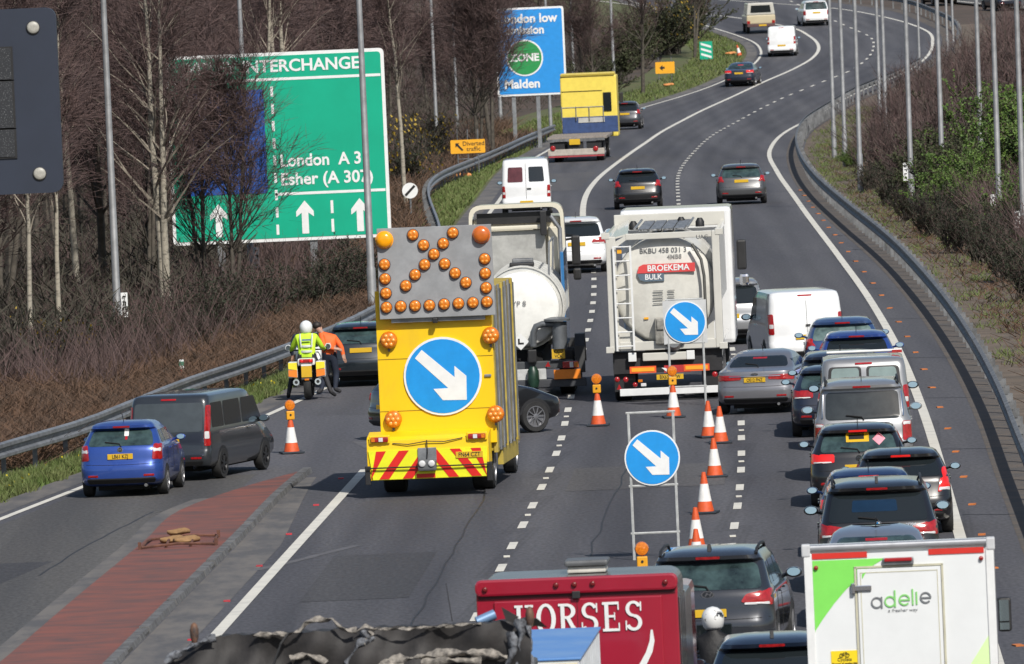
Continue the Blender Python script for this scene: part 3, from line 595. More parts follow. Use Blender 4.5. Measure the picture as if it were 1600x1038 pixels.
car('dark blue saloon on the far bend near the yellow board', (1155, 136, 0), 'saloon', 4.6, 1.82, 1.44, .98, 1.4, NAVY, X0, lamps='golf', glass=GLASSB, pz=.8, brake=True)
t, s_ = car('small white van on the far bend', (1222, 89, 0), 'van', 4.4, 1.86, 1.95, 1.06, .14, paint('white', (.74, .75, .75)), X0, name='van', cat='van', lamps='tall', gl=(None, 0, 0, 0), pz=.7)
car('white sport utility car furthest along beside the lamp posts', (1277, 41, 0), 'suv', 4.5, 1.85, 1.75, 1.10, .3, paint('white', (.74, .75, .75)), XM, name='suv', lamps='pajero', glass=GLASSB, pz=.9)
car('dark car on the opposite carriageway at the top edge, nearer the corner', (1580, 15, 0), 'hatch', 4.2, 1.78, 1.46, .98, .4, NAVY, farline, name='car', lamps='hatch')
car('dark car on the opposite carriageway at the top edge, further left', (1480, 7, 0), 'hatch', 4.2, 1.78, 1.46, .98, .4, BLK, farline, name='car', lamps='hatch')
# incident cars
car('dark hatchback with boot damage stopped by the left crash barrier', (566, 605, 0), 'hatch', 4.1, 1.75, 1.48, 1.0, .40, paint('teal_black', (.010, .016, .021), .2), XL, yaw=3, lamps='jazz', pz=.86, ptxt=None, glass=GLASSB, rw=.30)
car('dark car standing crosswise behind the yellow works truck', (598, 690, 0), 'suv', 4.2, 1.78, 1.62, 1.06, .4, BLK, None, yaw=-60, scale=.98, lamps='small', rim='s10', rw=.345, lo=.24, glass=GLASS)
# cars at the bottom edge
car('dark blue car roof at the bottom edge left of the box van', (1206, 1004, 1.46), 'hatch', 4.2, 1.80, 1.52, 1.0, .4, paint('blue_black', (.010, .018, .036), .2), XD, lamps='hatch', fin=True, group=None)
car('grey car roof at the bottom edge in front of the box van', (1422, 1036, 1.40), 'hatch', 4.2, 1.80, 1.50, 1.0, .4, paint('steel_grey', (.12, .13, .15), .4), XQ, lamps='hatch')
# ---------------------------------------------------------------- lorries
def rear_frame(gx, gy, s):
    """photo pixel -> metres right of / above the rear ground point of a lorry"""
    def f(px, py):
        dx, du = px - gx, gy - py
        return ((dx * math.cos(ROLL) + du * math.sin(ROLL)) / s, (-dx * math.sin(ROLL) + du * math.cos(ROLL)) / s)
    return f
def lorry(name, label, cat, gx, gy, fn=None, yaw=0., group=None):
    P = at(gx, gy); P.z = gz(P.y + 2) + .006
    t = thing(name, label, cat, P, (head(fn, P.y) if fn else 0) + rad(yaw), group)
    return t, rear_frame(gx, gy, F / P.y)
def dualwheel(t, x, y, r=.5, wd=.30):
    return wheel(t, x, y, r, wd, 'steel')
def part(t, name, mt, fnb, bevel=0., smooth=None):
    b = MB(); fnb(b); return b.build(name, mt, t, bevel, smooth)
def lamp(t, name, x, y, z, r, mt, depth=.05, n=16, rimm=None):
    b = MB(); b.lathe([(r*1.02, .01), (r, -depth*.5), (r*.8, -depth*.9), (r*.35, -depth)], axis='Y', n=n)
    o = b.build(name, mt, t, smooth=60); o.location = (x, y, z)
    if rimm:
        c = MB(); c.lathe([(r*1.1, .012), (r*1.12, -.012), (r*1.0, -.016)], axis='Y', n=n); obj('lamp_rim', c.mesh('lamp_rim', rimm), o)
    return o
def arrow_disc(t, x, y, z, r, name='sign_face', square=None, th=.03):
    """blue keep-right roundel"""
    d = disc(t, name, x, y, z, r, SIGNWHITE, th, 40); e = disc(d, 'blue_field', 0, -th/2 - .004, 0, r * .945, SIGNBLUE, .006, 40)
    k = r / 139.
    P = [(-96, 67), (-71, 96), (42, -5), (43, 35), (84, -2), (82, -87), (-3, -85), (-35, -44), (18, -43)]
    b = MB(); b.prism([(a * k, c * k) for a, c in P], -th/2 - .013, -th/2 - .006); obj('arrow', b.mesh('arrow', SIGNWHITE), d)
    return d

# ---- yellow traffic-management lorry with light-arrow board
t, q = lorry('works_truck', 'yellow road works truck with arrow board and blue keep-right sign', 'truck', 674, 776, XS, -3.2)
def zq(px, py): return q(px, py)
Z5 = lambda a, c: q(560 + a / 2.2575, 320 + c / 2.2575)          # measured on an enlargement
W2 = 1.17
(_, zt), (_, zbm) = q(590, 497), q(588, 752)
ptop = Z5(300, 300)[1]
part(t, 'rear_panel', TMAY, lambda b: b.b2(-.98, 1.25, .62, .72, .95, ptop), bevel=.01)
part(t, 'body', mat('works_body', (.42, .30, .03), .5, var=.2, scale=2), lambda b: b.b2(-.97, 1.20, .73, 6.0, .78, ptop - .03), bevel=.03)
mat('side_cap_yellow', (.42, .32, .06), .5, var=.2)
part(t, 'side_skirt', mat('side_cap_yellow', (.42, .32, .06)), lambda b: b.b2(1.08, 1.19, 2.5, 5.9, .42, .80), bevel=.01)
for i in range(7):      # side locker posts and shutters along the right flank
    y = 1.05 + i * .72
    part(t, 'side_post', GALV if i % 3 else _M['side_cap_yellow'], lambda b: b.b2(1.20, 1.245, y - .05, y + .05, .75, ptop - .02), bevel=.008)
    part(t, 'side_shutter', [mat('shutter_steel', (.25, .25, .23), .5, .4, var=.3), mat('shutter_tan', (.30, .25, .13), .5, .2, var=.3), mat('shutter_grey', (.16, .16, .16), .45, .5, var=.3)][i % 3], lambda b: b.b2(1.19, 1.222, y + .07, y + .65, .80, ptop - .12), bevel=.006)
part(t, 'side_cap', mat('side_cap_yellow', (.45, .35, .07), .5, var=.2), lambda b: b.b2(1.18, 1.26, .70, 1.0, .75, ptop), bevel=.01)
for z_ in (1.62, 2.62): part(t, 'panel_seam', mat('seam_brown', (.20, .12, .01), .6), lambda b: b.b2(-.97, 1.24, .612, .622, z_, z_ + .008))
# chassis, cab
part(t, 'chassis', DARK, lambda b: b.b2(-.45, .45, .3, 7.2, .45, .78))
part(t, 'cab', paint('works_cab', (.62, .40, .01)), lambda b: b.prismx([(6.1, .55), (8.0, .55), (8.05, 1.4), (7.8, 2.35), (6.2, 2.45)], -1.05, 1.05), bevel=.06)
for x in (-.86, .86): dualwheel(t, x, 1.95, .40, .42); dualwheel(t, x*1.05, 7.2, .40, .25)
# crash cushion
xl, z0 = q(588, 752); xr, _ = q(766, 697); zc1 = q(578, 706)[1]; zc2 = q(578, 690)[1]; zc0 = q(588, 752)[1]
cw = (-1.20, 1.14); prof = [(.0, zc0), (-.02, zc1), (.0, zc2), (.10, zc2 + .06), (.62, zc2 + .14), (.66, zc0 + .10), (.55, zc0)]
part(t, 'crash_cushion', TMAY, lambda b: b.prismx(prof, cw[0], cw[1]), bevel=.012)
for sg, x in ((-1, cw[0]), (1, cw[1])): part(t, 'cushion_corner', BLACK, lambda b: b.b2(x - .05, x + .05, -.04, .10, zc0 - .08, zc0 + .28), bevel=.012)
CHY = mat('chevron_yellow', (.78, .78, .02), .45, var=.05); CHR = mat('chevron_red', (.66, .02, .015), .45, var=.06)
part(t, 'chevron_board', CHY, lambda b: b.add([(cw[0]+.10, -.03, zc0+.01), (cw[1]-.06, -.03, zc0+.01), (cw[1]-.02, -.05, zc1), (cw[0]+.03, -.05, zc1)] + [(cw[0]+.10, .01, zc0+.01), (cw[1]-.06, .01, zc0+.01), (cw[1]-.02, .01, zc1), (cw[0]+.03, .01, zc1)], [(0, 1, 2, 3), (4, 7, 6, 5), (0, 4, 5, 1), (1, 5, 6, 2), (2, 6, 7, 3), (3, 7, 4, 0)]))
def stripe(x0, x1, d, za=zc0+.02, zb_=zc1-.01):
    hh = zb_ - za
    yb = lambda z: -.034 - .02 * (z - zc0) / (zc1 - zc0)
    P = [(x0, za), (x1, za), (x1 + d, zb_), (x0 + d, zb_)]
    lo_, hi_ = cw[0] + .06, cw[1] - .05
    P = [(min(max(x, lo_), hi_), z) for x, z in P]
    part(t, 'chevron_stripe', CHR, lambda b: b.add([(x, yb(z) - .003, z) for x, z in P] + [(x, yb(z) + .01, z) for x, z in P], [(0, 1, 2, 3), (4, 7, 6, 5), (0, 4, 5, 1), (1, 5, 6, 2), (2, 6, 7, 3), (3, 7, 4, 0)]))
for x in (-1.42, -.98, -.53): stripe(x, x + .19, .40)
for x in (.36, .80, 1.20): stripe(x, x + .19, -.40)
stripe(-.26, .10, .0, zc0 + .02, zc0 + .10)
for px0, sgn in ((595, -1), (746, 1)):
    x, z = q(px0, 688 if sgn > 0 else 694)
    x = q(593, 694)[0] if sgn < 0 else q(746, 685)[0]; z = zc2 + .02
    part(t, 'lamp_plate', TMAY, lambda b: b.box(x, -.03, z, .40, .05, .16), bevel=.02)
    lm = part(t, 'tail_light', REDL, lambda b: b.box(x, -.065, z, .34, .05, .10), bevel=.025, smooth=50)
    part(lm, 'white_lens', CLEAR, lambda b: b.box(x + sgn * -.03, -.095, z, .08, .01, .075)); part(lm, 'amber_lens', ORLAMP, lambda b: b.box(x + sgn * .12, -.094, z, .07, .01, .075))
part(t, 'centre_bracket', GALV, lambda b: b.box(-.04, -.06, zc1 - .12, .36, .03, .30), bevel=.01)
hx = part(t, 'lamp_housing', mat('dark_grey_housing', (.10, .105, .11), .5), lambda b: b.box(-.04, -.13, zc1 - .30, .36, .14, .22), bevel=.04)
for dx in (-.09, .09): lamp(t, 'work_light', -.04 + dx, -.205, zc1 - .27, .065, CLEAR, .03)
part(t, 'cable_rail', BLACK, lambda b: b.tube([(cw[0], -.09, zc0 + .24), (-.25, -.10, zc0 + .24), (.2, -.10, zc0 + .24), (cw[1], -.09, zc0 + .24)], .014, 6))
part(t, 'cable', BLACK, lambda b: b.tube([(-.70, -.03, zc2 - .06), (-.4, -.05, zc2 - .09), (-.04, -.06, zc2 - .04), (.3, -.05, zc2 - .06), (.65, -.03, zc2 - .0)], .010, 5))
part(t, 'hose', BLACK, lambda b: b.tube([(-.04, -.06, zc2 - .02), (-.03, -.10, zc1 - .05), (-.05, -.09, zc1 - .2)], .012, 5))
plate(t, q(734, 708)[0], -.055, q(734, 710)[1], 'FN64 CZT', .52, .12)
# roundel on the panel and big amber lamps
x, z = Z5(288, 610); arrow_disc(t, x, .60, z, 139 / 2.2575 / (F / at(674, 776).y), 'keep_right_disc')
for a, c in ((96, 483), (458, 465), (112, 763), (476, 743)):
    x, z = Z5(a, c); o = lamp(t, 'warning_lamp', x, .58, z, .165, ORLAMP, .10, 24)
    for k in range(7):
        aa = k * math.pi / 3; rr_ = 0 if k == 6 else .092
        cc = MB(); cc.lathe([(.040, 0), (.030, -.018), (.012, -.026)], (rr_ * math.cos(aa), -.085 if k < 6 else -.095, rr_ * math.sin(aa)), 'Y', 10); obj('lens', cc.mesh('lens', mat('amber_lens', (.85, .36, .06), .2, var=.1, coat=.6)), o)
    part(t, 'lamp_stem', BLACK, lambda b: b.b2(x - .02, x + .02, .53, .60, z - .22, z - .14))
part(t, 'handle', GALV, lambda b: b.box(*[(lambda p: (p[0], .60, p[1]))(Z5(448, 607))][0], .13, .03, .05), bevel=.01)
# arrow board
c4 = [Z5(52, 88), Z5(463, 68), Z5(477, 388), Z5(70, 413)]
cx = sum(p[0] for p in c4) / 4; cz = sum(p[1] for p in c4) / 4
part(t, 'arrow_board', mat('arrow_board_grey', (.27, .28, .29), .55, var=.12, scale=3), lambda b: b.prism([(cx-1.11, cz-.87), (cx+1.11, cz-.87), (cx+1.10, cz+.87), (cx-1.10, cz+.87)], .42, .48), bevel=.008)
part(t, 'board_mast', GALV, lambda b: b.b2(cx - .9, cx + .9, .49, .60, cz - .95, cz - .80))
part(t, 'board_latch', BLACK, lambda b: b.box(cx - .05, .44, cz - .93, .10, .10, .10), bevel=.02)
SM = [(185,109),(327,101),(223,145),(293,139),(260,177),(227,214),(298,211),(193,250),(335,244),(160,289),(373,277),(84,214),(86,265),(89,316),(91,366),(142,362),(193,360),(244,358),(296,354),(347,351),(398,348),(448,345),(445,295),(442,244),(440,193)]
for a, c in SM:
    x, z = Z5(a, c); o = lamp(t, 'arrow_lamp', x, .415, z, .105, ORLAMP, .07, 18, RUBBER)
    for dx, dz in ((-.038, .038), (.038, .038), (-.038, -.038), (.038, -.038)):
        cc = MB(); cc.lathe([(.032, 0), (.022, -.014), (.008, -.018)], (dx, -.058, dz), 'Y', 8); obj('lens', cc.mesh('lens', _M['amber_lens']), o)
for (a, c), mt_ in (((84, 127), mat('bright_amber', (.90, .36, .0), .2, var=.05, coat=.6)), ((428, 108), mat('deep_amber', (.55, .13, .015), .25, var=.1, coat=.6))):
    x, z = Z5(a, c); lamp(t, 'beacon', x, .41, z, .155, mt_, .12, 24, mt_)

# ---- tank fronted helpers
def tank(t, name, mt, cx, cz, r, y0, y1, dish=.25, n=40, rx=None):
    rx = rx or r; b = MB(); prof = [(0.001, y0 - dish)] + [(r * math.sin(rad(a)), y0 - dish * math.cos(rad(a))) for a in (20, 40, 55, 68, 80, 90)] + [(r, y1), (.001, y1 + .02)]
    b.lathe(prof, (0, 0, 0), 'Y', n)
    b.v = [(x * rx / r + cx, y, z + cz) for x, y, z in b.v]
    return b.build(name, mt, t, smooth=50)
def hoop(t, name, mt, cx, cz, r, y, wd=.06, th=.02, rx=None, n=40):
    rx = rx or r; b = MB(); b.lathe([(r, y - wd/2), (r + th, y - wd/2), (r + th, y + wd/2), (r, y + wd/2)], (0, 0, 0), 'Y', n); b.v = [(x * rx / r + cx, yy, z + cz) for x, yy, z in b.v]
    b.f = b.f[:-2]; b.mi = b.mi[:-2]; return b.build(name, mt, t, smooth=40)

CREAM = paint('cream', (.66, .62, .50)); TANKW = mat('tank_white', (.80, .80, .76), .3, var=.06, coat=.4); POLISH = mat('polished_steel', (.60, .60, .57), .30, .25, var=.12, stretch=(1, 8, 1))
# ---- cream cab tanker
t, q = lorry('tanker_truck', 'cream cab tanker with white domed tank end behind the works truck', 'tanker', 815, 622, XS, -.6)
Z4 = lambda a, c: q(690 + a / 3.243, 320 + c / 3.243)
cx, cz = Z4(405, 540); rt_ = Z4(595, 540)[0] - cx; tz = Z4(405, 345)[1]; cz = tz - rt_
tank(t, 'tank_end', TANKW, cx, cz, rt_, .35, .9, .12)
r2 = rt_ + .07
tank(t, 'tank', POLISH, cx, cz + .02, r2, .9, 6.0, .02)
for y in (.95, 1.9, 2.9, 3.9, 4.9): hoop(t, 'tank_band', POLISH, cx, cz + .02, r2, y, .18, .04)
part(t, 'manlid', BLACK, lambda b: b.b2(cx - .28, cx + .28, 1.6, 2.0, cz + r2, cz + r2 + .10), bevel=.03)
part(t, 'manlid', GALVD, lambda b: b.b2(cx - .24, cx + .24, 2.5, 2.9, cz + r2, cz + r2 + .16), bevel=.03)
part(t, 'handrail', GALV, lambda b: b.tube([(cx + .62, 1.2, cz + r2 * .75), (cx + .66, 1.2, cz + r2 + .55), (cx + .66, 4.8, cz + r2 + .55), (cx + .62, 4.8, cz + r2 * .75)], .025, 6))
text('tank_text', 'TYP 8', Z4(380, 505)[0], .205, Z4(390, 505)[1], .17, mat('grey_ink', (.22, .22, .22), .6, var=0), t)
o = part(t, 'hazard_plate', SIGNWHITE, lambda b: b.prism([(0, -.19), (.19, 0), (0, .19), (-.19, 0)], -.01, .01)); o.location = (Z4(400, 697)[0], .14, Z4(400, 697)[1])
part(o, 'hazard_mark', INK, lambda b: b.prism([(-.06, -.06), (.07, -.06), (.07, -.02), (-.02, -.02), (-.02, .07), (-.06, .07)], -.016, -.011))
x0, zA = Z4(372, 740); x1, zB = Z4(690, 800)
part(t, 'chassis', DARK, lambda b: b.b2(-.5, .5, .6, 8.5, .5, 1.0))
part(t, 'rear_frame', mat('chassis_grey', (.05, .055, .06), .6, var=.2), lambda b: b.b2(cx - 1.15, cx + 1.12, .15, .45, .62, .80), bevel=.02)
part(t, 'bumper', mat('bumper_dark', (.045, .048, .055), .6, var=.2), lambda b: b.b2(cx - 1.15, Z4(695, 0)[0], .05, .25, Z4(500, 930)[1], Z4(500, 888)[1]), bevel=.02)
part(t, 'light_board', mat('light_board_grey', (.48, .49, .48), .5, var=.15, scale=5), lambda b: b.b2(cx - 1.0, Z4(530, 850)[0], .04, .10, Z4(450, 890)[1], Z4(450, 835)[1]), bevel=.01)
part(t, 'marker_board', mat('fluorescent_orange', (.85, .24, .015), .5, var=.05), lambda b: b.b2(Z4(532, 0)[0], Z4(668, 0)[0], .0, .04, Z4(600, 885)[1], Z4(600, 837)[1]), bevel=.005)
lm = part(t, 'tail_light', REDL, lambda b: b.b2(Z4(578, 0)[0], Z4(660, 0)[0], -.02, .06, Z4(620, 830)[1], Z4(620, 795)[1]), bevel=.015)
part(lm, 'amber_lens', ORLAMP, lambda b: b.b2(Z4(638, 0)[0], Z4(658, 0)[0], -.03, -.021, Z4(620, 826)[1], Z4(620, 799)[1])); part(lm, 'white_lens', CLEAR, lambda b: b.b2(Z4(614, 0)[0], Z4(632, 0)[0], -.03, -.021, Z4(620, 826)[1], Z4(620, 799)[1]))
lm = part(t, 'tail_light', REDL, lambda b: b.b2(cx - .95, cx - .55, -.02, .06, Z4(620, 830)[1], Z4(620, 795)[1]), bevel=.015)
part(t, 'triangle_reflector', REDL, lambda b: b.prism([Z4(525, 822), Z4(552, 822), Z4(540, 795)], .0, .04))
x, z = Z4(592, 757); pl = plate(t, x, .05, z, None, .30, .22)
text('plate_text', 'KX13', 0, -.009, .05, .11, INK, pl, bold=.001, sx=.8); text('plate_text', 'VCK', 0, -.009, -.055, .11, INK, pl, bold=.001, sx=.8)
PIPE = mat('pipe_grey', (.13, .14, .15), .45, .3, var=.2)
p = [Z4(465, 720), Z4(465, 650), Z4(478, 618), Z4(510, 606), Z4(570, 606)]
part(t, 'discharge_pipe', PIPE, lambda b: b.tube([(x, .05, z) for x, z in p], .075, 10), smooth=50)
a_, b_ = Z4(595, 590), Z4(600, 730)
part(t, 'valve_column', PIPE, lambda b: b.tube([(a_[0], .1, a_[1] - .02), (b_[0], .1, b_[1])], .17, 14), smooth=50)
part(t, 'valve_cap', PIPE, lambda b: b.lathe([(.30, 0), (.30, .05), (.15, .09)], (a_[0] - .05, .1, a_[1]), 'Z', 16), smooth=40)
x, z = Z4(465, 870); part(t, 'hose_coupling', mat('green_coupling', (.012, .035, .022), .4, var=.4), lambda b: b.lathe([(.11, -.25), (.14, -.1), (.13, .12), (.07, .22)], (x, -.05, z), 'Z', 14), smooth=50)
x, z = Z4(460, 780); part(t, 'valve_block', BLACK, lambda b: b.box(x, .05, z + .05, .2, .2, .30), bevel=.03)
part(t, 'mudguard', BLACK, lambda b: b.prismx([(.4, .5), (.55, 1.1), (1.0, 1.35), (1.6, 1.35), (2.0, 1.1), (2.1, .7), (1.95, .7), (1.85, 1.02), (1.5, 1.22), (1.1, 1.22), (.75, 1.0), (.6, .5)], Z4(640, 0)[0], Z4(690, 0)[0]))
for sg in (-1, 1):
    for y in (1.25, 2.6): dualwheel(t, cx + sg * .95, y, .5, .34)
    dualwheel(t, cx + sg * .98, 7.6, .5, .30)
# cab with high roof frame
xa, za = Z4(88, 100); xb, zb_ = Z4(585, 60); ztop = Z4(330, 38)[1]; zlo = Z4(500, 250)[1]
part(t, 'cab', CREAM, lambda b: b.b2(xa + .10, xb - .06, 6.3, 8.4, .9, ztop - .32), bevel=.08)
def arch(b):
    w0, w1, z0_, z1_ = xa - .03, xb + .05, 1.6, ztop
    o_ = rq([(w0, z0_), (w1, z0_), (w1 - .06, z1_), (w0 + .06, z1_)], .28, 5); c_ = ((w0 + w1) / 2, (z0_ + z1_) / 2)
    i_ = [(c_[0] + (x - c_[0]) * .93, c_[1] + (z - c_[1]) * .93) for x, z in o_]; n = len(o_)
    vs = [(x, 6.0, z) for x, z in o_] + [(x, 6.0, z) for x, z in i_] + [(x, 6.75, z) for x, z in o_] + [(x, 6.75, z) for x, z in i_]
    fs = []
    for k in range(n):
        j = (k + 1) % n; fs += [(k, j, n+j, n+k), (2*n+k, 3*n+k, 3*n+j, 2*n+j), (k, 2*n+k, 2*n+j, j), (n+k, n+j, 3*n+j, 3*n+k)]
    b.add(vs, fs)
part(t, 'roof_fairing', CREAM, arch, smooth=40)
part(t, 'cab_bulkhead', mat('grey_bulkhead', (.36, .36, .34), .5, var=.15), lambda b: b.b2(xa + .2, xb - .45, 6.15, 6.28, 1.5, ztop - .62), bevel=.02)  # grey bulkhead panel at the back of the cab
part(t, 'sleeper_ledge', CREAM, lambda b: b.b2(xa + .12, xb - .40, 6.02, 6.14, ztop - .60, ztop - .50), bevel=.03)
part(t, 'dark_gap', BLACK, lambda b: b.b2(xa + .2, xb - .3, 6.20, 6.29, ztop - .46, ztop - .20))
part(t, 'air_duct', BLACK, lambda b: b.b2(xb - .55, xb - .40, 5.85, 6.05, ztop - .75, ztop - .18), bevel=.02)
part(t, 'cab_side_panel', CREAM, lambda b: b.b2(xb - .38, xb - .02, 6.05, 6.3, 1.4, ztop - .55), bevel=.04)
part(t, 'side_skirt', paint('skirt_blue', (.03, .16, .38)), lambda b: b.b2(xb - .05, xb + .03, 3.0, 6.3, 1.0, ztop - 1.05), bevel=.02)
part(t, 'exhaust_stack', GALV, lambda b: b.tube([(xb - .10, 5.8, 1.2), (xb - .10, 5.8, ztop - .6), (xb - .30, 5.8, ztop - .3)], .05, 8), smooth=50)
part(t, 'door_mirror', BLACK, lambda b: b.b2(xb + .10, xb + .30, 8.1, 8.3, ztop - 1.55, ztop - .85), bevel=.05)
part(t, 'mirror_arm', BLACK, lambda b: b.tube([(xb - .05, 8.25, ztop - .95), (xb + .2, 8.25, ztop - .92)], .03, 6))
part(t, 'lower_mirror', BLACK, lambda b: b.b2(xb + .12, xb + .30, 8.1, 8.3, ztop - 1.9, ztop - 1.62), bevel=.05)

# ---- bulk container tanker
t, q = lorry('bulk_tanker', 'pale grey tank container lorry lettered across its round tank end', 'tanker', 1046, 626, XS, -1.2)
Z6 = lambda a, c: q(930 + a / 3.1458, 310 + c / 3.1458)
FR = paint('container_grey', (.56, .55, .50)); TNK = mat('tank_grey', (.58, .57, .52), .35, var=.08, coat=.3)
xl = Z6(60, 450)[0]; xr = Z6(620, 450)[0]; xm = (xl + xr) / 2; zbot = Z6(340, 745)[1]; ztop = Z6(330, 168)[1]; hw = (xr - xl) / 2
cz = (zbot + ztop) / 2 + .02; rr_ = min(hw - .06, (ztop - zbot) / 2 - .04)
part(t, 'corner_post', FR, lambda b: b.b2(xm - hw, xm - hw + .22, 0, .30, zbot, ztop - .05), bevel=.02)
part(t, 'corner_post', FR, lambda b: b.b2(xm + hw - .17, xm + hw, 0, .30, zbot, ztop + .0), bevel=.02)
part(t, 'top_beam', FR, lambda b: b.b2(xm - hw + .45, xm + hw - .17, .01, .16, ztop - .14, ztop), bevel=.015)
part(t, 'bottom_beam', FR, lambda b: b.b2(xm - hw + .22, xm + hw - .17, .01, .20, zbot, zbot + .20), bevel=.015)
part(t, 'corner_brace', FR, lambda b: b.prism([(xm-hw+.22, ztop-.30), (xm-hw+.22, ztop-.16), (xm-hw+.52, ztop), (xm-hw+.66, ztop)], .02, .14))
for sx in (-1, 1):
    part(t, 'gusset', FR, lambda b: b.prism([(xm+sx*(hw-.2), zbot+.2), (xm+sx*(hw-.2), zbot+.60), (xm+sx*(hw-.75), zbot+.2)], .05, .12))
    for zz in (zbot - .01, ztop - .08): part(t, 'corner_casting', FR, lambda b: b.b2(xm+sx*hw-.09, xm+sx*hw+.09, -.012, .17, zz - .02, zz + .12), bevel=.012)
    for zz in (zbot + .07, ztop - .05): part(t, 'side_rail', FR, lambda b: b.b2(xm+sx*(hw-.09), xm+sx*(hw-.01), .3, 7.0, zz - .06, zz + .06), bevel=.01)
tank(t, 'tank', TNK, xm, cz, rr_, .30, 6.8, .20, rx=hw - .13)
hoop(t, 'tank_collar', mat('collar_grey', (.40, .395, .36), .4, var=.1), xm, cz, rr_, .62, .30, .012, rx=hw - .13)
part(t, 'cladding', mat('cladding_white', (.66, .66, .63), .4, var=.06), lambda b: b.b2(xm+hw-.05, xm+hw-.015, .35, 6.9, cz - .3, ztop - .12))
# ladder
lx0, lx1 = Z6(95, 400)[0], Z6(178, 400)[0]; lz0, lz1 = Z6(160, 750)[1], Z6(130, 235)[1]
for x in (lx0, lx1): part(t, 'ladder_stile', WHITEP, lambda b: b.b2(x - .022, x + .022, -.09, -.05, lz0, lz1))
for k in range(8):
    z = lz0 + .1 + (lz1 - lz0 - .12) * k / 7; part(t, 'ladder_rung', WHITEP, lambda b: b.tube([(lx0, -.07, z), (lx1, -.07, z)], .016, 6))
# roof walkway, fittings, header
for k in range(4): part(t, 'walkway_plank', mat('walkway_mesh', (.36, .37, .38), .5, .5, col2=(.10, .10, .10), scale=14, lo=.45, hi=.55), lambda b: b.b2(xm - .55 + k * .27, xm - .31 + k * .27, .5, 6.6, ztop + .03, ztop + .07))
for x in (-.62, .56): part(t, 'walkway_edge', GALV, lambda b: b.tube([(xm + x, .5, ztop + .09), (xm + x, 6.6, ztop + .09)], .03, 6))
for (x, y) in ((-.75, 4.2), (.75, 4.6), (.30, 5.8)): part(t, 'valve', BLACK, lambda b: b.lathe([(.10, 0), (.10, .12), (.05, .2)], (xm + x, y, ztop - .05), 'Z', 12), smooth=40)
part(t, 'top_frame', FR, lambda b: b.b2(xm - hw, xm + hw, 6.85, 7.05, ztop - .1, ztop + .22), bevel=.02)
part(t, 'side_slope', FR, lambda b: b.add([(xm-hw, .3, ztop-.12), (xm-hw+.5, .3, ztop), (xm-hw+.35, 6.8, ztop+.12), (xm-hw+.02, 6.8, ztop-.05), (xm-hw, .3, ztop-.16), (xm-hw+.5, .3, ztop-.04), (xm-hw+.35, 6.8, ztop+.08), (xm-hw+.02, 6.8, ztop-.09)], [(0, 1, 2, 3), (4, 7, 6, 5), (0, 4, 5, 1), (1, 5, 6, 2), (2, 6, 7, 3), (3, 7, 4, 0)]))
part(t, 'cab', paint('white', (.74, .75, .75)), lambda b: b.b2(xm - hw + .12, xm + hw + .14, 7.4, 9.6, .9, ztop + .30), bevel=.10)
part(t, 'door_mirror', BLACK, lambda b: b.b2(xm+hw+.20, xm+hw+.42, 9.2, 9.4, cz + .05, cz + .75), bevel=.05)
part(t, 'chrome_mirror', CHROME, lambda b: b.b2(xm+hw+.24, xm+hw+.46, 9.15, 9.35, cz - .32, cz - .04), bevel=.07)
# pipes and outlet
part(t, 'vent_pipe', mat('dark_pipe', (.09, .09, .08), .5, .2), lambda b: b.tube([(Z6(475, 230)[0], .02, Z6(475, 225)[1]), (Z6(520, 300)[0], -.02, Z6(520, 300)[1]), (Z6(535, 380)[0], -.05, Z6(535, 380)[1]), (Z6(548, 640)[0], -.05, Z6(548, 640)[1])], .035, 8), smooth=50)
x, z = Z6(330, 650); part(t, 'outlet_box', mat('outlet_steel', (.28, .27, .24), .45, .4, var=.35, scale=6), lambda b: (b.b2(x - .16, x + .5, -.10, .25, z - .30, z + .28), b.b2(x - .12, x + .1, -.14, -.1, z + .02, z + .25)), bevel=.05)
part(t, 'outlet_cone', GALV, lambda b: b.lathe([(.26, .3), (.22, .0), (.14, -.08), (.14, -.16)], (x + .25, .02, z - .25), 'Y', 16), smooth=40)
# lettering
GREYT = mat('dark_lettering', (.10, .105, .11), .6, var=0)
def onend(xx, zz): 
    d_ = min(.99, math.hypot((xx - xm) / (hw - .13), (zz - cz) / rr_)); return .30 - .20 * math.sqrt(1 - d_ * d_) - .012
for s, a, c, sz, mt_ in (('BKBU 458 031 3', 332, 258, .155, GREYT), ('4MB8', 388, 288, .14, mat('mid_lettering', (.22, .22, .21), .6, var=0))):
    x, z = Z6(a, c); y0_ = onend(x, z); to = text('tank_number', s, x, y0_, z, sz, mt_, t, bold=.001)
    for v in to.data.vertices: v.co.z += y0_ - onend(x + v.co.x, z + v.co.y) + .004
x0, z0 = Z6(193, 375); x1, z1 = Z6(490, 322); zm = Z6(340, 372)[1] - .0; zl_ = Z6(300, 412)[1]
zA, zB, zC = Z6(345, 322)[1], Z6(345, 365)[1], Z6(345, 407)[1]
xA, xB, xC = Z6(200, 360)[0], Z6(490, 340)[0], Z6(338, 390)[0]
yb = onend((xA + xB) / 2, zB) - .035
LR = mat('logo_red', (.62, .06, .06), .5, var=.05); LG = mat('logo_slate', (.10, .14, .18), .5, var=.05)
o = part(t, 'logo_band', LR, lambda b: b.prism([(xA + .02, zB), (xB, zB), (xB, zA), (xA + .16, zA), (xA + .06, zA - .05)], yb, yb + .03))
text('logo_text', 'BROEKEMA', (xA + .12 + xB) / 2, yb - .005, (zA + zB) / 2, .185, SIGNWHITE, o, bold=.004, sx=(xB - xA - .2) / 1.12)
o = part(t, 'logo_band', LG, lambda b: b.prism([(xA + .02, zB - .012), (xA + .08, zC + .04), (xA + .18, zC), (xC, zC), (xC, zB - .012)], yb, yb + .03))
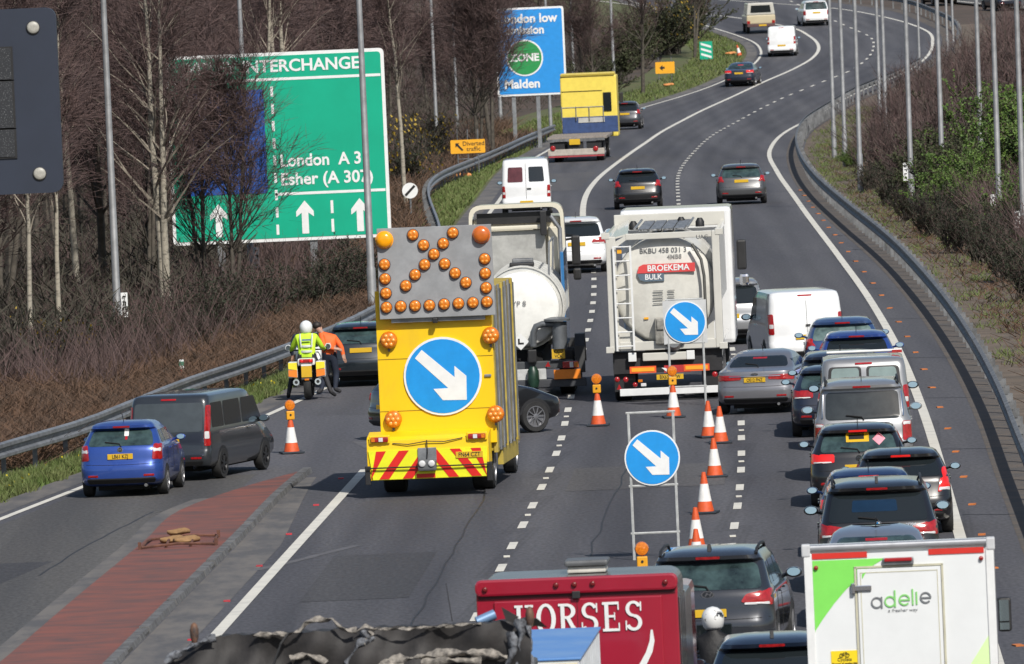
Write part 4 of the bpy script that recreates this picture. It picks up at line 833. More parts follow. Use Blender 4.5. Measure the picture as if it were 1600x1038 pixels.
text('logo_text', 'BULK', (xA + .14 + xC) / 2, yb - .005, (zB + zC) / 2, .17, SIGNWHITE, o, bold=.003, sx=(xC - xA - .18) / .47)
for c in (455, 468, 485, 497, 517):       # small print too fine to read
    x, z = Z6(335, c); part(t, 'fine_print', _M['mid_lettering'], lambda b: (b.box(x - .12, onend(x, z) - .02, z, .22, .006, .022), b.box(x + .17, onend(x, z) - .02, z, .15, .006, .022)))
x, z = Z6(250, 592); part(t, 'amber_sticker', SIGNYEL, lambda b: b.box(x, onend(x, z) - .01, z, .10, .01, .045))
x, z = Z6(118, 262); part(t, 'corner_marker', SIGNYEL, lambda b: b.box(x, -.02, z, .10, .012, .09))
text('post_marking', 'UAG', Z6(525, 190)[0], -.03, Z6(525, 190)[1] + .0, .13, GREYT, t, bold=.002)
# chassis end
zb0, zb1 = Z6(355, 965)[1], Z6(355, 930)[1]
part(t, 'chassis', mat('chassis_black', (.018, .018, .02), .7, var=.3), lambda b: (b.b2(xm-.5, xm+.5, .25, 9.0, .75, 1.15), b.b2(xm - hw + .05, xm + hw - .05, .18, .5, .62, zbot - .03)))
part(t, 'rear_bar', WHITEP, lambda b: b.b2(xm - hw + .18, xm + hw - .05, -.05, .10, zb0, zb1), bevel=.01)
for a, c in (((170, 300), (850, 850)), ((435, 562), (832, 832))):
    xa_, xb_ = Z6(a[0], c[0])[0], Z6(a[1], c[0])[0]; z = Z6(366, 838)[1]
    o = part(t, 'marker_board', mat('marker_red', (.75, .10, .02), .5, var=.05), lambda b: b.b2(xa_, xb_, -.02, .02, z - .075, z + .075))
    part(o, 'marker_centre', mat('marker_amber', (.85, .36, .02), .5, var=.05), lambda b: b.b2(xa_ + .04, xb_ - .04, -.028, -.021, z - .04, z + .045))
o = part(t, 'red_panel', mat('panel_red', (.45, .03, .03), .5), lambda b: b.b2(Z6(302, 0)[0], Z6(433, 0)[0], -.01, .03, Z6(366, 858)[1], Z6(366, 822)[1]))
part(o, 'wing_mark', SIGNWHITE, lambda b: b.prism([(xm - .02, Z6(366, 855)[1]), (xm + .14, Z6(366, 832)[1]), (xm + .05, Z6(366, 834)[1]), (xm + .0, Z6(366, 842)[1]), (xm - .05, Z6(366, 834)[1]), (xm - .14, Z6(366, 832)[1])], -.02, -.012))
plate(t, Z6(368, 878)[0], -.03, Z6(368, 878)[1], 'BX63 OHW', .60, .115)
for a, c, r_ in ((108, 893, .062), (150, 893, .062), (196, 918, .055), (588, 866, .065)): lamp(t, 'tail_lamp', Z6(a, c)[0], .0, Z6(a, c)[1], r_, REDL, .06)
part(t, 'amber_lamp', ORLAMP, lambda b: b.box(Z6(222, 899)[0], .0, Z6(222, 899)[1], .10, .05, .06), bevel=.01); part(t, 'white_lamp', CLEAR, lambda b: b.box(Z6(238, 918)[0], .0, Z6(238, 918)[1], .12, .05, .07), bevel=.01)
part(t, 'triangle_reflector', REDL, lambda b: b.prism([Z6(106, 942), Z6(132, 942), Z6(118, 915)], -.02, .02))
for sx in (-.78, .52):
    part(t, 'twist_lock', WHITEP, lambda b: b.b2(xm + sx - .09, xm + sx + .09, .0, .16, zbot - .24, zbot - .04), bevel=.015)
part(t, 'cross_member', FR, lambda b: b.b2(xm - .55, xm + .55, .02, .16, zbot - .24, zbot - .06), bevel=.02)
for sg in (-1, 1):
    part(t, 'mudflap', BLACK, lambda b: b.b2(xm + sg * (hw - .52), xm + sg * (hw - .06), .30, .33, .22, .85))
    for y in (.95, 2.25, 3.55): dualwheel(t, xm + sg * (hw - .24), y, .5, .38)
    dualwheel(t, xm + sg * (hw - .20), 8.6, .5, .30)
    part(t, 'mudguard', GALVD, lambda b: b.prismx([(.35, .75), (.5, 1.05), (1.4, 1.08), (1.5, 1.0), (.6, .97), (.45, .72)], xm + sg * (hw - .42), xm + sg * (hw - .04)))

# ---- flatbed with yellow cab
t, q = lorry('flatbed_truck', 'flatbed lorry with tall yellow cab under the blue sign', 'truck', 904, 253, X0, -1)
Z7 = lambda a, c: q(740 + a / 2.882, 80 + c / 2.882)
xl, xr = Z7(330, 400)[0], Z7(605, 400)[0]; zd0 = Z7(450, 388)[1]
part(t, 'cab', mat('cab_yellow', (.78, .62, .10), .45, var=.05, coat=.3), lambda b: b.b2(Z7(350, 0)[0], Z7(608, 0)[0], 7.6, 9.6, .95, Z7(470, 112)[1] - .14), bevel=.07)
part(t, 'roof_fairing', mat('fairing_yellow', (.70, .55, .10), .5, var=.08), lambda b: b.prismx([(7.55, Z7(470, 112)[1] - .15), (7.5, Z7(470, 112)[1] - .05), (8.6, Z7(470, 112)[1]), (9.4, Z7(470, 112)[1] - .2)], Z7(352, 0)[0], Z7(600, 0)[0]), bevel=.02)
part(t, 'window', GLASS, lambda b: b.b2(Z7(545, 0)[0], Z7(582, 0)[0], 7.54, 7.62, Z7(560, 285)[1], Z7(560, 200)[1]), bevel=.02)
part(t, 'panel_seam', DARK, lambda b: b.b2(Z7(355, 0)[0], Z7(540, 0)[0], 7.58, 7.61, Z7(450, 197)[1], Z7(450, 194)[1]))
part(t, 'headboard', mat('headboard_blue', (.03, .06, .16), .5, var=.2), lambda b: b.b2(Z7(355, 0)[0], Z7(610, 0)[0], 7.0, 7.1, zd0 + .02, Z7(470, 296)[1] - .15), bevel=.02)
part(t, 'headboard_panel', mat('pale_board', (.42, .42, .40), .6), lambda b: b.b2(Z7(430, 0)[0], Z7(550, 0)[0], 6.97, 6.99, Z7(490, 322)[1] - .15, Z7(490, 300)[1] - .15))
for a in (355, 420, 480, 545): part(t, 'rail_post', GALVD, lambda b: b.tube([(Z7(a, 0)[0], 6.95, Z7(a, 330)[1]), (Z7(a, 0)[0], 6.95, Z7(a, 265)[1])], .03, 5))
part(t, 'top_rail', GALVD, lambda b: b.tube([(Z7(355, 0)[0], 6.95, Z7(450, 268)[1]), (Z7(548, 0)[0], 6.95, Z7(450, 268)[1])], .03, 5))
zd = Z7(450, 388)[1]
part(t, 'deck', mat('deck_boards', (.24, .21, .185), .8, var=.3, stretch=(6, .3, 1)), lambda b: b.b2(xl, xr - .05, .05, 7.0, zd - .10, zd + .02), bevel=.015)
part(t, 'rear_beam', GALVD, lambda b: b.b2(xl + .05, xr - .15, .0, .06, zd - .18, zd - .06))
for i in range(3): part(t, 'locker', BLACK, lambda b: b.b2(xl + .12 + i * .85, xl + .80 + i * .85, .1, .6, zd - .75, zd - .22), bevel=.02)
part(t, 'bumper', mat('bumper_cream', (.42, .38, .33), .5, var=.15), lambda b: b.b2(xl + .02, xr - .18, -.02, .12, Z7(455, 468)[1], Z7(455, 440)[1]), bevel=.02)
part(t, 'red_strip', mat('strip_red', (.36, .05, .06), .5, var=.1), lambda b: b.b2(xl + .05, xr - .2, -.01, .10, Z7(455, 476)[1], Z7(455, 469)[1]))
for a in (357, 550): lamp(t, 'tail_light', Z7(a, 438)[0], -.03, Z7(a, 438)[1], .12, REDL, .05)
plate(t, Z7(455, 408)[0], -.03, Z7(455, 408)[1], None, .50, .26)
for sg in (-1, 1):
    for y in (1.6, 2.9, 7.9): dualwheel(t, (xl + xr) / 2 + sg * .98, y, .5, .36)
part(t, 'door_mirror', BLACK, lambda b: b.b2(Z7(612, 0)[0], Z7(630, 0)[0], 9.2, 9.4, Z7(620, 250)[1], Z7(620, 205)[1]), bevel=.03)

# ---- far beige pick-up
t, q = lorry('pickup_truck', 'beige canopy pick-up furthest up the far bend', 'truck', 1190, 53, X0, -1)
part(t, 'body', paint('beige', (.52, .45, .30)), lambda b: b.b2(-.98, .98, .0, 4.8, .62, 1.22), bevel=.07)
part(t, 'canopy', paint('canopy_cream', (.50, .49, .44)), lambda b: b.prism([(-.98, 1.23), (.98, 1.23), (.86, 2.05), (-.86, 2.05)], .05, 3.2), bevel=.06)
part(t, 'rear_window', GLASS, lambda b: b.prism([(-.70, 1.40), (.70, 1.40), (.64, 1.88), (-.64, 1.88)], .02, .08))
part(t, 'bumper', mat('bumper_maroon', (.10, .05, .05), .5), lambda b: b.b2(-.95, .95, -.06, .1, .42, .62), bevel=.02)
for x in (-.85, .85): part(t, 'tail_light', REDL, lambda b: b.b2(x - .1, x + .1, -.03, .02, .64, .84), bevel=.01)
plate(t, .1, -.07, .52, None); 
for sg in (-1, 1):
    for y in (.9, 4.0): wheel(t, sg * .86, y, .37, .24, 's5')

# ---- red horsebox
t, q = lorry('horsebox', 'red horsebox lorry with white HORSES lettering and a roof vent', 'truck', 912, 1290, XS, -1.7)
Z8 = lambda a, c: q(730 + a / 4., 870 + c / 4.)
HR = paint('horsebox_red', (.30, .008, .025), .05); xl, xr = Z8(55, 300)[0], Z8(1320, 300)[0]; zt = Z8(650, 130)[1]
sh_ = rq([(xl, .55), (xr, .55), (xr, zt), (xl, zt)], .14, 5)
part(t, 'body', mat('horsebox_aluminium', (.20, .195, .195), .25, .7, var=.25, scale=1.2, stretch=(1, 1, .4)), lambda b: b.prism([((x - (xl+xr)/2) * .985 + (xl+xr)/2, z) for x, z in rq([(xl, .5), (xr, .5), (xr, zt - .01), (xl, zt - .01)], .20, 6)], .05, 1.9), bevel=.015)
part(t, 'fore_body', _M['horsebox_aluminium'], lambda b: b.b2(xl + .10, xr - .10, 1.9, 5.6, .5, zt - .50), bevel=.06)
for i in range(4): part(t, 'side_strip', CHROME, lambda b: b.b2(xr - .012, xr + .012, .25 + i * .42, .33 + i * .42, .6, zt - .30))
part(t, 'rear_wall', HR, lambda b: b.prism(sh_, .0, .06), bevel=.02)
zr = Z8(650, 225)[1]
part(t, 'top_header', HR, lambda b: b.prism(rq([(xl - .01, zr), (xr + .01, zr), (xr + .01, zt + .02), (xl - .01, zt + .02)], .10, 5), -.07, .02), bevel=.03)
part(t, 'header_shadow_gap', mat('gap_dark', (.06, .004, .008), .6), lambda b: b.b2(xl + .03, xr - .03, -.02, .0, zr - .035, zr - .002))
part(t, 'ramp', paint('ramp_red', (.32, .009, .027), .05), lambda b: b.b2(xl + .22, xr - .20, -.035, .0, .55, zr - .07), bevel=.012)
part(t, 'door_seam', mat('gap_dark', (.06, .004, .008), .6), lambda b: b.b2((xl+xr)/2 - .004, (xl+xr)/2 + .004, -.037, -.034, .6, zr - .08))
for a, c in ((110, 203), (556, 173), (670, 168), (785, 162), (1240, 150)): lamp(t, 'marker_lamp', Z8(a, c)[0], -.075, Z8(a, c)[1], .035, mat('dark_red_lamp', (.14, .01, .01), .3), .03, 10)
part(t, 'latch', BLACK, lambda b: b.box(Z8(682, 235)[0], -.06, Z8(682, 232)[1], .10, .06, .09), bevel=.01)
x, z = Z8(720, 110); o = part(t, 'roof_vent', mat('vent_white', (.60, .58, .52), .5), lambda b: b.b2(x - .24, x + .24, .9, 1.4, zt - .0, zt + .08), bevel=.02)
part(o, 'vent_lid', mat('vent_grey', (.10, .105, .11), .5, var=.2), lambda b: b.b2(x - .27, x + .27, .85, 1.45, zt + .085, zt + .16), bevel=.03)
x0, x1 = Z8(290, 360)[0], Z8(1115, 350)[0]; z = Z8(700, 362)[1] - .03
lw_ = (x1 - x0) / 6.02; lh = .36
def stroke(b, P, w, y):
    for k, ((a, c), (d, e)) in enumerate(zip(P, P[1:])):
        L_ = math.hypot(d - a, e - c); b.box((a + d) / 2, y - .0007 * (k % 3), (c + e) / 2, L_ + w * .5, .012, w, ry=-math.atan2(e - c, d - a))
def letter(ch, X):
    def g_(b):
        y = -.046; bx = lambda u0, u1, v0, v1, dy=0.: b.b2(X + u0 * lw_, X + u1 * lw_, y - .006 - dy, y + .006, z + (v0 - .5) * lh, z + (v1 - .5) * lh)
        def arc(cx_, cz_, ro, hi_, ri, hj, a0, a1, dy=.0):
            n = 20; vs = []; fs = []
            for k in range(n + 1):
                a = rad(a0 + (a1 - a0) * k / n)
                for (r_, h_) in ((ro, hi_), (ri, hj)):
                    for yy in (y - .006 - dy, y + .006): vs.append((X + (cx_ + r_ * math.cos(a)) * lw_, yy, z + (cz_ - .5 + h_ * math.sin(a)) * lh))
            for k in range(n): i = k * 4; j = i + 4; fs += [(i, j, j+2, i+2), (i, i+1, j+1, j), (i+2, j+2, j+3, i+3)]
            b.add(vs, fs)
        if ch == 'H':
            for u in (.14, .62): bx(u, u + .18, 0, 1); bx(u - .10, u + .28, 0, .08, .001); bx(u - .10, u + .28, .92, 1, .001)
            bx(.30, .64, .46, .56, .002)
        if ch == 'O': arc(.47, .5, .45, .53, .25, .43, 0, 360)
        if ch == 'R':
            bx(.14, .32, 0, 1); bx(.04, .42, 0, .08, .001); bx(.04, .30, .92, 1, .001); arc(.42, .74, .40, .26, .20, .17, -90, 90, .002); bx(.30, .44, .91, 1, .003); bx(.30, .44, .48, .57, .003)
            stroke(b, [(X + .46 * lw_, z + .02 * lh), (X + .66 * lw_, z - .28 * lh), (X + .86 * lw_, z - .47 * lh)], .17 * lw_, y - .003)
        if ch == 'E':
            bx(.14, .32, 0, 1); bx(.04, .82, 0, .09, .001); bx(.04, .80, .91, 1, .001); bx(.30, .62, .47, .55, .002); bx(.76, .82, .02, .28, .003); bx(.74, .80, .72, .98, .003); bx(.57, .62, .38, .64, .003)
        if ch == 'S':
            arc(.46, .74, .36, .27, .19, .18, 20, 270, .0); arc(.46, .27, .38, .28, .20, .18, -160, 90, .001); bx(.76, .82, .66, .98, .002); bx(.08, .14, .02, .34, .002)
    part(t, 'letter', WHITEP, g_)
for k, ch in enumerate('HORSES'): letter(ch, x0 + k * lw_ * 1.005)
def swoosh(b):
    P0 = [Z8(1155, 450), Z8(1158, 520), Z8(1140, 590), Z8(1105, 660), Z8(1040, 760)]; w_ = [.012, .03, .04, .045, .05]
    L_ = [(x - w, z) for (x, z), w in zip(P0, w_)]; R_ = [(x + w, z) for (x, z), w in zip(P0, w_)]; b.prism(L_ + R_[::-1], -.046, -.038)
part(t, 'swoosh', WHITEP, swoosh)
part(t, 'chassis', DARK, lambda b: b.b2(-.5, .5, .4, 7.5, .35, .7))
part(t, 'cab', paint('cab_red', (.32, .012, .02)), lambda b: b.b2(xl + .15, xr - .15, 5.8, 7.6, .5, 2.5), bevel=.10)
for sg in (-1, 1):
    for y in (1.6, 6.6): dualwheel(t, (xl+xr)/2 + sg * .9, y, .42, .36)
for x in (xl + .12, xr - .12): part(t, 'tail_light', REDL, lambda b: b.b2(x - .08, x + .08, -.03, .02, .60, .95), bevel=.01)

# ---- white box van
t, q = lorry('box_van', 'white box van with green corner and grey-green lettering', 'van', 1412, 1268, XQ, -1.2)
Z9 = lambda a, c: q(1240 + a / 4.4444, 830 + c / 4.4444)
xl, xr = Z9(75, 400)[0] , Z9(1395, 400)[0]; zt = Z9(720, 72)[1]; WB = mat('box_white', (.70, .72, .72), .4, var=.03, scale=1.5, coat=.2)
part(t, 'box', WB, lambda b: b.b2(xl, xr, .05, .75, .75, zt - .03), bevel=.01)
part(t, 'fore_box', WB, lambda b: b.b2(xl + .01, xr - .01, .75, 4.2, .75, zt - .34), bevel=.03)
part(t, 'rear_wall', WB, lambda b: b.b2(xl + .10, xr - .09, .0, .045, .75, zt - .12))
for x in (xl + .05, xr - .045): part(t, 'corner_pillar', WHITEP, lambda b: b.b2(x - .05, x + .05, -.02, .10, .70, zt - .10), bevel=.01)
part(t, 'roof_rail', mat('rail_alu', (.42, .43, .45), .4, .6, var=.1), lambda b: b.b2(xl + .06, xr - .06, -.02, .15, zt - .07, zt), bevel=.025)
for x in (xl + .03, xr - .03): part(t, 'corner_cap', mat('cap_grey', (.50, .51, .52), .45, var=.1), lambda b: b.b2(x - .055, x + .055, -.03, .16, zt - .14, zt + .015), bevel=.02)
for a0, a1, c in ((123, 507, 170), (933, 1318, 118)):
    x0, x1 = Z9(a0, c)[0], Z9(a1, c)[0]; z = zt - .135; part(t, 'red_reflector_strip', mat('reflective_red', (.58, .03, .02), .4, var=.06), lambda b: b.b2(x0, x1, -.012, .0, z - .035, z + .035))
GRN = mat('leaf_green', (.20, .66, .10), .45, var=.03); PGRN = mat('pale_green', (.62, .82, .40), .45, var=.03)
zc_ = zt - .19
P = [(xl + .105, zc_), (Z9(630, 170)[0], zc_)] + [Z9(a, c) for a, c in ((540, 240), (450, 320), (360, 405), (280, 500), (205, 605), (150, 690))] + [(xl + .105, Z9(140, 705)[1])]
part(t, 'green_corner', GRN, lambda b: b.prism(P, -.006, .002))
part(t, 'pale_corner', PGRN, lambda b: b.prism([(xr - .10, Z9(1370, 720)[1]), (xr - .10, .8), (Z9(1040, 1250)[0], .8), Z9(1230, 920)], -.006, .002))
dx0, dx1 = Z9(447, 500)[0], Z9(1027, 500)[0]; dz = Z9(720, 250)[1]
part(t, 'rear_door', WB, lambda b: b.b2(dx0, dx1, -.022, .0, .8, dz), bevel=.006)
P2 = [(dx0 + .06, dz - .06), Z9(500, 282), (dx0 + .06, Z9(460, 330)[1])]
part(t, 'door_green_tip', GRN, lambda b: b.prism(P2, -.028, -.022))
for x0, x1, z0, z1 in ((dx0 - .035, dx0 - .01, .8, dz + .03), (dx1 + .01, dx1 + .035, .8, dz + .03), (dx0 - .035, dx1 + .035, dz + .01, dz + .035)):
    part(t, 'door_frame', mat('seal_cream', (.50, .48, .36), .6), lambda b: b.b2(x0, x1, -.018, -.003, z0, z1))
for x0, x1, z0, z1 in ((dx0 + .035, dx0 + .045, .8, dz - .04), (dx1 - .045, dx1 - .035, .8, dz - .04), (dx0 + .035, dx1 - .035, dz - .05, dz - .04)):
    part(t, 'door_bead', _M['seal_cream'], lambda b: b.b2(x0, x1, -.026, -.021, z0, z1))
x, z = Z9(465, 393); o = part(t, 'hinge', CHROME, lambda b: (b.b2(x - .10, x + .13, -.05, -.02, z - .035, z + .035), b.b2(x - .12, x - .07, -.06, -.01, z - .065, z + .065)), bevel=.01)
x, z = Z9(724, 200); o = part(t, 'lamp_bracket', GALV, lambda b: b.b2(x - .19, x + .19, -.06, .0, z - .05, z + .04), bevel=.015); part(o, 'brake_lamp', mat('dim_red_lamp', (.36, .01, .015), .25, var=.1, coat=.5), lambda b: b.b2(x - .17, x + .17, -.09, -.06, z - .005, z + .04), bevel=.012)
for a, c in ((152, 253), (1300, 182)): lamp(t, 'marker_lamp', Z9(a, c)[0], -.01, Z9(a, c)[1], .028, REDL, .03, 12)
def ring_glyph(b, cx, cz, r, w, a0=0, a1=360, n=28):
    vs = []; fs = []
    for k in range(n + 1):
        a = rad(a0 + (a1 - a0) * k / n)
        for rr in (r, r - w):
            for y in (-.034, -.026): vs.append((cx + rr * math.cos(a), y, cz + rr * math.sin(a)))
    for k in range(n):
        i = k * 4; j = i + 4; fs += [(i, j, j+2, i+2), (i+1, i+3, j+3, j+1), (i, i+1, j+1, j), (i+2, j+2, j+3, i+3)]
    b.add(vs, fs)
GRL = mat('logo_grey', (.16, .17, .18), .5, var=0); LGR = mat('logo_green', (.22, .58, .16), .5, var=0); k = 1 / 4.4444 / (F / at(1412, 1268).y)
base = Z9(745, 480); u = lambda a: base[0] + (a - 745) * k; v_ = lambda c: base[1] - (c - 480) * k + 0.
R_ = 40 * k; w_ = 11 * k
for nm, mt_, cxp, czp, extra in (('letter_a', GRL, 575, 486, 'a'), ('letter_d', LGR, 668, 482, 'd'), ('letter_e', LGR, 768, 474, 'e'), ('letter_e', GRL, 916, 464, 'e')):
    cx_, cz_ = u(cxp), v_(czp); 
    def g_(b):
        ring_glyph(b, cx_, cz_, R_, w_, 0 if extra != 'e' else 0, 360 if extra != 'e' else 318)
        if extra == 'a': b.b2(cx_ + R_ - w_, cx_ + R_, -.036, -.028, cz_ - R_, cz_ + R_)
        if extra == 'd': b.b2(cx_ + R_ - w_, cx_ + R_, -.036, -.028, cz_ - R_, cz_ + R_ * 1.95)
        if extra == 'e': b.b2(cx_ - R_ + w_, cx_ + R_ - .002, -.036, -.028, cz_ - w_ * .5, cz_ + w_ * .4)
    part(t, nm, mt_, g_)
for nm, a, c0, c1 in (('letter_l', 826, 400, 512), ('letter_i', 853, 420, 510)): part(t, nm, LGR, lambda b: b.b2(u(a) - w_/2, u(a) + w_/2, -.034, -.026, v_(c1), v_(c0)))
text('slogan', 'a fresher way', u(752), -.026, v_(546), 34 * k, GRL, t, shear=.25, sx=1.12)
x0, x1 = Z9(257, 850)[0], Z9(445, 850)[0]; z1 = Z9(350, 830)[1]; z0 = z1 - .42
o = part(t, 'cyclist_notice', SIGNYEL if False else mat('notice_yellow', (.82, .60, .01), .5, var=.03), lambda b: b.b2(x0, x1, -.008, .0, z0, z1))
text('notice_text', 'Cyclists', (x0+x1)/2, -.012, z1 - .108, .060, INK, o, sx=.95); text('notice_text', 'Beware of passing this', (x0+x1)/2, -.012, z1 - .158, .036, INK, o, bold=.001, sx=.95)
def bike(b):
    ring_glyph(b, 0, 0, .045, .008, n=16); ring_glyph(b, .13, 0, .045, .008, n=16)
    for p0, p1 in (((0, 0), (.045, .06)), ((.045, .06), (.11, .06)), ((.11, .06), (.13, 0)), ((.045, .06), (.06, 0)), ((.06, 0), (.11, .06)), ((.06, 0), (0, 0)), ((.11, .06), (.10, .085))): b.tube([(p0[0], -.03, p0[1]), (p1[0], -.03, p1[1])], .004, 4)
bo = part(o, 'cycle_symbol', INK, bike); bo.location = ((x0+x1)/2 - .036, .012, z1 - .055); bo.scale = (.56, 1, .56)
part(t, 'chassis', DARK, lambda b: b.b2(-.5, .5, .4, 6, .35, .72)); part(t, 'cab', WHITEP, lambda b: b.b2(xl + .1, xr - .1, 4.3, 6.0, .5, 2.1), bevel=.1)
part(t, 'tail_bumper', BLACK, lambda b: b.b2(xl + .05, xr - .05, -.05, .1, .45, .62), bevel=.02)
xm_, zm_ = Z9(1462, 760); mo = part(t, 'door_mirror', BLACK, lambda b: b.b2(xm_ - .09, xm_ + .08, 5.0, 5.12, zm_ - .24, zm_ + .20), bevel=.04)
part(mo, 'mirror_glass', MIRROR, lambda b: b.b2(xm_ - .07, xm_ + .05, 4.98, 4.995, zm_ - .10, zm_ + .17)); part(mo, 'lower_mirror_glass', MIRROR, lambda b: b.b2(xm_ - .07, xm_ + .05, 4.98, 4.995, zm_ - .21, zm_ - .12))
part(t, 'mirror_arm', BLACK, lambda b: b.tube([(xr, 5.2, zm_ + .16), (xm_ - .05, 5.1, zm_ + .16)], .02, 6))
for sg in (-1, 1):
    for y in (1.3, 5.2): dualwheel(t, (xl+xr)/2 + sg * .85, y, .36, .3)

# ---- pale blue box body partly in front of the horsebox
P = at(908, 1027, 2.83); rz_ = rad(-3.2); t = thing('blue_box_van', 'pale blue roofed box van in front of the red horsebox', 'van', (P.x - .90 * math.cos(rz_), P.y - .90 * math.sin(rz_), gz(P.y)), rz_)
BLU = mat('roof_blue', (.085, .23, .54), .4, col2=(.17, .31, .55), scale=1.2, detail=6, lo=.4, hi=.75)
part(t, 'box', mat('box_grey_white', (.50, .52, .54), .5, var=.12, scale=1.5), lambda b: b.b2(-.95, .88, .0, 4.8, .7, 2.80), bevel=.01)
part(t, 'roof', BLU, lambda b: b.b2(-.97, .90, -.02, 4.85, 2.803, 2.83), bevel=.008)
part(t, 'rear_panel', mat('panel_cream', (.62, .55, .38), .5, var=.1), lambda b: b.b2(-.93, .86, -.03, .0, .75, 2.77), bevel=.006)
for i in range(11): part(t, 'side_rib', mat('rib_grey', (.46, .48, .5), .5, var=.1), lambda b: b.b2(.88, .90, .2 + i * .42, .26 + i * .42, .75, 2.78))
part(t, 'chassis', DARK, lambda b: b.b2(-.4, .4, .2, 6.4, .4, .68)); part(t, 'cab', mat('cab_pale_blue', (.16, .30, .55), .4, coat=.5), lambda b: b.b2(-.9, .85, 4.9, 6.5, .5, 2.0), bevel=.1)
for sg in (-1, 1):
    for y in (1.2, 5.6): dualwheel(t, sg * .75, y, .36, .26)

# ---- tipper with torn sheeting at the bottom edge
P = at(545, 1010, 3.55); t = thing('tipper_lorry', 'tipper lorry with torn black sheeting at the bottom edge', 'truck', (P.x, P.y, gz(P.y)), rad(-3))
s_ = F / P.y; lx = lambda px, py: ((px - 545) * math.cos(ROLL) + (1010 - py) * math.sin(ROLL)) / s_; lz = lambda px, py: 3.55 + (-(px - 545) * math.sin(ROLL) + (1010 - py) * math.cos(ROLL)) / s_
SHEET = mat('torn_sheet', (.030, .027, .026), .7, col2=(.012, .011, .011), scale=3, bump=.6, detail=6); FRAY = mat('frayed_fabric', (.34, .31, .27), .9, col2=(.07, .065, .06), scale=14, bump=.8, detail=6); FRB = mat('frayed_blue_grey', (.22, .235, .26), .8, col2=(.03, .03, .035), scale=14, bump=.8, detail=6)
top = [(262, 1034), (300, 1008), (345, 994), (420, 991), (470, 988), (520, 984), (560, 984), (600, 980), (660, 979), (720, 975), (770, 971), (800, 969), (832, 967)]
def sheet(b):
    n = 60; m = 10; vs = []; fs = []; xs = np.linspace(262, 832, n); ty = np.interp(xs, [p[0] for p in top], [p[1] for p in top])
    for j in range(m):
        for i in range(n):
            py = ty[i] + j * 16; x = lx(xs[i], py); z = lz(xs[i], py); vs.append((x, .06 * math.sin(i * .7 + j * .5) + .05 * math.sin(i * .23 - j) - .03 * j, z + .012 * math.sin(i * 1.9)))
    for j in range(m):          # top surface running back over the load
        pass
    for i in range(n):
        vs.append((vs[i][0], 1.0 + .1 * math.sin(i), vs[i][2] - .05)); 
    for i in range(n): vs.append((vs[i][0], 3.2, vs[i][2] - .30))
    for j in range(m - 1):
        for i in range(n - 1): fs.append((j*n+i, j*n+i+1, (j+1)*n+i+1, (j+1)*n+i))
    o = m * n
    for i in range(n - 1): fs += [(i+1, i, o+i, o+i+1), (o+i+1, o+i, o+n+i, o+n+i+1)]
    b.add(vs, fs)
part(t, 'torn_sheet', SHEET, sheet, smooth=60)
def fray(pts, mt_, r0, name='frayed_edge'):
    b = MB(); pp = []
    for (a, c), (d, e) in zip(pts, pts[1:]):
        k = max(2, int(math.hypot(d - a, e - c) / 6))
        for i in range(k): f_ = i / k; pp.append(Vector((lx(a + (d-a)*f_, c + (e-c)*f_), -.10, lz(a + (d-a)*f_, c + (e-c)*f_))))
    R_ = random.Random(int(pts[0][0])); cols = 6; vs = []; fs = []
    for i, p in enumerate(pp):
        d = (pp[min(i+1, len(pp)-1)] - pp[max(i-1, 0)]).normalized(); n = Vector((-d.z, 0, d.x)); w_ = r0 * (.62 + .30 * math.sin(i * .55 + pts[0][0]) + R_.uniform(-.15, .15))
        for c in range(cols):
            f_ = c / (cols - 1) * 2 - 1; vs.append(p + n * f_ * w_ + Vector((R_.uniform(-.004, .004), -r0 * .8 * (1 - f_ * f_) + R_.uniform(-.012, .012), .012 * math.sin(i * 1.3 + c))))
    for i in range(len(pp) - 1):
        for c in range(cols - 1): fs.append((i*cols+c, i*cols+c+1, (i+1)*cols+c+1, (i+1)*cols+c))
    b.add(vs, fs); b.build(name, mt_, t, smooth=70, fix=False)
fray([(258, 1036), (275, 1022), (300, 1010), (330, 998), (345, 994)], FRB, .05)
fray([(395, 993), (420, 991), (452, 990), (470, 985), (478, 972), (495, 968), (520, 966), (528, 976), (545, 985), (565, 984)], FRAY, .035)
fray([(560, 985), (572, 977), (585, 982), (640, 981), (690, 977), (760, 972)], FRAY, .016)
fray([(565, 985), (580, 996), (562, 1005), (556, 1016), (545, 1030), (540, 1042)], FRB, .055)
fray([(576, 985), (584, 990), (572, 998), (566, 1010)], FRAY, .05)
fray([(812, 965), (818, 985), (812, 1005), (818, 1025), (812, 1045)], FRB, .07); fray([(826, 975), (832, 1000), (826, 1020), (830, 1045)], FRB, .06); fray([(798, 985), (806, 1010), (798, 1030), (790, 1045)], FRB, .07)
fray([(610, 1034), (660, 1024), (720, 1018), (780, 1022), (800, 1028)], FRAY, .07); fray([(590, 1042), (640, 1036), (700, 1030), (760, 1032)], FRAY, .08); fray([(455, 1030), (480, 1022), (500, 1030), (515, 1040)], FRAY, .07)
def knob(px, py, r, mt_, nm):
    b = MB(); b.lathe([(r*.6, -.12), (r, -.05), (r*1.05, .02), (r*.7, .08), (r*.2, .1)], (lx(px, py), -.05, lz(px, py)), 'Z', 12); b.build(nm, mt_, t, smooth=60)
knob(303, 988, .045, mat('rusty_steel', (.16, .08, .045), .7, col2=(.03, .025, .025), scale=8), 'post_end'); knob(829, 961, .045, mat('rusty_steel', (.16, .08, .045)), 'post_end')
part(t, 'sheet_flap', SHEET, lambda b: b.prism([(lx(785, 947), lz(785, 947)), (lx(812, 962), lz(812, 962)), (lx(806, 972), lz(806, 972)), (lx(792, 968), lz(792, 968))], -.10, -.07))
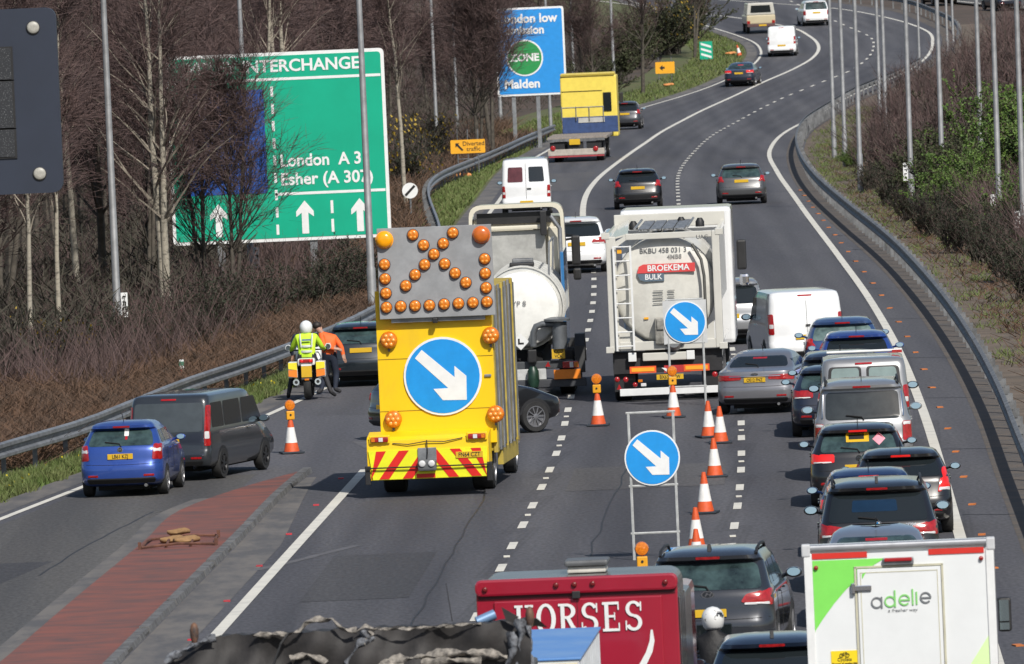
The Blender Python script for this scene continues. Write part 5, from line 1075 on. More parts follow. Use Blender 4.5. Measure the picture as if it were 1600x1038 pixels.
part(t, 'roll_tube', mat('tube_blue', (.16, .27, .44), .4, .2), lambda b: b.tube([(lx(742, 976), .45, lz(742, 976)), (lx(770, 964), .5, lz(770, 964))], .055, 10), smooth=50)
part(t, 'strap', BLACK, lambda b: b.tube([(lx(452, 988), -.12, lz(452, 988)), (lx(440, 1005), -.16, lz(440, 1005)), (lx(428, 1040), -.2, lz(428, 1040))], .014, 5))
part(t, 'whip_aerial', BLACK, lambda b: b.tube([(lx(700, 980), .9, lz(700, 980)), (lx(690, 920), .9, lz(690, 920))], [.006, .003], 5))
part(t, 'tipper_body', mat('tipper_steel', (.10, .10, .10), .6, .3, var=.3), lambda b: b.b2(-1.75, 1.75, .35, 5.0, 1.0, 3.0), bevel=.03)
part(t, 'chassis', DARK, lambda b: b.b2(-.5, .5, .5, 7.5, .5, .98)); part(t, 'cab', mat('tipper_cab', (.12, .12, .13), .4, coat=.4), lambda b: b.b2(-1.2, 1.2, 5.3, 7.2, .6, 2.7), bevel=.1)
for sg in (-1, 1):
    for y in (1.4, 2.8, 6.6): dualwheel(t, sg * 1.0, y, .5, .36)
# ---------------------------------------------------------------- crash barriers
BEAM = [(0, .46), (.07, .49), (.07, .55), (0, .60), (0, .66), (.07, .70), (.07, .77), (0, .80), (-.015, .80), (.05, .765), (.05, .705), (-.015, .66), (-.015, .60), (.05, .545), (.05, .495), (-.015, .46)]
def barrier(name, label, fn, Y0, Y1, face, mt, step=3.2, dz=0.):
    t = thing(name, label, 'crash barrier', (fn(Y0), Y0, gz(Y0)))
    Y = Y0; o = Vector((fn(Y0), Y0, gz(Y0)))
    while Y < Y1:
        a, c = Y, Y + step + .06; b = MB(); P = [Vector((fn(a), a, gz(a))) - o, Vector((fn(c), c, gz(c))) - o]; n = len(BEAM); vs = []
        for p in P: vs += [(p.x + face * u, p.y, p.z + z + dz) for u, z in BEAM]
        b.add(vs, [(i, (i+1) % n, n + (i+1) % n, n + i) for i in range(n)] + [tuple(range(n)), tuple(range(n, 2*n))[::-1]]); b.build('beam', mt, t)
        b = MB(); p = P[0]; b.b2(p.x - face * .16 - .05, p.x - face * .16 + .05, p.y + .05, p.y + .11, p.z - .1, p.z + .74 + dz); b.build('post', GALVD, t)
        b = MB(); b.b2(p.x - face * .15, p.x - face * .005, p.y + .03, p.y + .13, p.z + .56 + dz, p.z + .70 + dz); b.build('spacer', GALVD, t)
        Y += step
    return t
XGL = pchip([(at(*p).y, at(*p).x) for p in ((-120, 735, .72), (24, 691, .72), (133, 659, .72), (194, 635, .72), (303, 592, .72), (376, 568, .72), (453, 540, .72), (700, 266, .72), (757, 243, .72), (858, 200, .72), (900, 185, .72))])
barrier('crash_barrier', 'weathered steel crash barrier along the left verge below the wood', XGL, 196, 560, 1, GALV)
barrier('crash_barrier', 'dark steel crash barrier curving along the right verge', XB, 176, 668, -1, GALVD)
barrier('crash_barrier', 'second steel barrier behind the curve among the right-hand posts', lambda Y: XB(Y) + 4.2, 470, 585, -1, GALVD)
barrier('crash_barrier', 'far steel barrier between the two carriageways', lambda Y: XB(Y) + .6, 700, 800, -1, GALVD)
# joints and studs of the hard strip
for y_ in (494, 556, 620, 701, 805, 445, 400):
    Y = at(1500, y_).y; b = MB(); b.add([(XR(Y) + .15, Y, gz(Y) + .006), (XB(Y) - .1, Y - .8, gz(Y) + .006), (XB(Y) - .1, Y - .72, gz(Y) + .006), (XR(Y) + .15, Y + .08, gz(Y) + .006)], [(0, 1, 2, 3)]); struct(b.build('surface_joint', mat('tar_joint', (.02, .02, .02), .7, var=0), fix=False))
b = MB(); Y = 150
while Y < 420: b.box(XR(Y) + .38, Y, gz(Y) + .012, .13, .30, .022, rz=random.uniform(-.2, .2)); Y += 9
struct(b.build('road_studs', mat('amber_stud', (.50, .15, .03), .6, var=.2)), 'stuff')
b = MB(); Y = 150
while Y < 216: b.box(X1(Y) - .33, Y, gz(Y) + .012, .11, .22, .022); Y += 9
struct(b.build('road_studs', mat('red_stud', (.45, .03, .04), .6, var=.2)), 'stuff')

# ---------------------------------------------------------------- lamp posts
def lamp_post(label, px, py, r=.085, h=12.0, plate_h=None, lean=0., group='lamp posts along the road', dx=.0):
    P = at(px, py); t = thing('lamp_post', label, 'lamp post', P, 0, group); t.rotation_euler = (0, rad(lean), 0)
    b = MB(); b.tube([(0, 0, -.3), (0, 0, 1.4), (0, 0, 1.45), (0, 0, h)], [r*1.25, r*1.2, r, r*.62], 12); b.build('pole', POST, t, smooth=50)
    b = MB(); b.tube([(0, 0, h), (.3, 0, h+.25), (1.2, 0, h+.35)], [.05, .045, .04], 8); b.build('arm', POST, t, smooth=50)
    b = MB(); b.prismx([(-.12, h+.30), (.12, h+.30), (.10, h+.42), (-.10, h+.42)], 1.15, 1.85); b.build('lantern', GALV, t, bevel=.02)
    if plate_h:
        b = MB(); b.box(r*1.3 + .06 if dx >= 0 else -r*1.3 - .06, -r*.9, plate_h, .17, .012, .62); o = b.build('number_strip', SIGNWHITE, t)
        for k in range(4):
            b = MB(); b.box((r*1.3 + .06) * (1 if dx >= 0 else -1), -r*.9 - .008, plate_h + .21 - k * .14, .09, .004, .035); b.box((r*1.3 + .06) * (1 if dx >= 0 else -1) + (.03 if k % 2 else -.03), -r*.9 - .008, plate_h + .21 - k * .14 - .03, .03, .004, .07); b.build('strip_mark', INK, o)
    return t
lamp_post('lamp post with white number strip in front of the wood, leftmost', 187, 566, .10, plate_h=1.45)
lamp_post('lamp post standing in front of the green sign, behind the birch', 394, 450, .085, plate_h=.9)
lamp_post('lamp post passing the right end of the green sign', 583, 500, .105)
lamp_post('lamp post beside the gorse above the yellow direction sign', 684, 244, .09)
lamp_post('thin lamp post between the yellow direction sign and the green sign', 716, 222, .075)
lamp_post('lamp post left of the blue zone sign', 783, 196, .085)
lamp_post('lamp post in front of the blue zone sign', 861, 206, .085)
lamp_post('lamp post just right of the blue zone sign', 898, 150, .085)
lamp_post('lamp post behind the grey hatchback right of the yellow cab', 961, 158, .095)
RG = 'lamp posts on the right bank'
for (px, py, lb, ph) in ((1304, 247, 'leftmost lamp post of the right bank at the bend', 0), (1321, 262, 'second lamp post from the left on the right bank', 0), (1345, 300, 'third lamp post from the left on the right bank', 0), (1376, 210, 'fourth lamp post from the left, paired with a neighbour', 0), (1386, 245, 'fifth lamp post from the left, right one of a close pair', 0), (1425, 326, 'lamp post on the right bank with strip, left of the mid-bank one', 1.3), (1437, 110, 'thin far lamp post beside the far bend end line', 0), (1474, 318, 'lamp post in the middle of the right bank shrubs', 1.2), (1481, 95, 'far lamp post behind the mid-bank post', 0), (1490, 85, 'faint far lamp post furthest behind the mid-bank post', 0), (1535, 300, 'lamp post partly behind the green leafy bush', 0), (1563, 374, 'lamp post with number strip before the green bush', 1.1), (1601, 398, 'rightmost lamp post at the picture edge', 1.0)):
    lamp_post(lb, px, py, .08 if py < 200 else .095, 12.0, ph or None, .5, RG, -1)

# ---------------------------------------------------------------- signs
def post(t, x, y, z0, z1, w=.16, mt=GALV): 
    b = MB(); b.b2(x - w/2, x + w/2, y, y + w, z0, z1); return b.build('sign_post', mt, t, bevel=.01)
def flat(t, name, mt, x0, x1, z0, z1, y0, y1, r=.0):
    b = MB(); b.prism(rq([(x0, z0), (x1, z0), (x1, z1), (x0, z1)], r, 5) if r else [(x0, z0), (x1, z0), (x1, z1), (x0, z1)], y0, y1); return b.build(name, mt, t)
def at_depth(px, py, Y):
    u, v = px - 800, 519 - py; a = u * math.cos(ROLL) + v * math.sin(ROLL); b_ = -u * math.sin(ROLL) + v * math.cos(ROLL)
    return Vector((a / F * Y * 1.0, Y, CAMH + Y * (b_ * math.cos(TH) - F * math.sin(TH)) / (F * math.cos(TH) + b_ * math.sin(TH))))
# green interchange sign
YS = 318.; A, B_ = at_depth(258, 88, YS), at_depth(612, 373, YS)
P0 = Vector(((A.x + B_.x) / 2, YS, gz(YS)))
t = thing('road_sign', 'large green direction sign with white border half hidden by birch twigs', 'road sign', P0)
hw = (B_.x - A.x) / 2; z0, z1 = B_.z - P0.z + .06, A.z - P0.z - .03
zz = lambda py, px=520: at_depth(px, py, YS).z - P0.z
xx = lambda px, py=220: at_depth(px, py, YS).x - P0.x
flat(t, 'border', SIGNWHITE, -hw, hw, z0, z1, 0, .05, .16); f = flat(t, 'green_panel', SIGNGREEN, -hw + .10, hw - .10, z0 + .10, z1 - .10, -.012, -.002, .12)
zl = zz(120, 520)
flat(t, 'rule', SIGNWHITE, -hw + .12, hw - .12, zl - .04, zl + .04, -.02, -.013)
zl2 = zz(300, 520); flat(t, 'rule', SIGNWHITE, xx(430, 300), hw - .12, zl2 - .04, zl2 + .04, -.02, -.013)
for k in range(9):
    z = z0 + .2 + k * (zl - .2 - z0) / 9; flat(t, 'divider_dash', SIGNWHITE, xx(428) - .04, xx(428) + .04, z, z + .30, -.02, -.013)
for k in range(2): flat(t, 'divider_dash', SIGNWHITE, xx(519, 330) - .04, xx(519, 330) + .04, z0 + .22 + k * .55, z0 + .60 + k * .55, -.02, -.013)
flat(t, 'blue_panel', mat('motorway_blue', (.012, .085, .36), .45, var=.06), -hw + .45, xx(415, 220), zl2 + .05, zl - .28, -.02, -.013, .08)
text('sign_text', 'WISLEY INTERCHANGE', (xx(300, 98) + xx(562, 98)) / 2 - .20, -.022, (zl + z1) / 2 - .02, .50, SIGNWHITE, t, bold=.012, sx=1.02)
text('sign_text', 'London  A 3', xx(437, 248), -.022, zz(249), .50, SIGNWHITE, t, bold=.012, align='LEFT', sx=.95); text('sign_text', 'Esher (A 307)', xx(438, 278), -.022, zz(278), .50, SIGNWHITE, t, bold=.012, align='LEFT', sx=.98)
for px in (342, 477, 563):
    x = xx(px, 345); za = z0 + .20; b = MB(); b.prism([(x-.10, za), (x+.10, za), (x+.10, za+.62), (x+.26, za+.50), (x+.26, za+.66), (x, za+.98), (x-.26, za+.66), (x-.26, za+.50), (x-.10, za+.62)], -.02, -.013); b.build('arrow', SIGNWHITE, t)
for px in (346, 491): post(t, xx(px, 400), .06, -.5, z0 + .4, .22)
# blue zone sign
YS = 540.; A, B_ = at_depth(772, 14, YS), at_depth(886, 147, YS); P0 = Vector(((A.x + B_.x) / 2, YS, gz(YS)))
t = thing('road_sign', 'blue low emission zone sign with green circle above the yellow cab', 'road sign', P0); hw = (B_.x - A.x) / 2; z0, z1 = B_.z - P0.z, A.z - P0.z
zz = lambda py: at_depth(835, py, YS).z - P0.z; xx = lambda px, py=80: at_depth(px, py, YS).x - P0.x
flat(t, 'border', SIGNWHITE, -hw, hw, z0, z1, 0, .05, .14); flat(t, 'blue_panel', mat('zone_blue', (.02, .26, .66), .45, var=.05), -hw + .10, hw - .10, z0 + .10, z1 - .10, -.012, -.002, .1)
text('sign_text', 'London low', xx(824, 28), -.03, zz(29), .62, SIGNWHITE, t, bold=.02, sx=.98); text('sign_text', 'emission', xx(820, 46), -.03, zz(47), .58, SIGNWHITE, t, bold=.02, sx=.95)
c = (xx(820, 90), zz(90)); d = disc(t, 'circle_rim', c[0], -.02, c[1], .92, SIGNWHITE, .02, 36); disc(d, 'green_circle', 0, -.016, 0, .84, mat('zone_green', (.02, .26, .07), .45, var=.06), .01, 36)
text('sign_text', 'ZONE', c[0], -.045, c[1], .52, SIGNWHITE, t, bold=.02); text('sign_text', 'Malden', xx(816, 130), -.03, zz(131), .62, SIGNWHITE, t, bold=.02)
for px in (803, 841): post(t, xx(px, 160), .06, -.5, z0 + .3, .2)
# yellow temporary signs
def sandbag(label, px, py, s=1., mt=None, up=0., group=None, rz=0.):
    P = at(px, py); b = MB(); b.lathe([(.02, -.34), (.12, -.33), (.20, -.22), (.22, 0), (.20, .2), (.13, .32), (.02, .34)], (0, 0, 0), 'X', 12)
    b.v = [(x * s, y * s * 1.05, z * s * .46 + .09 * s + .02 * math.sin(9*x+5*y)) for x, y, z in b.v]
    o = b.build('sandbag', mt or mat('orange_bag', (.62, .25, .08), .8, var=.2, scale=6), None, smooth=60); o.location = P + Vector((0, 0, up)); o.rotation_euler = (0, 0, rz); tag(o, label, 'sandbag', group); return o
P = at(733, 276); sc = F / P.y
t = thing('temporary_sign', 'yellow diversion sign with black arrow on a thin frame by the left verge', 'sign', P); x0, x1 = -27 / sc, 27 / sc; zc = (276 - 229) / sc
flat(t, 'sign_plate', SIGNYEL, x0, x1, zc - .30, zc + .30, 0, .03, .05)
b = MB(); b.prism([(x0+.22, zc+.16), (x0+.40, zc+.16), (x0+.34, zc+.10), (x0+.56, zc-.14), (x0+.50, zc-.19), (x0+.28, zc+.04), (x0+.22, zc-.02)], -.012, -.002); b.build('arrow', INK, t)
text('sign_text', 'Diverted', .25, -.01, zc + .12, .27, INK, t); text('sign_text', 'traffic', .25, -.01, zc - .12, .27, INK, t)
for x in (-.45, .0, .45):
    b = MB(); b.tube([(x, .06, 0), (x, .06, zc + .75)], .025, 6); b.build('frame_leg', GALVD, t)
b = MB(); b.tube([(-.45, .06, zc - .55), (.45, .06, zc - .55)], .022, 6); b.build('frame_rail', GALVD, t)
P = at(1040, 128); sc = F / P.y; t = thing('temporary_sign', 'yellow board on the far grass verge before the bend', 'sign', P); zc = 22 / sc
flat(t, 'sign_plate', SIGNYEL, -15 / sc, 15 / sc, zc - .36, zc + .36, 0, .03, .04)
b = MB(); b.prism([(-.35, zc), (-.15, zc+.18), (-.15, zc+.06), (-.02, zc+.06), (-.02, zc-.06), (-.15, zc-.06), (-.15, zc-.18)], -.012, -.002); b.build('arrow', INK, t)
for x in (-.4, .4):
    b = MB(); b.tube([(x, .06, 0), (x, .06, zc + .65)], .025, 6); b.build('frame_leg', GALVD, t)
sandbag('orange sandbag at the foot of the yellow diversion sign', 722, 279, 1.25); sandbag('orange sandbag below the far yellow board', 1045, 135, 1.0); sandbag('orange sandbag beside the far leaning cone', 1142, 86, 1.1)
P = at(1104, 95); t = thing('countdown_marker', 'green countdown marker with white diagonal bars on the far verge', 'sign', P); sc = F / P.y
flat(t, 'marker_plate', SIGNGREEN, -10/sc, 10/sc, 2/sc, 30/sc, 0, .03)
for k in range(3):
    b = MB(); z = 6/sc + k * 8/sc; b.prism([(-8/sc, z + .12), (8/sc, z - .10), (8/sc, z + .04), (-8/sc, z + .26)], -.01, -.002); b.build('diagonal_bar', SIGNWHITE, t)
b = MB(); b.tube([(0, .06, -.1), (0, .06, 28/sc)], .04, 6); b.build('sign_post', GALVD, t)
P = at(643, 352); sc = F / P.y; t = thing('speed_sign', 'white round sign with black diagonal stripe at the wood edge', 'sign', P); zc = 54 / sc
disc(t, 'sign_face', 0, 0, zc, 12.3 / sc, SIGNWHITE, .02, 28); b = MB(); r_ = 12.3 / sc; b.prism([(-.72*r_, -.50*r_), (-.50*r_, -.72*r_), (.72*r_, .50*r_), (.50*r_, .72*r_)], -.02, -.012); o = b.build('stripe', INK, t); o.location = (0, 0, zc)
b = MB(); b.tube([(0, .05, 0), (0, .05, zc + .2)], .035, 8); b.build('sign_post', GALVD, t)
P = at(285, 600); sc = F / P.y; t = thing('marker_post', 'white marker post with red reflector behind the left barrier', 'post', P)
b = MB(); b.prism([(-.055, -.1), (.055, -.1), (.055, 38/sc), (-.055, 38/sc)], -.02, .02); b.build('post', SIGNWHITE, t, bevel=.01); b = MB(); b.b2(-.035, .035, -.03, -.021, 10/sc, 24/sc); b.build('reflector', REDL, t); b = MB(); b.b2(-.06, .06, -.028, -.021, 29/sc, 35/sc); b.build('green_band', mat('dull_green', (.05, .22, .14), .6), t)
# keep-right roundels on frames
PALEF = mat('pale_frame', (.46, .47, .46), .5, .2, var=.2, scale=5)
def keep_right(label, px, py, hdisc, r, square, hw_, hgt, px_d=0.):
    P = at(px, py); t = thing('keep_right_sign', label, 'road sign', P, rad(-1), 'keep-right signs on frames')
    for sx in (-1, 1):
        b = MB(); b.tube([(sx * hw_, 0, 0), (sx * hw_, .10, hgt)], .026, 6); b.build('frame_leg', PALEF, t, smooth=50)
        b = MB(); b.tube([(sx * hw_ * .98, .75, 0), (sx * hw_ * .98, .08, hgt * .75)], .018, 6); b.build('back_leg', GALVD, t, smooth=50)
    for z in (hgt, hdisc - r * 1.0, hgt * .18):
        b = MB(); b.tube([(-hw_ - .04, .10 * z / hgt, z), (hw_ + .04, .10 * z / hgt, z)], .022, 6); b.build('cross_rail', PALEF, t, smooth=50)
    y = .10 * hdisc / hgt - .045
    if square: flat(t, 'backing_plate', mat('plate_grey', (.50, .51, .51), .5, var=.08), px_d - r * 1.03, px_d + r * 1.03, hdisc - r * 1.03, hdisc + r * 1.03, y + .012, y + .024)
    arrow_disc(t, px_d, y - .006, hdisc, r, 'sign_face', th=.02); return t
sc = F / at(1026, 874).y; keep_right('blue keep-right roundel on a tall frame behind the red horsebox', 1026, 874, (874 - 715) / sc, 43.5 / sc, False, 35 / sc, (874 - 644) / sc, .0)
sc = F / at(1076, 634).y; keep_right('blue keep-right roundel on a square plate before the bulk tanker', 1076, 634, (634 - 503) / sc, 33 / sc, True, 27 / sc, (634 - 468) / sc, .0)

# ---------------------------------------------------------------- cones
def cone_mesh():
    b = MB(); b.lathe([(.165, .035), (.125, .22)], (0, 0, 0), 'Z', 20); lo_ = b.mesh('lower_body', ORANGE, smooth=40)
    b = MB(); b.lathe([(.128, .22), (.075, .54)], (0, 0, 0), 'Z', 20); mi_ = b.mesh('white_sleeve', SLEEVE, smooth=40)
    b = MB(); b.lathe([(.073, .54), (.036, .75), (.02, .755)], (0, 0, 0), 'Z', 20); up_ = b.mesh('tip', ORANGE, smooth=40)
    b = MB(); b.b2(-.235, .235, -.235, .235, 0, .038); ba_ = b.mesh('base', mat('cone_base', (.022, .03, .04), .7, var=.2), bevel=.01); return lo_, mi_, up_, ba_
CM = cone_mesh()
def cone(label, px, py, lampon=False, s=1., lean=0., rz=0.):
    P = at(px, py); P.z += .01; t = thing('traffic_cone', label, 'traffic cone', P, rz, 'traffic cones'); t.scale = (s,) * 3; t.rotation_euler = (0, rad(lean), rz)
    for nm, me in zip(('lower_body', 'white_sleeve', 'tip', 'base'), CM): obj(nm, me, t)
    if lampon:
        b = MB(); b.b2(-.085, .085, -.06, .06, .70, .88); o = b.build('lamp_battery', mat('lamp_case_yellow', (.72, .33, .01), .5, var=.1), t, bevel=.02)
        disc(o, 'case_button', 0, -.065, .80, .022, INK, .01, 10)
        b = MB(); b.lathe([(.03, .05), (.105, .04), (.115, 0), (.10, -.045), (.03, -.055)], (0, 0, 1.0), 'Y', 18); b.build('lamp_lens', ORLAMP, t, smooth=50)
    return t
cone('cone with amber lamp beside the dark grey van', 456, 709, True, rz=.2); cone('cone with amber lamp on the dashed line right of works truck', 935, 666, True, rz=-.1)
cone('cone with amber lamp in front of the bulk tanker', 1053, 653, True, rz=.1); cone('furthest plain cone of the taper, left of a close pair', 1108, 684, rz=.3); cone('plain cone of the close pair, right one', 1126, 693)
cone('third plain cone of the taper from the far end', 1117, 746, rz=.1); cone('plain cone right of the tall keep-right frame', 1102, 803, rz=-.2); cone('plain cone just behind the grey sport utility car, far one', 1089, 862, rz=.1); cone('plain cone nearest the grey sport utility car roof', 1090, 898)
cone('cone with amber lamp mostly hidden behind the red horsebox roof', 1007, 957, True); cone('leaning cone on the far grass verge', 1156, 88, lean=-12)
# collapsed frame and sandbags on the red island
P = at(283, 852); t = thing('fallen_sign_frame', 'rusty sign frame lying flat on the red island', 'sign frame', P); RUST = mat('rust', (.11, .045, .028), .8, var=.35, scale=6)
sc = F / P.y
for a, c in (((-58, -1.3), (55, -1.0)), ((-50, 1.1), (54, 1.5)), ((-58, -1.3), (-50, 1.1)), ((55, -1.0), (54, 1.5)), ((-20, -1.2), (-18, 1.2)), ((18, -1.1), (20, 1.3))):
    b = MB(); b.tube([(a[0]/sc, a[1], .06), ((a[0]+c[0])/2/sc, (a[1]+c[1])/2, .10), (c[0]/sc, c[1], .06)], .025, 6); b.build('frame_bar', RUST, t)
for x, y in ((-.70, -1.3), (.66, -1.0), (.64, 1.4)): 
    b = MB(); b.b2(x - .03, x + .03, y - .03, y + .03, 0, .16); b.build('frame_foot', RUST, t)
TAN = mat('tan_bag', (.26, .15, .065), .85, var=.25, scale=5)
sandbag('tan sandbag on the fallen frame, front left', 270, 851, .68, TAN, .03); sandbag('tan sandbag on the fallen frame, front right', 292, 852, .72, TAN, .03, rz=.3); sandbag('tan sandbag lying on top of the others on the island', 280, 848, .62, TAN, .14, rz=-.2)

# ---------------------------------------------------------------- matrix sign on its gantry leg, top left
YM = 200.; sc = F / YM; Ct = at_depth(93, 156, YM); t = thing('matrix_sign', 'dark electronic sign board with lamp panels, cut by the left edge', 'sign', (Ct.x - 1.35, YM, gz(YM))); hz = Ct.z - gz(YM)
CASE = mat('sign_case', (.020, .027, .045), .5, var=.08, scale=1)
flat(t, 'case', CASE, -1.35, 1.35, hz - 1.72, hz + 1.72, 0, .35, .22)
for sx in (1, -1):
    for z in (1.36, -1.36): lamp(t, 'lantern', sx * .92, -.01, hz + z, .115, mat('unlit_lantern', (.36, .35, .31), .4, var=.15, scale=20), .04, 20, BLACK)
LED = mat('led_panel', (.02, .022, .026), .5, col2=(.13, .135, .14), scale=42, detail=1, lo=.60, hi=.68)
for z0_, z1_ in ((.42, 1.0), (-.48, .38), (-1.02, -.52)):
    flat(t, 'led_frame', BLACK, -.52, .52, hz + z0_ - .03, hz + z1_ + .03, -.03, -.001); flat(t, 'led_panel', LED, -.48, .48, hz + z0_, hz + z1_, -.045, -.031)
b = MB(); b.b2(-1.9, -1.5, .36, .70, -.2, hz + 1.9); b.build('support_leg', GALVD, t, bevel=.02); b = MB(); b.b2(-1.6, .9, .36, .50, hz - .1, hz + .1); b.build('bracket', GALVD, t)

# ---------------------------------------------------------------- people and motorcycles
SKIN = mat('skin', (.42, .24, .17), .55, var=.08)
def person(name, label, J, bones, mats, parent_loc, rz=0., hands=()):
    """J: joint -> (x, y, z, radius); bones: (a, b, material index); one continuous skinned surface"""
    names = list(J); 
    for side, (hj, dirv, mi) in enumerate(hands):
        hx, hy, hz_, hr = J[hj]; d = Vector(dirv).normalized(); s = d.orthogonal().normalized()
        for k in range(4):
            o_ = s * (k - 1.5) * .021; ln = (.07, .085, .08, .06)[k]; bp = Vector((hx, hy, hz_)) + o_ + d * .04
            J['%s_f%d' % (hj, k)] = (*(bp + d * ln * .5), .0105); J['%s_g%d' % (hj, k)] = (*(bp + d * ln * .8 + Vector((0, .012, -.03))), .009); bones = bones + [(hj, '%s_f%d' % (hj, k), mi), ('%s_f%d' % (hj, k), '%s_g%d' % (hj, k), mi)]
        bp = Vector((hx, hy, hz_)) + s * .045 + d * .01; J[hj + '_t'] = (*bp, .012); J[hj + '_u'] = (*(bp + d * .045 + Vector((0, 0, -.02))), .010); bones = bones + [(hj, hj + '_t', mi), (hj + '_t', hj + '_u', mi)]
    names = list(J); ix = {n: i for i, n in enumerate(names)}
    me = bpy.data.meshes.new('tmp_skin'); me.from_pydata([J[n][:3] for n in names], [(ix[a], ix[c]) for a, c, _ in bones], [])
    o = bpy.data.objects.new('tmp_skin', me); COL.objects.link(o); m = o.modifiers.new('s', 'SKIN'); m.use_smooth_shade = True; ss = o.modifiers.new('u', 'SUBSURF'); ss.levels = 2
    if not me.skin_vertices: me.skin_vertices.new() if hasattr(me.skin_vertices, 'new') else None
    for n, v in zip(names, me.skin_vertices[0].data): v.radius = (J[n][3], J[n][3]); v.use_root = (n == 'pelvis')
    dg = bpy.context.evaluated_depsgraph_get(); dg.update(); body = bpy.data.meshes.new_from_object(o.evaluated_get(dg)); bpy.data.objects.remove(o)
    body.materials.clear(); [body.materials.append(x) for x in mats]
    sg = [(Vector(J[a][:3]), Vector(J[c][:3]), mi) for a, c, mi in bones]; idx = []
    for p in body.polygons:
        best = (9, 0)
        for a, c, mi in sg:
            ab = c - a; tt = max(0, min(1, (p.center - a).dot(ab) / max(ab.length_squared, 1e-9))); dd = (p.center - (a + ab * tt)).length
            if dd < best[0]: best = (dd, mi)
        idx.append(best[1])
    body.polygons.foreach_set('material_index', idx); body.polygons.foreach_set('use_smooth', [True] * len(idx)); body.update()
    t = thing(name, label, 'person', parent_loc, rz); obj('body', body, t); return t
HIVIS = mat('hi_vis_yellow', (.50, .78, .03), .7, var=.1, scale=6); HIVO = mat('hi_vis_orange', (.80, .13, .02), .7, var=.12, scale=6); BLKCL = mat('black_clothing', (.022, .022, .025), .75, var=.25, scale=6, bump=.2); NAVYCL = mat('navy_clothing', (.012, .018, .035), .8, var=.2); TAPE = mat('reflective_tape', (.62, .64, .62), .4, .2, var=.1); HAIR = mat('dark_hair', (.018, .013, .010), .6, var=.3); GLOVE = mat('black_glove', (.015, .015, .015), .7, var=.2); SHOEW = mat('white_shoe', (.62, .60, .55), .6, var=.1)
def helmet(t, x, y, z, r, mt, visor=True, stripes=None):
    b = MB(); b.lathe([(r*.72, -r*1.0), (r*.92, -r*.75), (r*1.02, -r*.2), (r*1.0, r*.25), (r*.82, r*.66), (r*.45, r*.95), (r*.05, r*1.05)], (0, 0, 0), 'Z', 20); b.v = [(a, c * 1.18, d) for a, c, d in b.v]
    o = b.build('helmet', mt, t, smooth=60); o.location = (x, y, z)
    b = MB(); b.b2(-r*.7, r*.7, r*1.0, r*1.24, -r*.35, r*.2); b.build('visor', GLASS, o, bevel=.02); return o
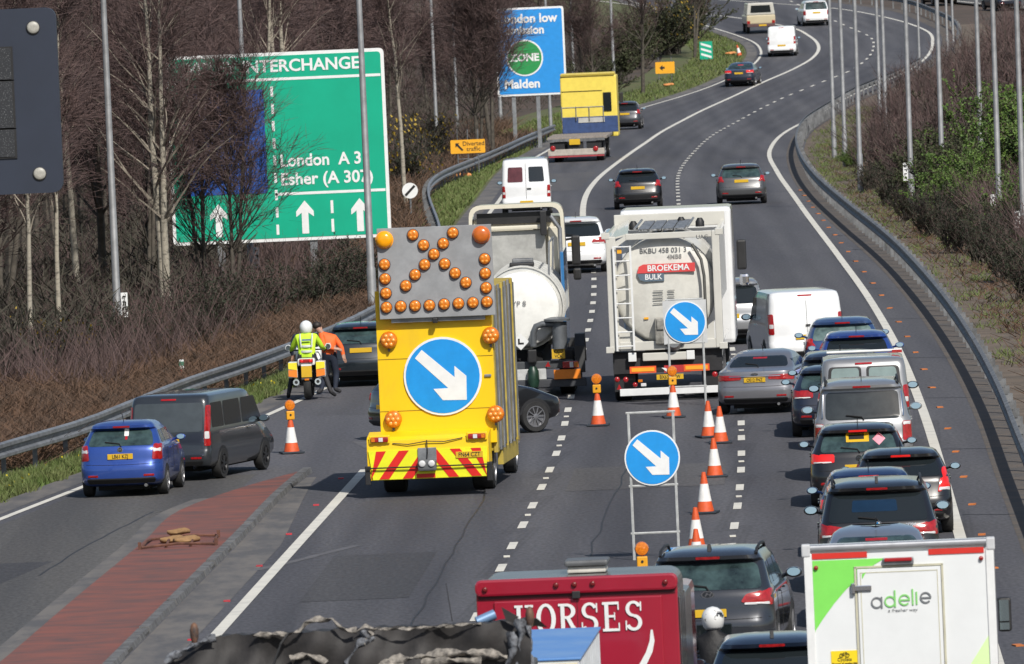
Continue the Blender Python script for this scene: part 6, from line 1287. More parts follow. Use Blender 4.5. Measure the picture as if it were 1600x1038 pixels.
def moto(label, px, py, fn, yaw=0., style='police', ph=0.):
    P = at(px, py, ph); P.z = gz(P.y) + .006; t = thing('motorcycle', label, 'motorcycle', P, head(fn, P.y) + rad(yaw))
    for y in (.32, 1.82):
        b = MB(); b.lathe([(.20, -.07), (.28, -.085), (.315, -.05), (.325, 0), (.315, .05), (.28, .085), (.20, .07)], (0, 0, 0), 'X', 24); w_ = b.build('wheel', RUBBER, t, smooth=50); w_.location = (0, y, .325)
        b = MB(); b.lathe([(.20, -.05), (.19, .05)], (0, 0, 0), 'X', 16); obj('rim', b.mesh('rim', RIMD), w_)
    part(t, 'engine', mat('engine_grey', (.08, .08, .085), .5, .5, var=.2), lambda b: b.b2(-.22, .22, .75, 1.35, .30, .72), bevel=.06)
    part(t, 'swing_arm', BLACK, lambda b: b.b2(.10, .16, .3, 1.0, .29, .37), bevel=.02)
    part(t, 'fuel_tank', WHITEP if style == 'police' else BLK, lambda b: b.prismx([(.95, .72), (1.45, .74), (1.50, .98), (1.30, 1.08), (1.0, .92)], -.20, .20), bevel=.06)
    part(t, 'seat', BLACK, lambda b: b.prismx([(.15, .82), (.98, .74), (1.0, .86), (.6, .88), (.2, .94)], -.16, .16), bevel=.04)
    part(t, 'fairing', WHITEP if style == 'police' else BLK, lambda b: b.prismx([(1.40, .55), (1.85, .75), (2.0, 1.0), (1.75, 1.22), (1.5, 1.05)], -.30, .30), bevel=.08)
    part(t, 'screen', GLASS, lambda b: b.prismx([(1.60, 1.18), (1.78, 1.18), (1.60, 1.48), (1.57, 1.48)], -.24, .24), bevel=.02)
    part(t, 'front_fork', GALV, lambda b: (b.tube([(-.11, 1.82, .33), (-.11, 1.55, 1.0)], .03, 8)), smooth=50); part(t, 'front_fork', GALV, lambda b: (b.tube([(.11, 1.82, .33), (.11, 1.55, 1.0)], .03, 8)), smooth=50)
    part(t, 'handlebar', BLACK, lambda b: b.tube([(-.40, 1.28, 1.10), (-.25, 1.45, 1.10), (.25, 1.45, 1.10), (.40, 1.28, 1.10)], .018, 8), smooth=50)
    for sx in (-1, 1):
        m_ = part(t, 'mirror', WHITEP if style == 'police' else BLACK, lambda b: b.lathe([(.03, .05), (.075, .02), (.07, -.02)], (sx * .46, 1.5, 1.16), 'Y', 12), smooth=50); part(m_, 'mirror_glass', MIRROR, lambda b: b.lathe([(.058, -.024), (.058, -.03)], (sx * .46, 1.5, 1.16), 'Y', 12))
        part(t, 'silencer', CHROME, lambda b: b.tube([(sx * .25, .05, .42), (sx * .24, .85, .36)], [.075, .06], 12), smooth=50); part(t, 'silencer_end', INK, lambda b: b.lathe([(.04, 0), (.04, -.005)], (sx * .25, .045, .42), 'Y', 10))
    if style == 'police':
        for sx in (-1, 1):
            pn = part(t, 'pannier', WHITEP, lambda b: b.b2(sx * .21, sx * .43, .10, .65, .52, .88), bevel=.03)
            for k, mt_ in enumerate((ORANGE if False else mat('pannier_orange', (.80, .22, .02), .5, var=.05), mat('pannier_yellow', (.82, .68, .03), .5, var=.05))):
                part(pn, 'pannier_block', mt_, lambda b: b.prism([(sx * .22, .53 + k * .17), (sx * .42, .53 + k * .17 + .03), (sx * .42, .70 + k * .17), (sx * .22, .70 + k * .17)], .075, .102))
        part(t, 'tail_unit', WHITEP, lambda b: b.b2(-.20, .20, .02, .35, .80, .96), bevel=.04); lm = part(t, 'tail_light', REDL, lambda b: b.b2(-.16, .16, -.02, .03, .86, .95), bevel=.02)
        for sx in (-1, 1): lamp(t, 'indicator', sx * .10, -.025, .905, .04, REDON, .03, 10)
        plate(t, 0, .0, .66, None, .24, .26); part(t, 'mudguard', BLACK, lambda b: b.prismx([(.0, .48), (.1, .46), (.2, .80), (.08, .82)], -.12, .12))
        part(t, 'plate_top', SIGNWHITE, lambda b: b.b2(-.12, .12, -.01, .01, .79, .83)); part(t, 'low_reflector', ORLAMP, lambda b: b.b2(-.05, .05, -.01, .01, .46, .50))
    else:
        part(t, 'tail_light', REDL, lambda b: b.b2(-.10, .10, .05, .10, .78, .84), bevel=.02); plate(t, 0, .02, .62, None, .24, .2)
    return t, P
mt_, P = moto('white motorcycle with orange and yellow chequered panniers on the slip road', 481, 626, XL, 4)
R0 = head(XL, P.y) + rad(4)
J = dict(pelvis=(0, .62, .93, .15), waist=(0, .66, 1.10, .155), chest=(0, .72, 1.32, .185), neck=(0, .76, 1.50, .075), headb=(0, .79, 1.60, .085), headt=(0, .80, 1.70, .09),
         shl=(-.21, .74, 1.42, .085), ell=(-.34, .90, 1.18, .062), wrl=(-.38, 1.18, 1.12, .042), hal=(-.39, 1.25, 1.11, .035), shr=(.21, .74, 1.42, .085), elr=(.34, .90, 1.18, .062), wrr=(.38, 1.18, 1.12, .042), har=(.39, 1.25, 1.11, .035),
         hil=(-.15, .66, .88, .105), knl=(-.36, .92, .58, .075), anl=(-.46, .62, .14, .05), tol=(-.48, .80, .05, .045), hir=(.15, .66, .88, .105), knr=(.36, .92, .58, .075), anr=(.52, .58, .14, .05), tor=(.62, .72, .05, .045))
BN = [('pelvis', 'waist', 0), ('waist', 'chest', 0), ('chest', 'neck', 0), ('neck', 'headb', 2), ('headb', 'headt', 2), ('chest', 'shl', 0), ('shl', 'ell', 0), ('ell', 'wrl', 0), ('wrl', 'hal', 3), ('chest', 'shr', 0), ('shr', 'elr', 0), ('elr', 'wrr', 0), ('wrr', 'har', 3),
      ('pelvis', 'hil', 1), ('hil', 'knl', 1), ('knl', 'anl', 1), ('anl', 'tol', 4), ('pelvis', 'hir', 1), ('hir', 'knr', 1), ('knr', 'anr', 1), ('anr', 'tor', 4)]
t = person('person', 'rider in yellow high-visibility jacket and white helmet astride the motorcycle', dict(J), list(BN), [HIVIS, BLKCL, SKIN, GLOVE, BLKCL], P, R0, [('hal', (0, 1, -.3), 3), ('har', (0, 1, -.3), 3)])
helmet(t, 0, .80, 1.655, .145, WHITEP)
def band(t, name, z, y, rx, ry, mt, h=.05):
    b = MB(); b.lathe([(1, -h/2), (1.02, 0), (1, h/2)], (0, 0, 0), 'Z', 24); b.v = [(x * rx, yy * ry + y, zz_ + z) for x, yy, zz_ in b.v]; b.f = b.f[:-2]; b.mi = b.mi[:-2]; b.build(name, mt, t, smooth=50)
band(t, 'reflective_band', 1.10, .66, .168, .165, TAPE); band(t, 'reflective_band', 1.22, .69, .185, .178, TAPE)
text('jacket_text', 'POLICE', 0, .525, 1.365, .075, INK, t, bold=.002) if False else part(t, 'jacket_patch', mat('patch_blue_grey', (.10, .16, .28), .6), lambda b: b.b2(-.10, .10, .525, .545, 1.345, 1.385))
for sx in (-1, 1): part(t, 'reflective_brace', TAPE, lambda b: b.tube([(sx*.12, .515, 1.20), (sx*.13, .525, 1.32), (sx*.14, .57, 1.43), (sx*.14, .70, 1.50)], .018, 6), smooth=50)
# person in orange bending at the car, walker in navy
Pp = at(513, 617); Pp.y += .4; Pp.z = gz(Pp.y)
J2 = dict(pelvis=(.06, 0, .90, .15), waist=(.05, .02, 1.08, .15), chest=(.02, .05, 1.26, .21), neck=(-.10, .07, 1.42, .07), headb=(-.16, .08, 1.50, .085), headt=(-.20, .09, 1.60, .09), shl=(-.12, .02, 1.36, .08), ell=(-.05, -.18, 1.12, .06), wrl=(.18, -.20, 1.05, .045), hal=(.26, -.20, 1.04, .035), shr=(.20, .06, 1.30, .08), elr=(.34, .05, 1.08, .065), wrr=(.38, .02, .90, .048), har=(.40, .0, .83, .035),
          hil=(-.02, .0, .84, .11), knl=(-.06, .10, .48, .08), anl=(-.16, -.05, .10, .055), tol=(-.26, -.16, .05, .05), hir=(.14, 0, .84, .11), knr=(.20, .05, .46, .08), anr=(.16, -.05, .10, .055), tor=(.30, -.16, .05, .05))
t = person('person', 'person in orange high-visibility jacket leaning towards the damaged car', J2, list(BN), [HIVO, NAVYCL, SKIN, SKIN, BLKCL], Pp, 0, [('hal', (1, 0, -.2), 3), ('har', (.3, 0, -1), 3)])
band(t, 'reflective_band', 1.16, .03, .165, .16, TAPE, .06)
b = MB(); b.lathe([(.06, -.05), (.10, -.01), (.105, .05), (.07, .10), (.01, .115)], (-.205, .085, 1.575), 'Z', 14); b.build('hair', HAIR, t, smooth=60)
part(t, 'nose', SKIN, lambda b: b.lathe([(.022, -.03), (.016, .01), (.004, .03)], (-.10, .05, 1.54), 'Z', 8), smooth=60)
for sx in (-.03, .03): part(t, 'eye', INK, lambda b: b.lathe([(.010, 0), (.008, -.006)], (-.13 + sx*.6, -.012 + .02, 1.575), 'Y', 8))
Pn = at(478, 611); Pn.y += 1.6; Pn.z = gz(Pn.y)
J3 = {k: (v[0], v[1] - .7, v[2] if k not in () else v[2], v[3]) for k, v in J.items()}
J3.update(pelvis=(0, 0, .92, .14), waist=(0, .02, 1.10, .14), chest=(.02, .04, 1.34, .175), neck=(.05, .05, 1.50, .065), headb=(.08, .06, 1.60, .085), headt=(.09, .07, 1.70, .09), shl=(-.22, .03, 1.42, .08), ell=(-.30, 0, 1.14, .055), wrl=(-.30, .08, .90, .042), hal=(-.30, .10, .82, .035), shr=(.22, .03, 1.42, .08), elr=(.32, .05, 1.14, .055), wrr=(.36, .14, .92, .042), har=(.37, .17, .84, .035), hil=(-.10, 0, .86, .105), knl=(-.12, .06, .48, .075), anl=(-.13, -.02, .10, .052), tol=(-.13, .12, .05, .045), hir=(.10, 0, .86, .105), knr=(.12, .06, .48, .075), anr=(.14, -.02, .10, .052), tor=(.16, .12, .05, .045))
Pn.x -= .06
t = person('person', 'dark-haired person in navy standing behind the motorcycle rider', J3, list(BN), [NAVYCL, NAVYCL, SKIN, SKIN, SHOEW], Pn, 0, [('hal', (0, .2, -1), 3), ('har', (0, .2, -1), 3)])
t.scale = (.86,) * 3
b = MB(); b.lathe([(.07, -.09), (.105, -.03), (.108, .04), (.07, .10), (.01, .12)], (.07, .04, 1.685), 'Z', 14); b.build('hair', HAIR, t, smooth=60)
part(t, 'nose', SKIN, lambda b: b.lathe([(.022, -.03), (.016, .01), (.004, .03)], (.185, .07, 1.645), 'Z', 8), smooth=60)
# motorcyclist at the bottom edge
mt_, P = moto('black motorcycle at the bottom edge between the horsebox and box van', 1111, 968, XM, 0, 'plain', 1.60); 
P.y -= .0; P.z = gz(P.y) + .006
J4 = {k: (v[0] * (.95 if k in ('shl', 'shr') else 1), v[1], v[2] - .05 - (.06 if k in ('shl', 'shr', 'chest') else 0), v[3] * (1.0 if k in ('chest', 'waist') else .95)) for k, v in J.items()}
bpy.data.objects[mt_.name].location.y -= .8; P = Vector(mt_.location)
t = person('person', 'motorcyclist in black jacket with black and white helmet at bottom edge', J4, list(BN), [mat('leather_jacket', (.006, .006, .007), .55, var=.3, scale=9, bump=.4, spec=.3), BLKCL, SKIN, GLOVE, BLKCL], P, mt_.rotation_euler.z, [('hal', (0, 1, -.3), 3), ('har', (0, 1, -.3), 3)])
helmet(t, 0, .80, 1.61, .15, mat('helmet_graphic', (.70, .70, .68), .25, col2=(.015, .015, .015), scale=6, detail=3, lo=.55, hi=.60, coat=.7))
# ---------------------------------------------------------------- vegetation
TWIG = mat('twig_brown', (.115, .073, .066), .9, col2=(.058, .040, .039), scale=1.2); BARK = mat('dark_bark', (.075, .065, .052), .9, var=.35, scale=5)
BIRCH = mat('birch_bark', (.33, .30, .24), .8, col2=(.10, .09, .075), scale=5, stretch=(1, 1, 2.2), lo=.5, hi=.68); BIRCHB = mat('birch_branch', (.23, .20, .16), .85, var=.3, scale=3)
LEAFD = mat('dark_leaf', (.022, .030, .014), .8, var=.4, scale=1.5); LEAFG = mat('fresh_leaf', (.105, .18, .025), .7, col2=(.045, .085, .018), scale=2.6); LEAFO = mat('olive_leaf', (.042, .050, .020), .8, var=.35, scale=1.5)
BRACK = mat('bracken', (.13, .072, .042), .9, col2=(.065, .045, .033), scale=1.1); FLOW = mat('gorse_flower', (.34, .23, .02), .7, var=.3); GRASSM = mat('grass_blade', (.075, .125, .022), .8, col2=(.13, .14, .05), scale=.8)
class Rib:
    """thin two-sided strips gathered in numpy"""
    def __init__(s): s.a = []; s.b = []; s.w = []
    def add(s, a, b, w): s.a.append(tuple(a)); s.b.append(tuple(b)); s.w.append(w)
    def arrays(s, rng):
        a = np.array(s.a, float); b = np.array(s.b, float); w = np.array(s.w, float)[:, None]; d = b - a; r = rng.normal(size=a.shape); n = np.cross(d, r); n /= np.linalg.norm(n, axis=1)[:, None] + 1e-9
        v = np.stack([a - n * w, a + n * w, b + n * w * .35, b - n * w * .35], 1).reshape(-1, 3); return v
def strip_mesh(name, v, mt):
    nq = len(v) // 4; me = bpy.data.meshes.new(name); me.vertices.add(len(v)); me.vertices.foreach_set('co', v.astype(np.float32).ravel()); me.loops.add(nq * 4); me.loops.foreach_set('vertex_index', np.arange(nq * 4, dtype=np.int32))
    me.polygons.add(nq); me.polygons.foreach_set('loop_start', np.arange(0, nq * 4, 4, dtype=np.int32)); me.materials.append(mt); me.update(calc_edges=True); return me
def gen_tree(seed, h, r0, n1=34, ang=(35, 70), blen=.34, droop=.0, tw=11, stems=1, wob=.05, sub=7, tl=(.5, 1.1)):
    R = random.Random(seed); T = MB(); B = MB(); rib = Rib()
    for st in range(stems):
        lean = (R.uniform(-.10, .10), R.uniform(-.06, .06)) if stems == 1 else (R.uniform(-.16, .16), R.uniform(-.1, .1)); hh = h * R.uniform(.85, 1.0); pts = []; x = y = 0.; bx = R.uniform(-.25, .25) * (stems > 1)
        for i in range(11):
            f = i / 10; x += R.uniform(-wob, wob) * h * .06; pts.append(Vector((bx + x + lean[0] * f * hh, y + lean[1] * f * hh, f * hh))); y += R.uniform(-wob, wob) * h * .04
        rs = [r0 * (1 - .93 * (i / 10)) + .006 for i in range(11)]; T.tube(pts, rs, 7)
        for k in range(n1):
            f = R.uniform(.22, .98) ** .9; i = min(9, int(f * 10)); p = pts[i].lerp(pts[i+1], f * 10 - i); az = R.uniform(0, 2*math.pi); el = rad(R.uniform(*ang)); L = h * blen * (1.05 - .75 * f) * R.uniform(.6, 1.15)
            d = Vector((math.cos(az) * math.cos(el), math.sin(az) * math.cos(el), math.sin(el))); bp = [p]; q = p.copy()
            for j in range(5):
                d = (d + Vector((R.uniform(-.18, .18), R.uniform(-.18, .18), .10 - droop * (j / 4) * .6))).normalized(); q = q + d * L / 5; bp.append(q.copy())
            br = max(.012, rs[i] * .42); B.tube(bp, [br, br*.8, br*.6, br*.45, br*.3, br*.15], 4, False)
            for m_ in range(sub):
                g_ = R.uniform(.2, 1.0) * 5; j = min(4, int(g_)); s0 = bp[j].lerp(bp[j+1], g_ - j); d2 = (d + Vector((R.uniform(-.9, .9), R.uniform(-.9, .9), R.uniform(-.3, .8)))).normalized(); l2 = L * R.uniform(.2, .5); e = s0 + d2 * l2
                rib.add(s0, e, max(.010, br * .28))
                for w_ in range(tw):
                    s1 = s0.lerp(e, R.uniform(.1, 1)); d3 = (d2 + Vector((R.uniform(-.8, .8), R.uniform(-.8, .8), R.uniform(-.5, .8) - droop))).normalized(); l3 = R.uniform(*tl); mid = s1 + d3 * l3 * .5; e3 = mid + (d3 + Vector((R.uniform(-.3, .3), R.uniform(-.3, .3), -droop * .9))).normalized() * l3 * .5
                    rib.add(s1, mid, .0085); rib.add(mid, e3, .006)
    return T, B, rib.arrays(np.random.default_rng(seed))
def gen_bush(seed, h, r, n=40, tw=40, leaf=0, ls=.06, lw=.7):
    R = random.Random(seed); rib = Rib(); lv = Rib(); B = MB()
    for k in range(n):
        az = R.uniform(0, 2*math.pi); el = rad(R.uniform(38, 88)); L = h * R.uniform(.6, 1.1); d = Vector((math.cos(az) * math.cos(el), math.sin(az) * math.cos(el), math.sin(el))); p = Vector((R.uniform(-.3, .3) * r, R.uniform(-.3, .3) * r, 0)); q = p.copy(); bp = [p.copy()]
        for j in range(4): d = (d + Vector((R.uniform(-.25, .25), R.uniform(-.25, .25), .02))).normalized(); q = q + d * L / 4; bp.append(q.copy())
        B.tube(bp, [.022, .018, .013, .009, .004], 3, False)
        for m_ in range(tw):
            g_ = R.uniform(.25, 1.0) * 4; j = min(3, int(g_)); s0 = bp[j].lerp(bp[j+1], g_ - j); d2 = (d + Vector((R.uniform(-1, 1), R.uniform(-1, 1), R.uniform(-.4, .7)))).normalized(); l2 = R.uniform(.25, .6) * max(.5, h * .35); e = s0 + d2 * l2; rib.add(s0, e, .008)
            for w_ in range(leaf):
                s1 = s0.lerp(e, R.uniform(.1, 1.05)); d3 = Vector((R.uniform(-1, 1), R.uniform(-1, 1), R.uniform(-.5, 1))).normalized(); lv.add(s1, s1 + d3 * ls * R.uniform(.6, 1.4), ls * lw * .5)
    g_ = np.random.default_rng(seed); return B, rib.arrays(g_), (lv.arrays(g_) if leaf else None)
def put_tree(name, label, data, trunkm, branchm, loc, rz=0., s=1., group=None, tw=TWIG, shared=None):
    t = thing(name, label, 'tree', loc, rz, group, s)
    obj('trunk', data[0], t); obj('branches', data[1], t); obj('crown', data[2], t); return t
def tree_data(gen, trunkm, branchm, nm='tree'): T, B, v = gen; return T.mesh('trunk', trunkm, smooth=60, fix=False), B.mesh('branches', branchm, fix=False), strip_mesh('crown', v, TWIG), v
g1 = tree_data(gen_tree(11, 13, .13, 40, (30, 65), .30, .35, 12, 2), BIRCH, BIRCHB); g2 = tree_data(gen_tree(12, 12, .10, 36, (35, 70), .28, .3, 11, 1, .09), BIRCH, BIRCHB); g3 = tree_data(gen_tree(13, 11, .08, 30, (40, 72), .26, .25, 11, 1, .12), BIRCH, BIRCHB)
g4 = tree_data(gen_tree(14, 12, .14, 44, (25, 60), .34, .05, 11, 1), BARK, BARK); g5 = tree_data(gen_tree(15, 10, .10, 40, (30, 65), .36, .1, 11, 2), BARK, BARK); g6 = tree_data(gen_tree(16, 8, .07, 34, (30, 70), .42, .15, 12, 3), BARK, BARK)
g7 = g6[:2] + (strip_mesh('crown', g6[3].reshape(-1, 4, 3)[np.random.default_rng(2).random(len(g6[3]) // 4) < .62].reshape(-1, 3), TWIG), g6[3])
g1 = g1[:2] + (strip_mesh('crown', g1[3].reshape(-1, 4, 3)[np.random.default_rng(2).random(len(g1[3]) // 4) < .7].reshape(-1, 3), TWIG), g1[3])
def T_(label, px, py, data, Y=None, rz=0., s=1., nm='birch_tree', group='birches in front of the wood'):
    P = at(px, py) if Y is None else Vector((at_depth(px, py, Y).x, Y, 0)); P.z = gz(P.y) - .05; return put_tree(nm, label, data, None, None, P, rz, s, group)
T_('twin-stemmed pale birch spreading twigs across the green sign', 262, 530, g1, 292, .3, .95); T_('slim straight birch rising beside the dark sign board', 128, 560, g2, 300, 1.2, 1.05); T_('thin white birch stem nearest the left edge', 47, 602, g3, 264, 2.0, .92); T_('leaning white birch between the edge stem and first lamp post', 90, 585, g3, 270, 4.1, .95)
T_('birch with forked top above the centre of the green sign', 425, 480, g2, 345, 3.3, 1.05); T_('birch with pale stems behind the green sign top right', 455, 470, g1, 352, 5.0, 1.0); T_('birch spreading right of the green sign behind the round sign', 640, 380, g3, 400, .8, 1.1)
T_('brown multi-stemmed tree in front of the blue motorway panel', 372, 500, g7, 300, 1.0, .92, 'bare_tree', 'bare trees along the wood edge'); T_('bare tree at the left edge below the sign board', 10, 560, g5, 285, .5, 1.0, 'bare_tree', 'bare trees along the wood edge'); T_('bare tree partly covering the left end of the green sign', 232, 540, g7, 300, 2.6, 1.10, 'bare_tree', 'bare trees along the wood edge'); T_('bare tree hiding the left side of the blue zone sign', 770, 260, g4, 520, .4, .9, 'bare_tree', 'bare trees along the wood edge')
T_('low bare tree veiling the first white arrow of the green sign', 318, 520, g7, 303, 4.0, .85, 'bare_tree', 'bare trees along the wood edge'); T_('dark bare tree over the left third of the blue zone sign', 768, 250, g5, 506, 2.0, 1.0, 'bare_tree', 'bare trees along the wood edge'); T_('slender bare tree just left of the blue zone sign', 752, 250, g6, 498, .7, 1.2, 'bare_tree', 'bare trees along the wood edge')
T_('bare tree behind the first lamp post', 165, 540, g4, 305, 1.9, .95, 'bare_tree', 'bare trees along the wood edge'); T_('bare tree right of the blue zone sign', 925, 180, g5, 570, 3.0, .95, 'bare_tree', 'bare trees along the wood edge'); T_('bare tree near the far bend above the yellow board', 1003, 110, g4, 650, 2.2, .9, 'bare_tree', 'bare trees along the wood edge')
T_('small bare tree hanging over the far end of the left lane', 1085, 70, g5, 700, 1.4, .9, 'bare_tree', 'bare trees along the wood edge')
# the mass of the wood
vs = []; tb = MB(); R = random.Random(5); cnt = 0
def wood_ok(X, Y): return X < XL(Y) - 8.5 - (3 if Y < 330 else 0)
for k in range(1400):
    Y = R.uniform(300, 830) if k > 25 else R.uniform(262, 310); Xmin = -Y / 20.5 - 2; Xmax = XL(Y) - (9 if Y > 330 else 10)
    if Xmax < Xmin: continue
    X = R.uniform(Xmin, Xmax)
    if 305 < Y < 322 and X > -14 and X < -2: continue
    if Y < 318 and -13.5 < X < -3.0: continue
    if abs(Y - 530) < 14 and -3 < X < 3: continue
    src = R.choice((g4, g4, g5, g5, g6, g2))[3]; n = len(src) // 4; keep = RNG.random(n) < (.42 if Y < 420 else .24); v = src.reshape(-1, 4, 3)[keep].reshape(-1, 3).copy(); s = R.uniform(.7, 1.15); a = R.uniform(0, 6.28); c, s2 = math.cos(a), math.sin(a)
    wide = 1.4 if Y < 420 else 2.2
    ctr = v.reshape(-1, 4, 3).mean(1, keepdims=True); v = (ctr + (v.reshape(-1, 4, 3) - ctr) * np.array([wide, wide, 1.05])).reshape(-1, 3)
    v = np.stack([(v[:, 0] * c - v[:, 1] * s2) * s + X, (v[:, 0] * s2 + v[:, 1] * c) * s + Y, v[:, 2] * s + gz(Y) - .1], 1); vs.append(v); cnt += 1
    tb.tube([(X, Y, gz(Y) - .2), (X + R.uniform(-.3, .3), Y, gz(Y) + 5 * s), (X + R.uniform(-.6, .6), Y, gz(Y) + 9 * s)], [.12 * s, .08 * s, .03], 5, False)
    if cnt > 215: break
struct(obj('wood', strip_mesh('wood', np.concatenate(vs), TWIG)), 'stuff'); struct(tb.build('wood_trunks', BARK, fix=False), 'stuff')
# undergrowth of the wood: low dark scrub
def scatter(name, mt, n, yr, xf, hgt, wd, lean=.5, kind='stuff', up=0., clump=1):
    Y = RNG.uniform(yr[0], yr[1], n // clump); 
    lo_ = np.array([xf(y)[0] for y in Y]); hi_ = np.array([xf(y)[1] for y in Y]); ok = hi_ > lo_; Y, lo_, hi_ = Y[ok], lo_[ok], hi_[ok]
    X = lo_ + (hi_ - lo_) * RNG.random(len(Y)); X = np.repeat(X, clump); Y = np.repeat(Y, clump); m = len(X); X = X + RNG.normal(0, .18, m) * (clump > 1); Y = Y + RNG.normal(0, .18, m) * (clump > 1)
    Z = np.interp(Y, _YY, _ZZ) - .04; h = hgt[0] + (hgt[1] - hgt[0]) * RNG.random(m); a = np.stack([X, Y, Z + up * RNG.random(m)], 1); d = np.stack([RNG.normal(0, lean, m), RNG.normal(0, lean, m), np.ones(m)], 1) * h[:, None]; b = a + d
    r = Rib(); r.a = a; r.b = b; r.w = np.full(m, wd); v = r.arrays(RNG); return struct(obj(name, strip_mesh(name, v, mt)), kind)
XV = lambda Y: XGL(Y) if Y < 560 else XL(Y) - 4
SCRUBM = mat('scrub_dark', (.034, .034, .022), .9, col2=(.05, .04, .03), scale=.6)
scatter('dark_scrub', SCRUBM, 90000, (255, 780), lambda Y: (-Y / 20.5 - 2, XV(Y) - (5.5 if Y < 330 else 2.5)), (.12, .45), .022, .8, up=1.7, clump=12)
scatter('brown_scrub', TWIG, 80000, (250, 780), lambda Y: (-Y / 20.5 - 2, XV(Y) - 3), (.3, 1.2), .009, .5, up=.9, clump=8)
scatter('bracken', BRACK, 110000, (222, 345), lambda Y: (max(-Y / 20.5 - 1, XV(Y) - 7.5), XV(Y) - .5), (.10, .42), .010, 1.0, up=.40, clump=10)
scatter('bracken', BRACK, 22000, (330, 600), lambda Y: (XV(Y) - 4, XV(Y) - .5), (.2, .7), .02, .8, up=.3, clump=8)
scatter('verge_grass', GRASSM, 60000, (185, 360), lambda Y: (XGL(Y) - .2, XL(Y) - .95 - .15 * math.sin(Y * 1.7)), (.05, .24), .012, .45)
scatter('verge_grass', GRASSM, 26000, (360, 740), lambda Y: (XV(Y) - .5, XL(Y) - 1.1), (.08, .26), .03, .45)
scatter('verge_flowers', mat('flower_yellow', (.62, .50, .02), .7, var=.1), 420, (190, 300), lambda Y: (XGL(Y) + .3, XL(Y) - 1.4), (.02, .05), .025, .5, up=.25, clump=3)
# right bank
XE = lambda Y: Y / 20.3 + 2.5
ribbon('right_bank', lambda Y: XB(Y) + .25, lambda Y: XB(Y) + 3.2, 150, 735, mat('bank_litter', (.15, .115, .085), .95, col2=(.075, .06, .045), scale=.9, world=True, detail=8), -.02, 3., 2)
scatter('bank_grass', GRASSM, 9000, (250, 610), lambda Y: (XB(Y) + .6, XB(Y) + 2.6), (.05, .2), .014, .6, clump=14)
scatter('bank_litter', BRACK, 16000, (225, 520), lambda Y: (XB(Y) + 1.2, max(XB(Y) + 1.3, XE(Y))), (.08, .3), .014, 1.2, clump=6)
b1 = gen_bush(31, 2.2, 1.2, 40, 34); b2 = gen_bush(32, 2.0, 1.2, 36, 30, 13, .052, .8); b3 = gen_bush(33, 1.6, 1.0, 40, 26, 5, .05, .5); b4 = gen_bush(34, 3.0, 1.4, 44, 38)
def bush_meshes(g_, leafm, sm=BARK): return g_[0].mesh('stems', sm, fix=False), strip_mesh('twigs', g_[1], TWIG), (strip_mesh('leaves', g_[2], leafm) if g_[2] is not None else None)
m1, m2, m3, m4, m5 = bush_meshes(b1, None), bush_meshes(b2, LEAFG), bush_meshes(b3, LEAFD), bush_meshes(b4, None), bush_meshes(b2, LEAFO)
def bush(label, X, Y, m, s=1., rz=0., group=None, flowers=0, nm='shrub'):
    t = thing(nm, label, 'shrub', (X, Y, gz(Y) - .05), rz, group, s); obj('stems', m[0], t); obj('twigs', m[1], t)
    if m[2] is not None: obj('leaves', m[2], t)
    if flowers:
        r = Rib(); R_ = random.Random(int(X * 97 + Y))
        for k in range(flowers): a = R_.uniform(0, 6.28); rr = R_.uniform(.4, 1.1); z = R_.uniform(.5, 1.7); p = (math.cos(a) * rr, math.sin(a) * rr, z); r.add(p, (p[0] + .05, p[1], p[2] + .06), .03)
        struct(obj('flowers', strip_mesh('flowers', r.arrays(np.random.default_rng(3)), FLOW), t), 'stuff')
    return t
def bpx(label, px, py, m, s=1., group=None, flowers=0, nm='shrub', rz=None):
    P = at(px, py); return bush(label, P.x, P.y, m, s, random.uniform(0, 6) if rz is None else rz, group, flowers, nm)
RB = 'shrubs on the right bank'
bpx('bright green leafy bush behind the rightmost lamp posts', 1592, 330, m2, 1.75, RB); bpx('bright green leafy bush between the two right-hand posts', 1520, 345, m2, 1.3, RB); bpx('fresh green bush at the right edge halfway down', 1600, 300, m2, 2.0, RB); bpx('small fresh green bush at the far barrier curve', 1330, 262, m2, .5, RB)
bpx('fresh green bush high on the right bank by the edge', 1575, 270, m2, 1.9, RB); bpx('fresh green bush below the mid-bank lamp post', 1490, 350, m2, 1.0, RB); bpx('fresh green bush low at the right edge above the barrier', 1608, 380, m2, 1.2, RB); bpx('olive shrub high up between two right-hand posts', 1535, 250, m5, 1.7, RB); bpx('olive shrub beside the strip-bearing post on the bank', 1440, 320, m5, 1.1, RB)
bpx('olive green shrub left of the bright green bush', 1500, 330, m5, 1.4, RB); bpx('olive shrub in the middle of the right bank', 1470, 305, m5, 1.35, RB); bpx('olive shrub at the right edge above the dark ones', 1590, 395, m5, .9, RB)
for i, (px, py, s) in enumerate(((1420, 345, .85), (1455, 370, .9), (1495, 395, .95), (1535, 415, 1.0), (1575, 440, .95), (1605, 470, 1.0), (1390, 320, .8), (1360, 300, .75), (1480, 360, 1.0), (1560, 400, 1.0))): bpx('dark low shrub along the foot of the right bank', px, py, m3, s, RB + ', dark low row')
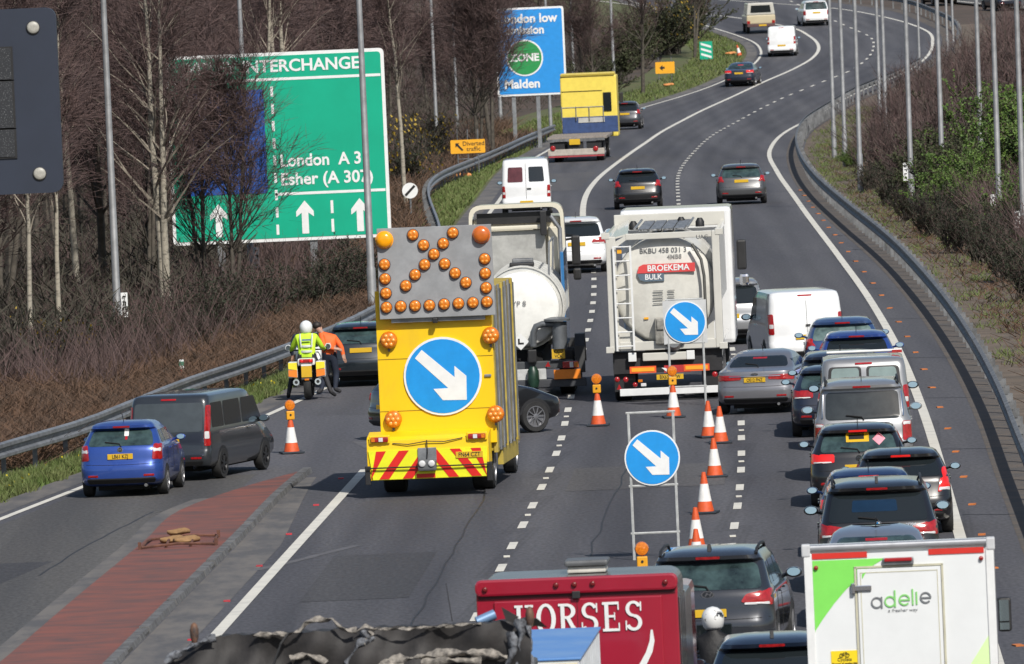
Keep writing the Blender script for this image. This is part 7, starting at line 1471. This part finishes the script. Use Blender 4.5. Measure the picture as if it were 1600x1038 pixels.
for i, (px, py, s) in enumerate(((1365, 270, 1.0), (1395, 280, 1.1), (1430, 290, 1.2), (1400, 245, 1.2), (1450, 260, 1.4), (1500, 270, 1.5), (1545, 280, 1.6), (1590, 260, 1.7), (1440, 215, 1.3), (1490, 215, 1.5), (1540, 215, 1.7), (1590, 210, 1.9), (1460, 180, 1.3), (1510, 175, 1.5), (1560, 175, 1.7), (1605, 170, 1.9), (1500, 145, 1.3), (1550, 140, 1.5), (1600, 140, 1.6), (1420, 175, 1.0))): bpx('bare brown thicket shrub on the upper right bank', px, py, (m1, m4)[i % 2], s, RB + ', brown thicket')
scatter('bank_scrub', TWIG, 40000, (290, 720), lambda Y: (XB(Y) + 3.6, max(XB(Y) + 3.6, XE(Y))), (.4, 1.3), .013, .5, up=1.0, clump=8)
scatter('bank_scrub', LEAFO, 16000, (280, 520), lambda Y: (XB(Y) + 3.2, max(XB(Y) + 3.2, XE(Y))), (.1, .35), .035, .8, up=.9, clump=14)
# gorse and evergreen shrubs on the left
LG = 'evergreen shrubs at the foot of the wood'
bpx('gorse bush with yellow flowers below the leaning birch', 92, 598, m3, .95, LG, 160, 'gorse_bush'); bpx('gorse bush with a few flowers at the left edge', 35, 580, m3, .95, LG, 60, 'gorse_bush'); bpx('yellow flowering gorse at the foot of the far lamp post', 668, 262, m3, 1.5, LG, 170, 'gorse_bush'); bpx('flowering gorse left of the round striped sign', 640, 300, m3, 1.5, LG, 120, 'gorse_bush'); bpx('gorse with orange flowers above the far yellow board', 1050, 84, m3, 2.0, LG, 200, 'gorse_bush')
for i, (px, py, s) in enumerate(((130, 590, 1.0), (165, 575, 1.05), (215, 570, 1.0), (320, 545, 1.2), (360, 530, 1.2), (400, 520, 1.2), (520, 490, 1.2), (560, 480, 1.3), (480, 500, 1.0), (300, 560, .8), (60, 570, 1.1), (10, 590, 1.0))): bpx('dark evergreen shrub under the birches behind the left barrier', px, py, m3, s, LG + ', dark row')
for i, (px, py, s) in enumerate(((960, 130, 1.8), (1000, 105, 1.9), (1040, 85, 1.9), (1080, 62, 1.9), (930, 165, 1.6))): bpx('dark green shrub on the far verge before the bend', px, py, m5, s, LG + ', far verge')
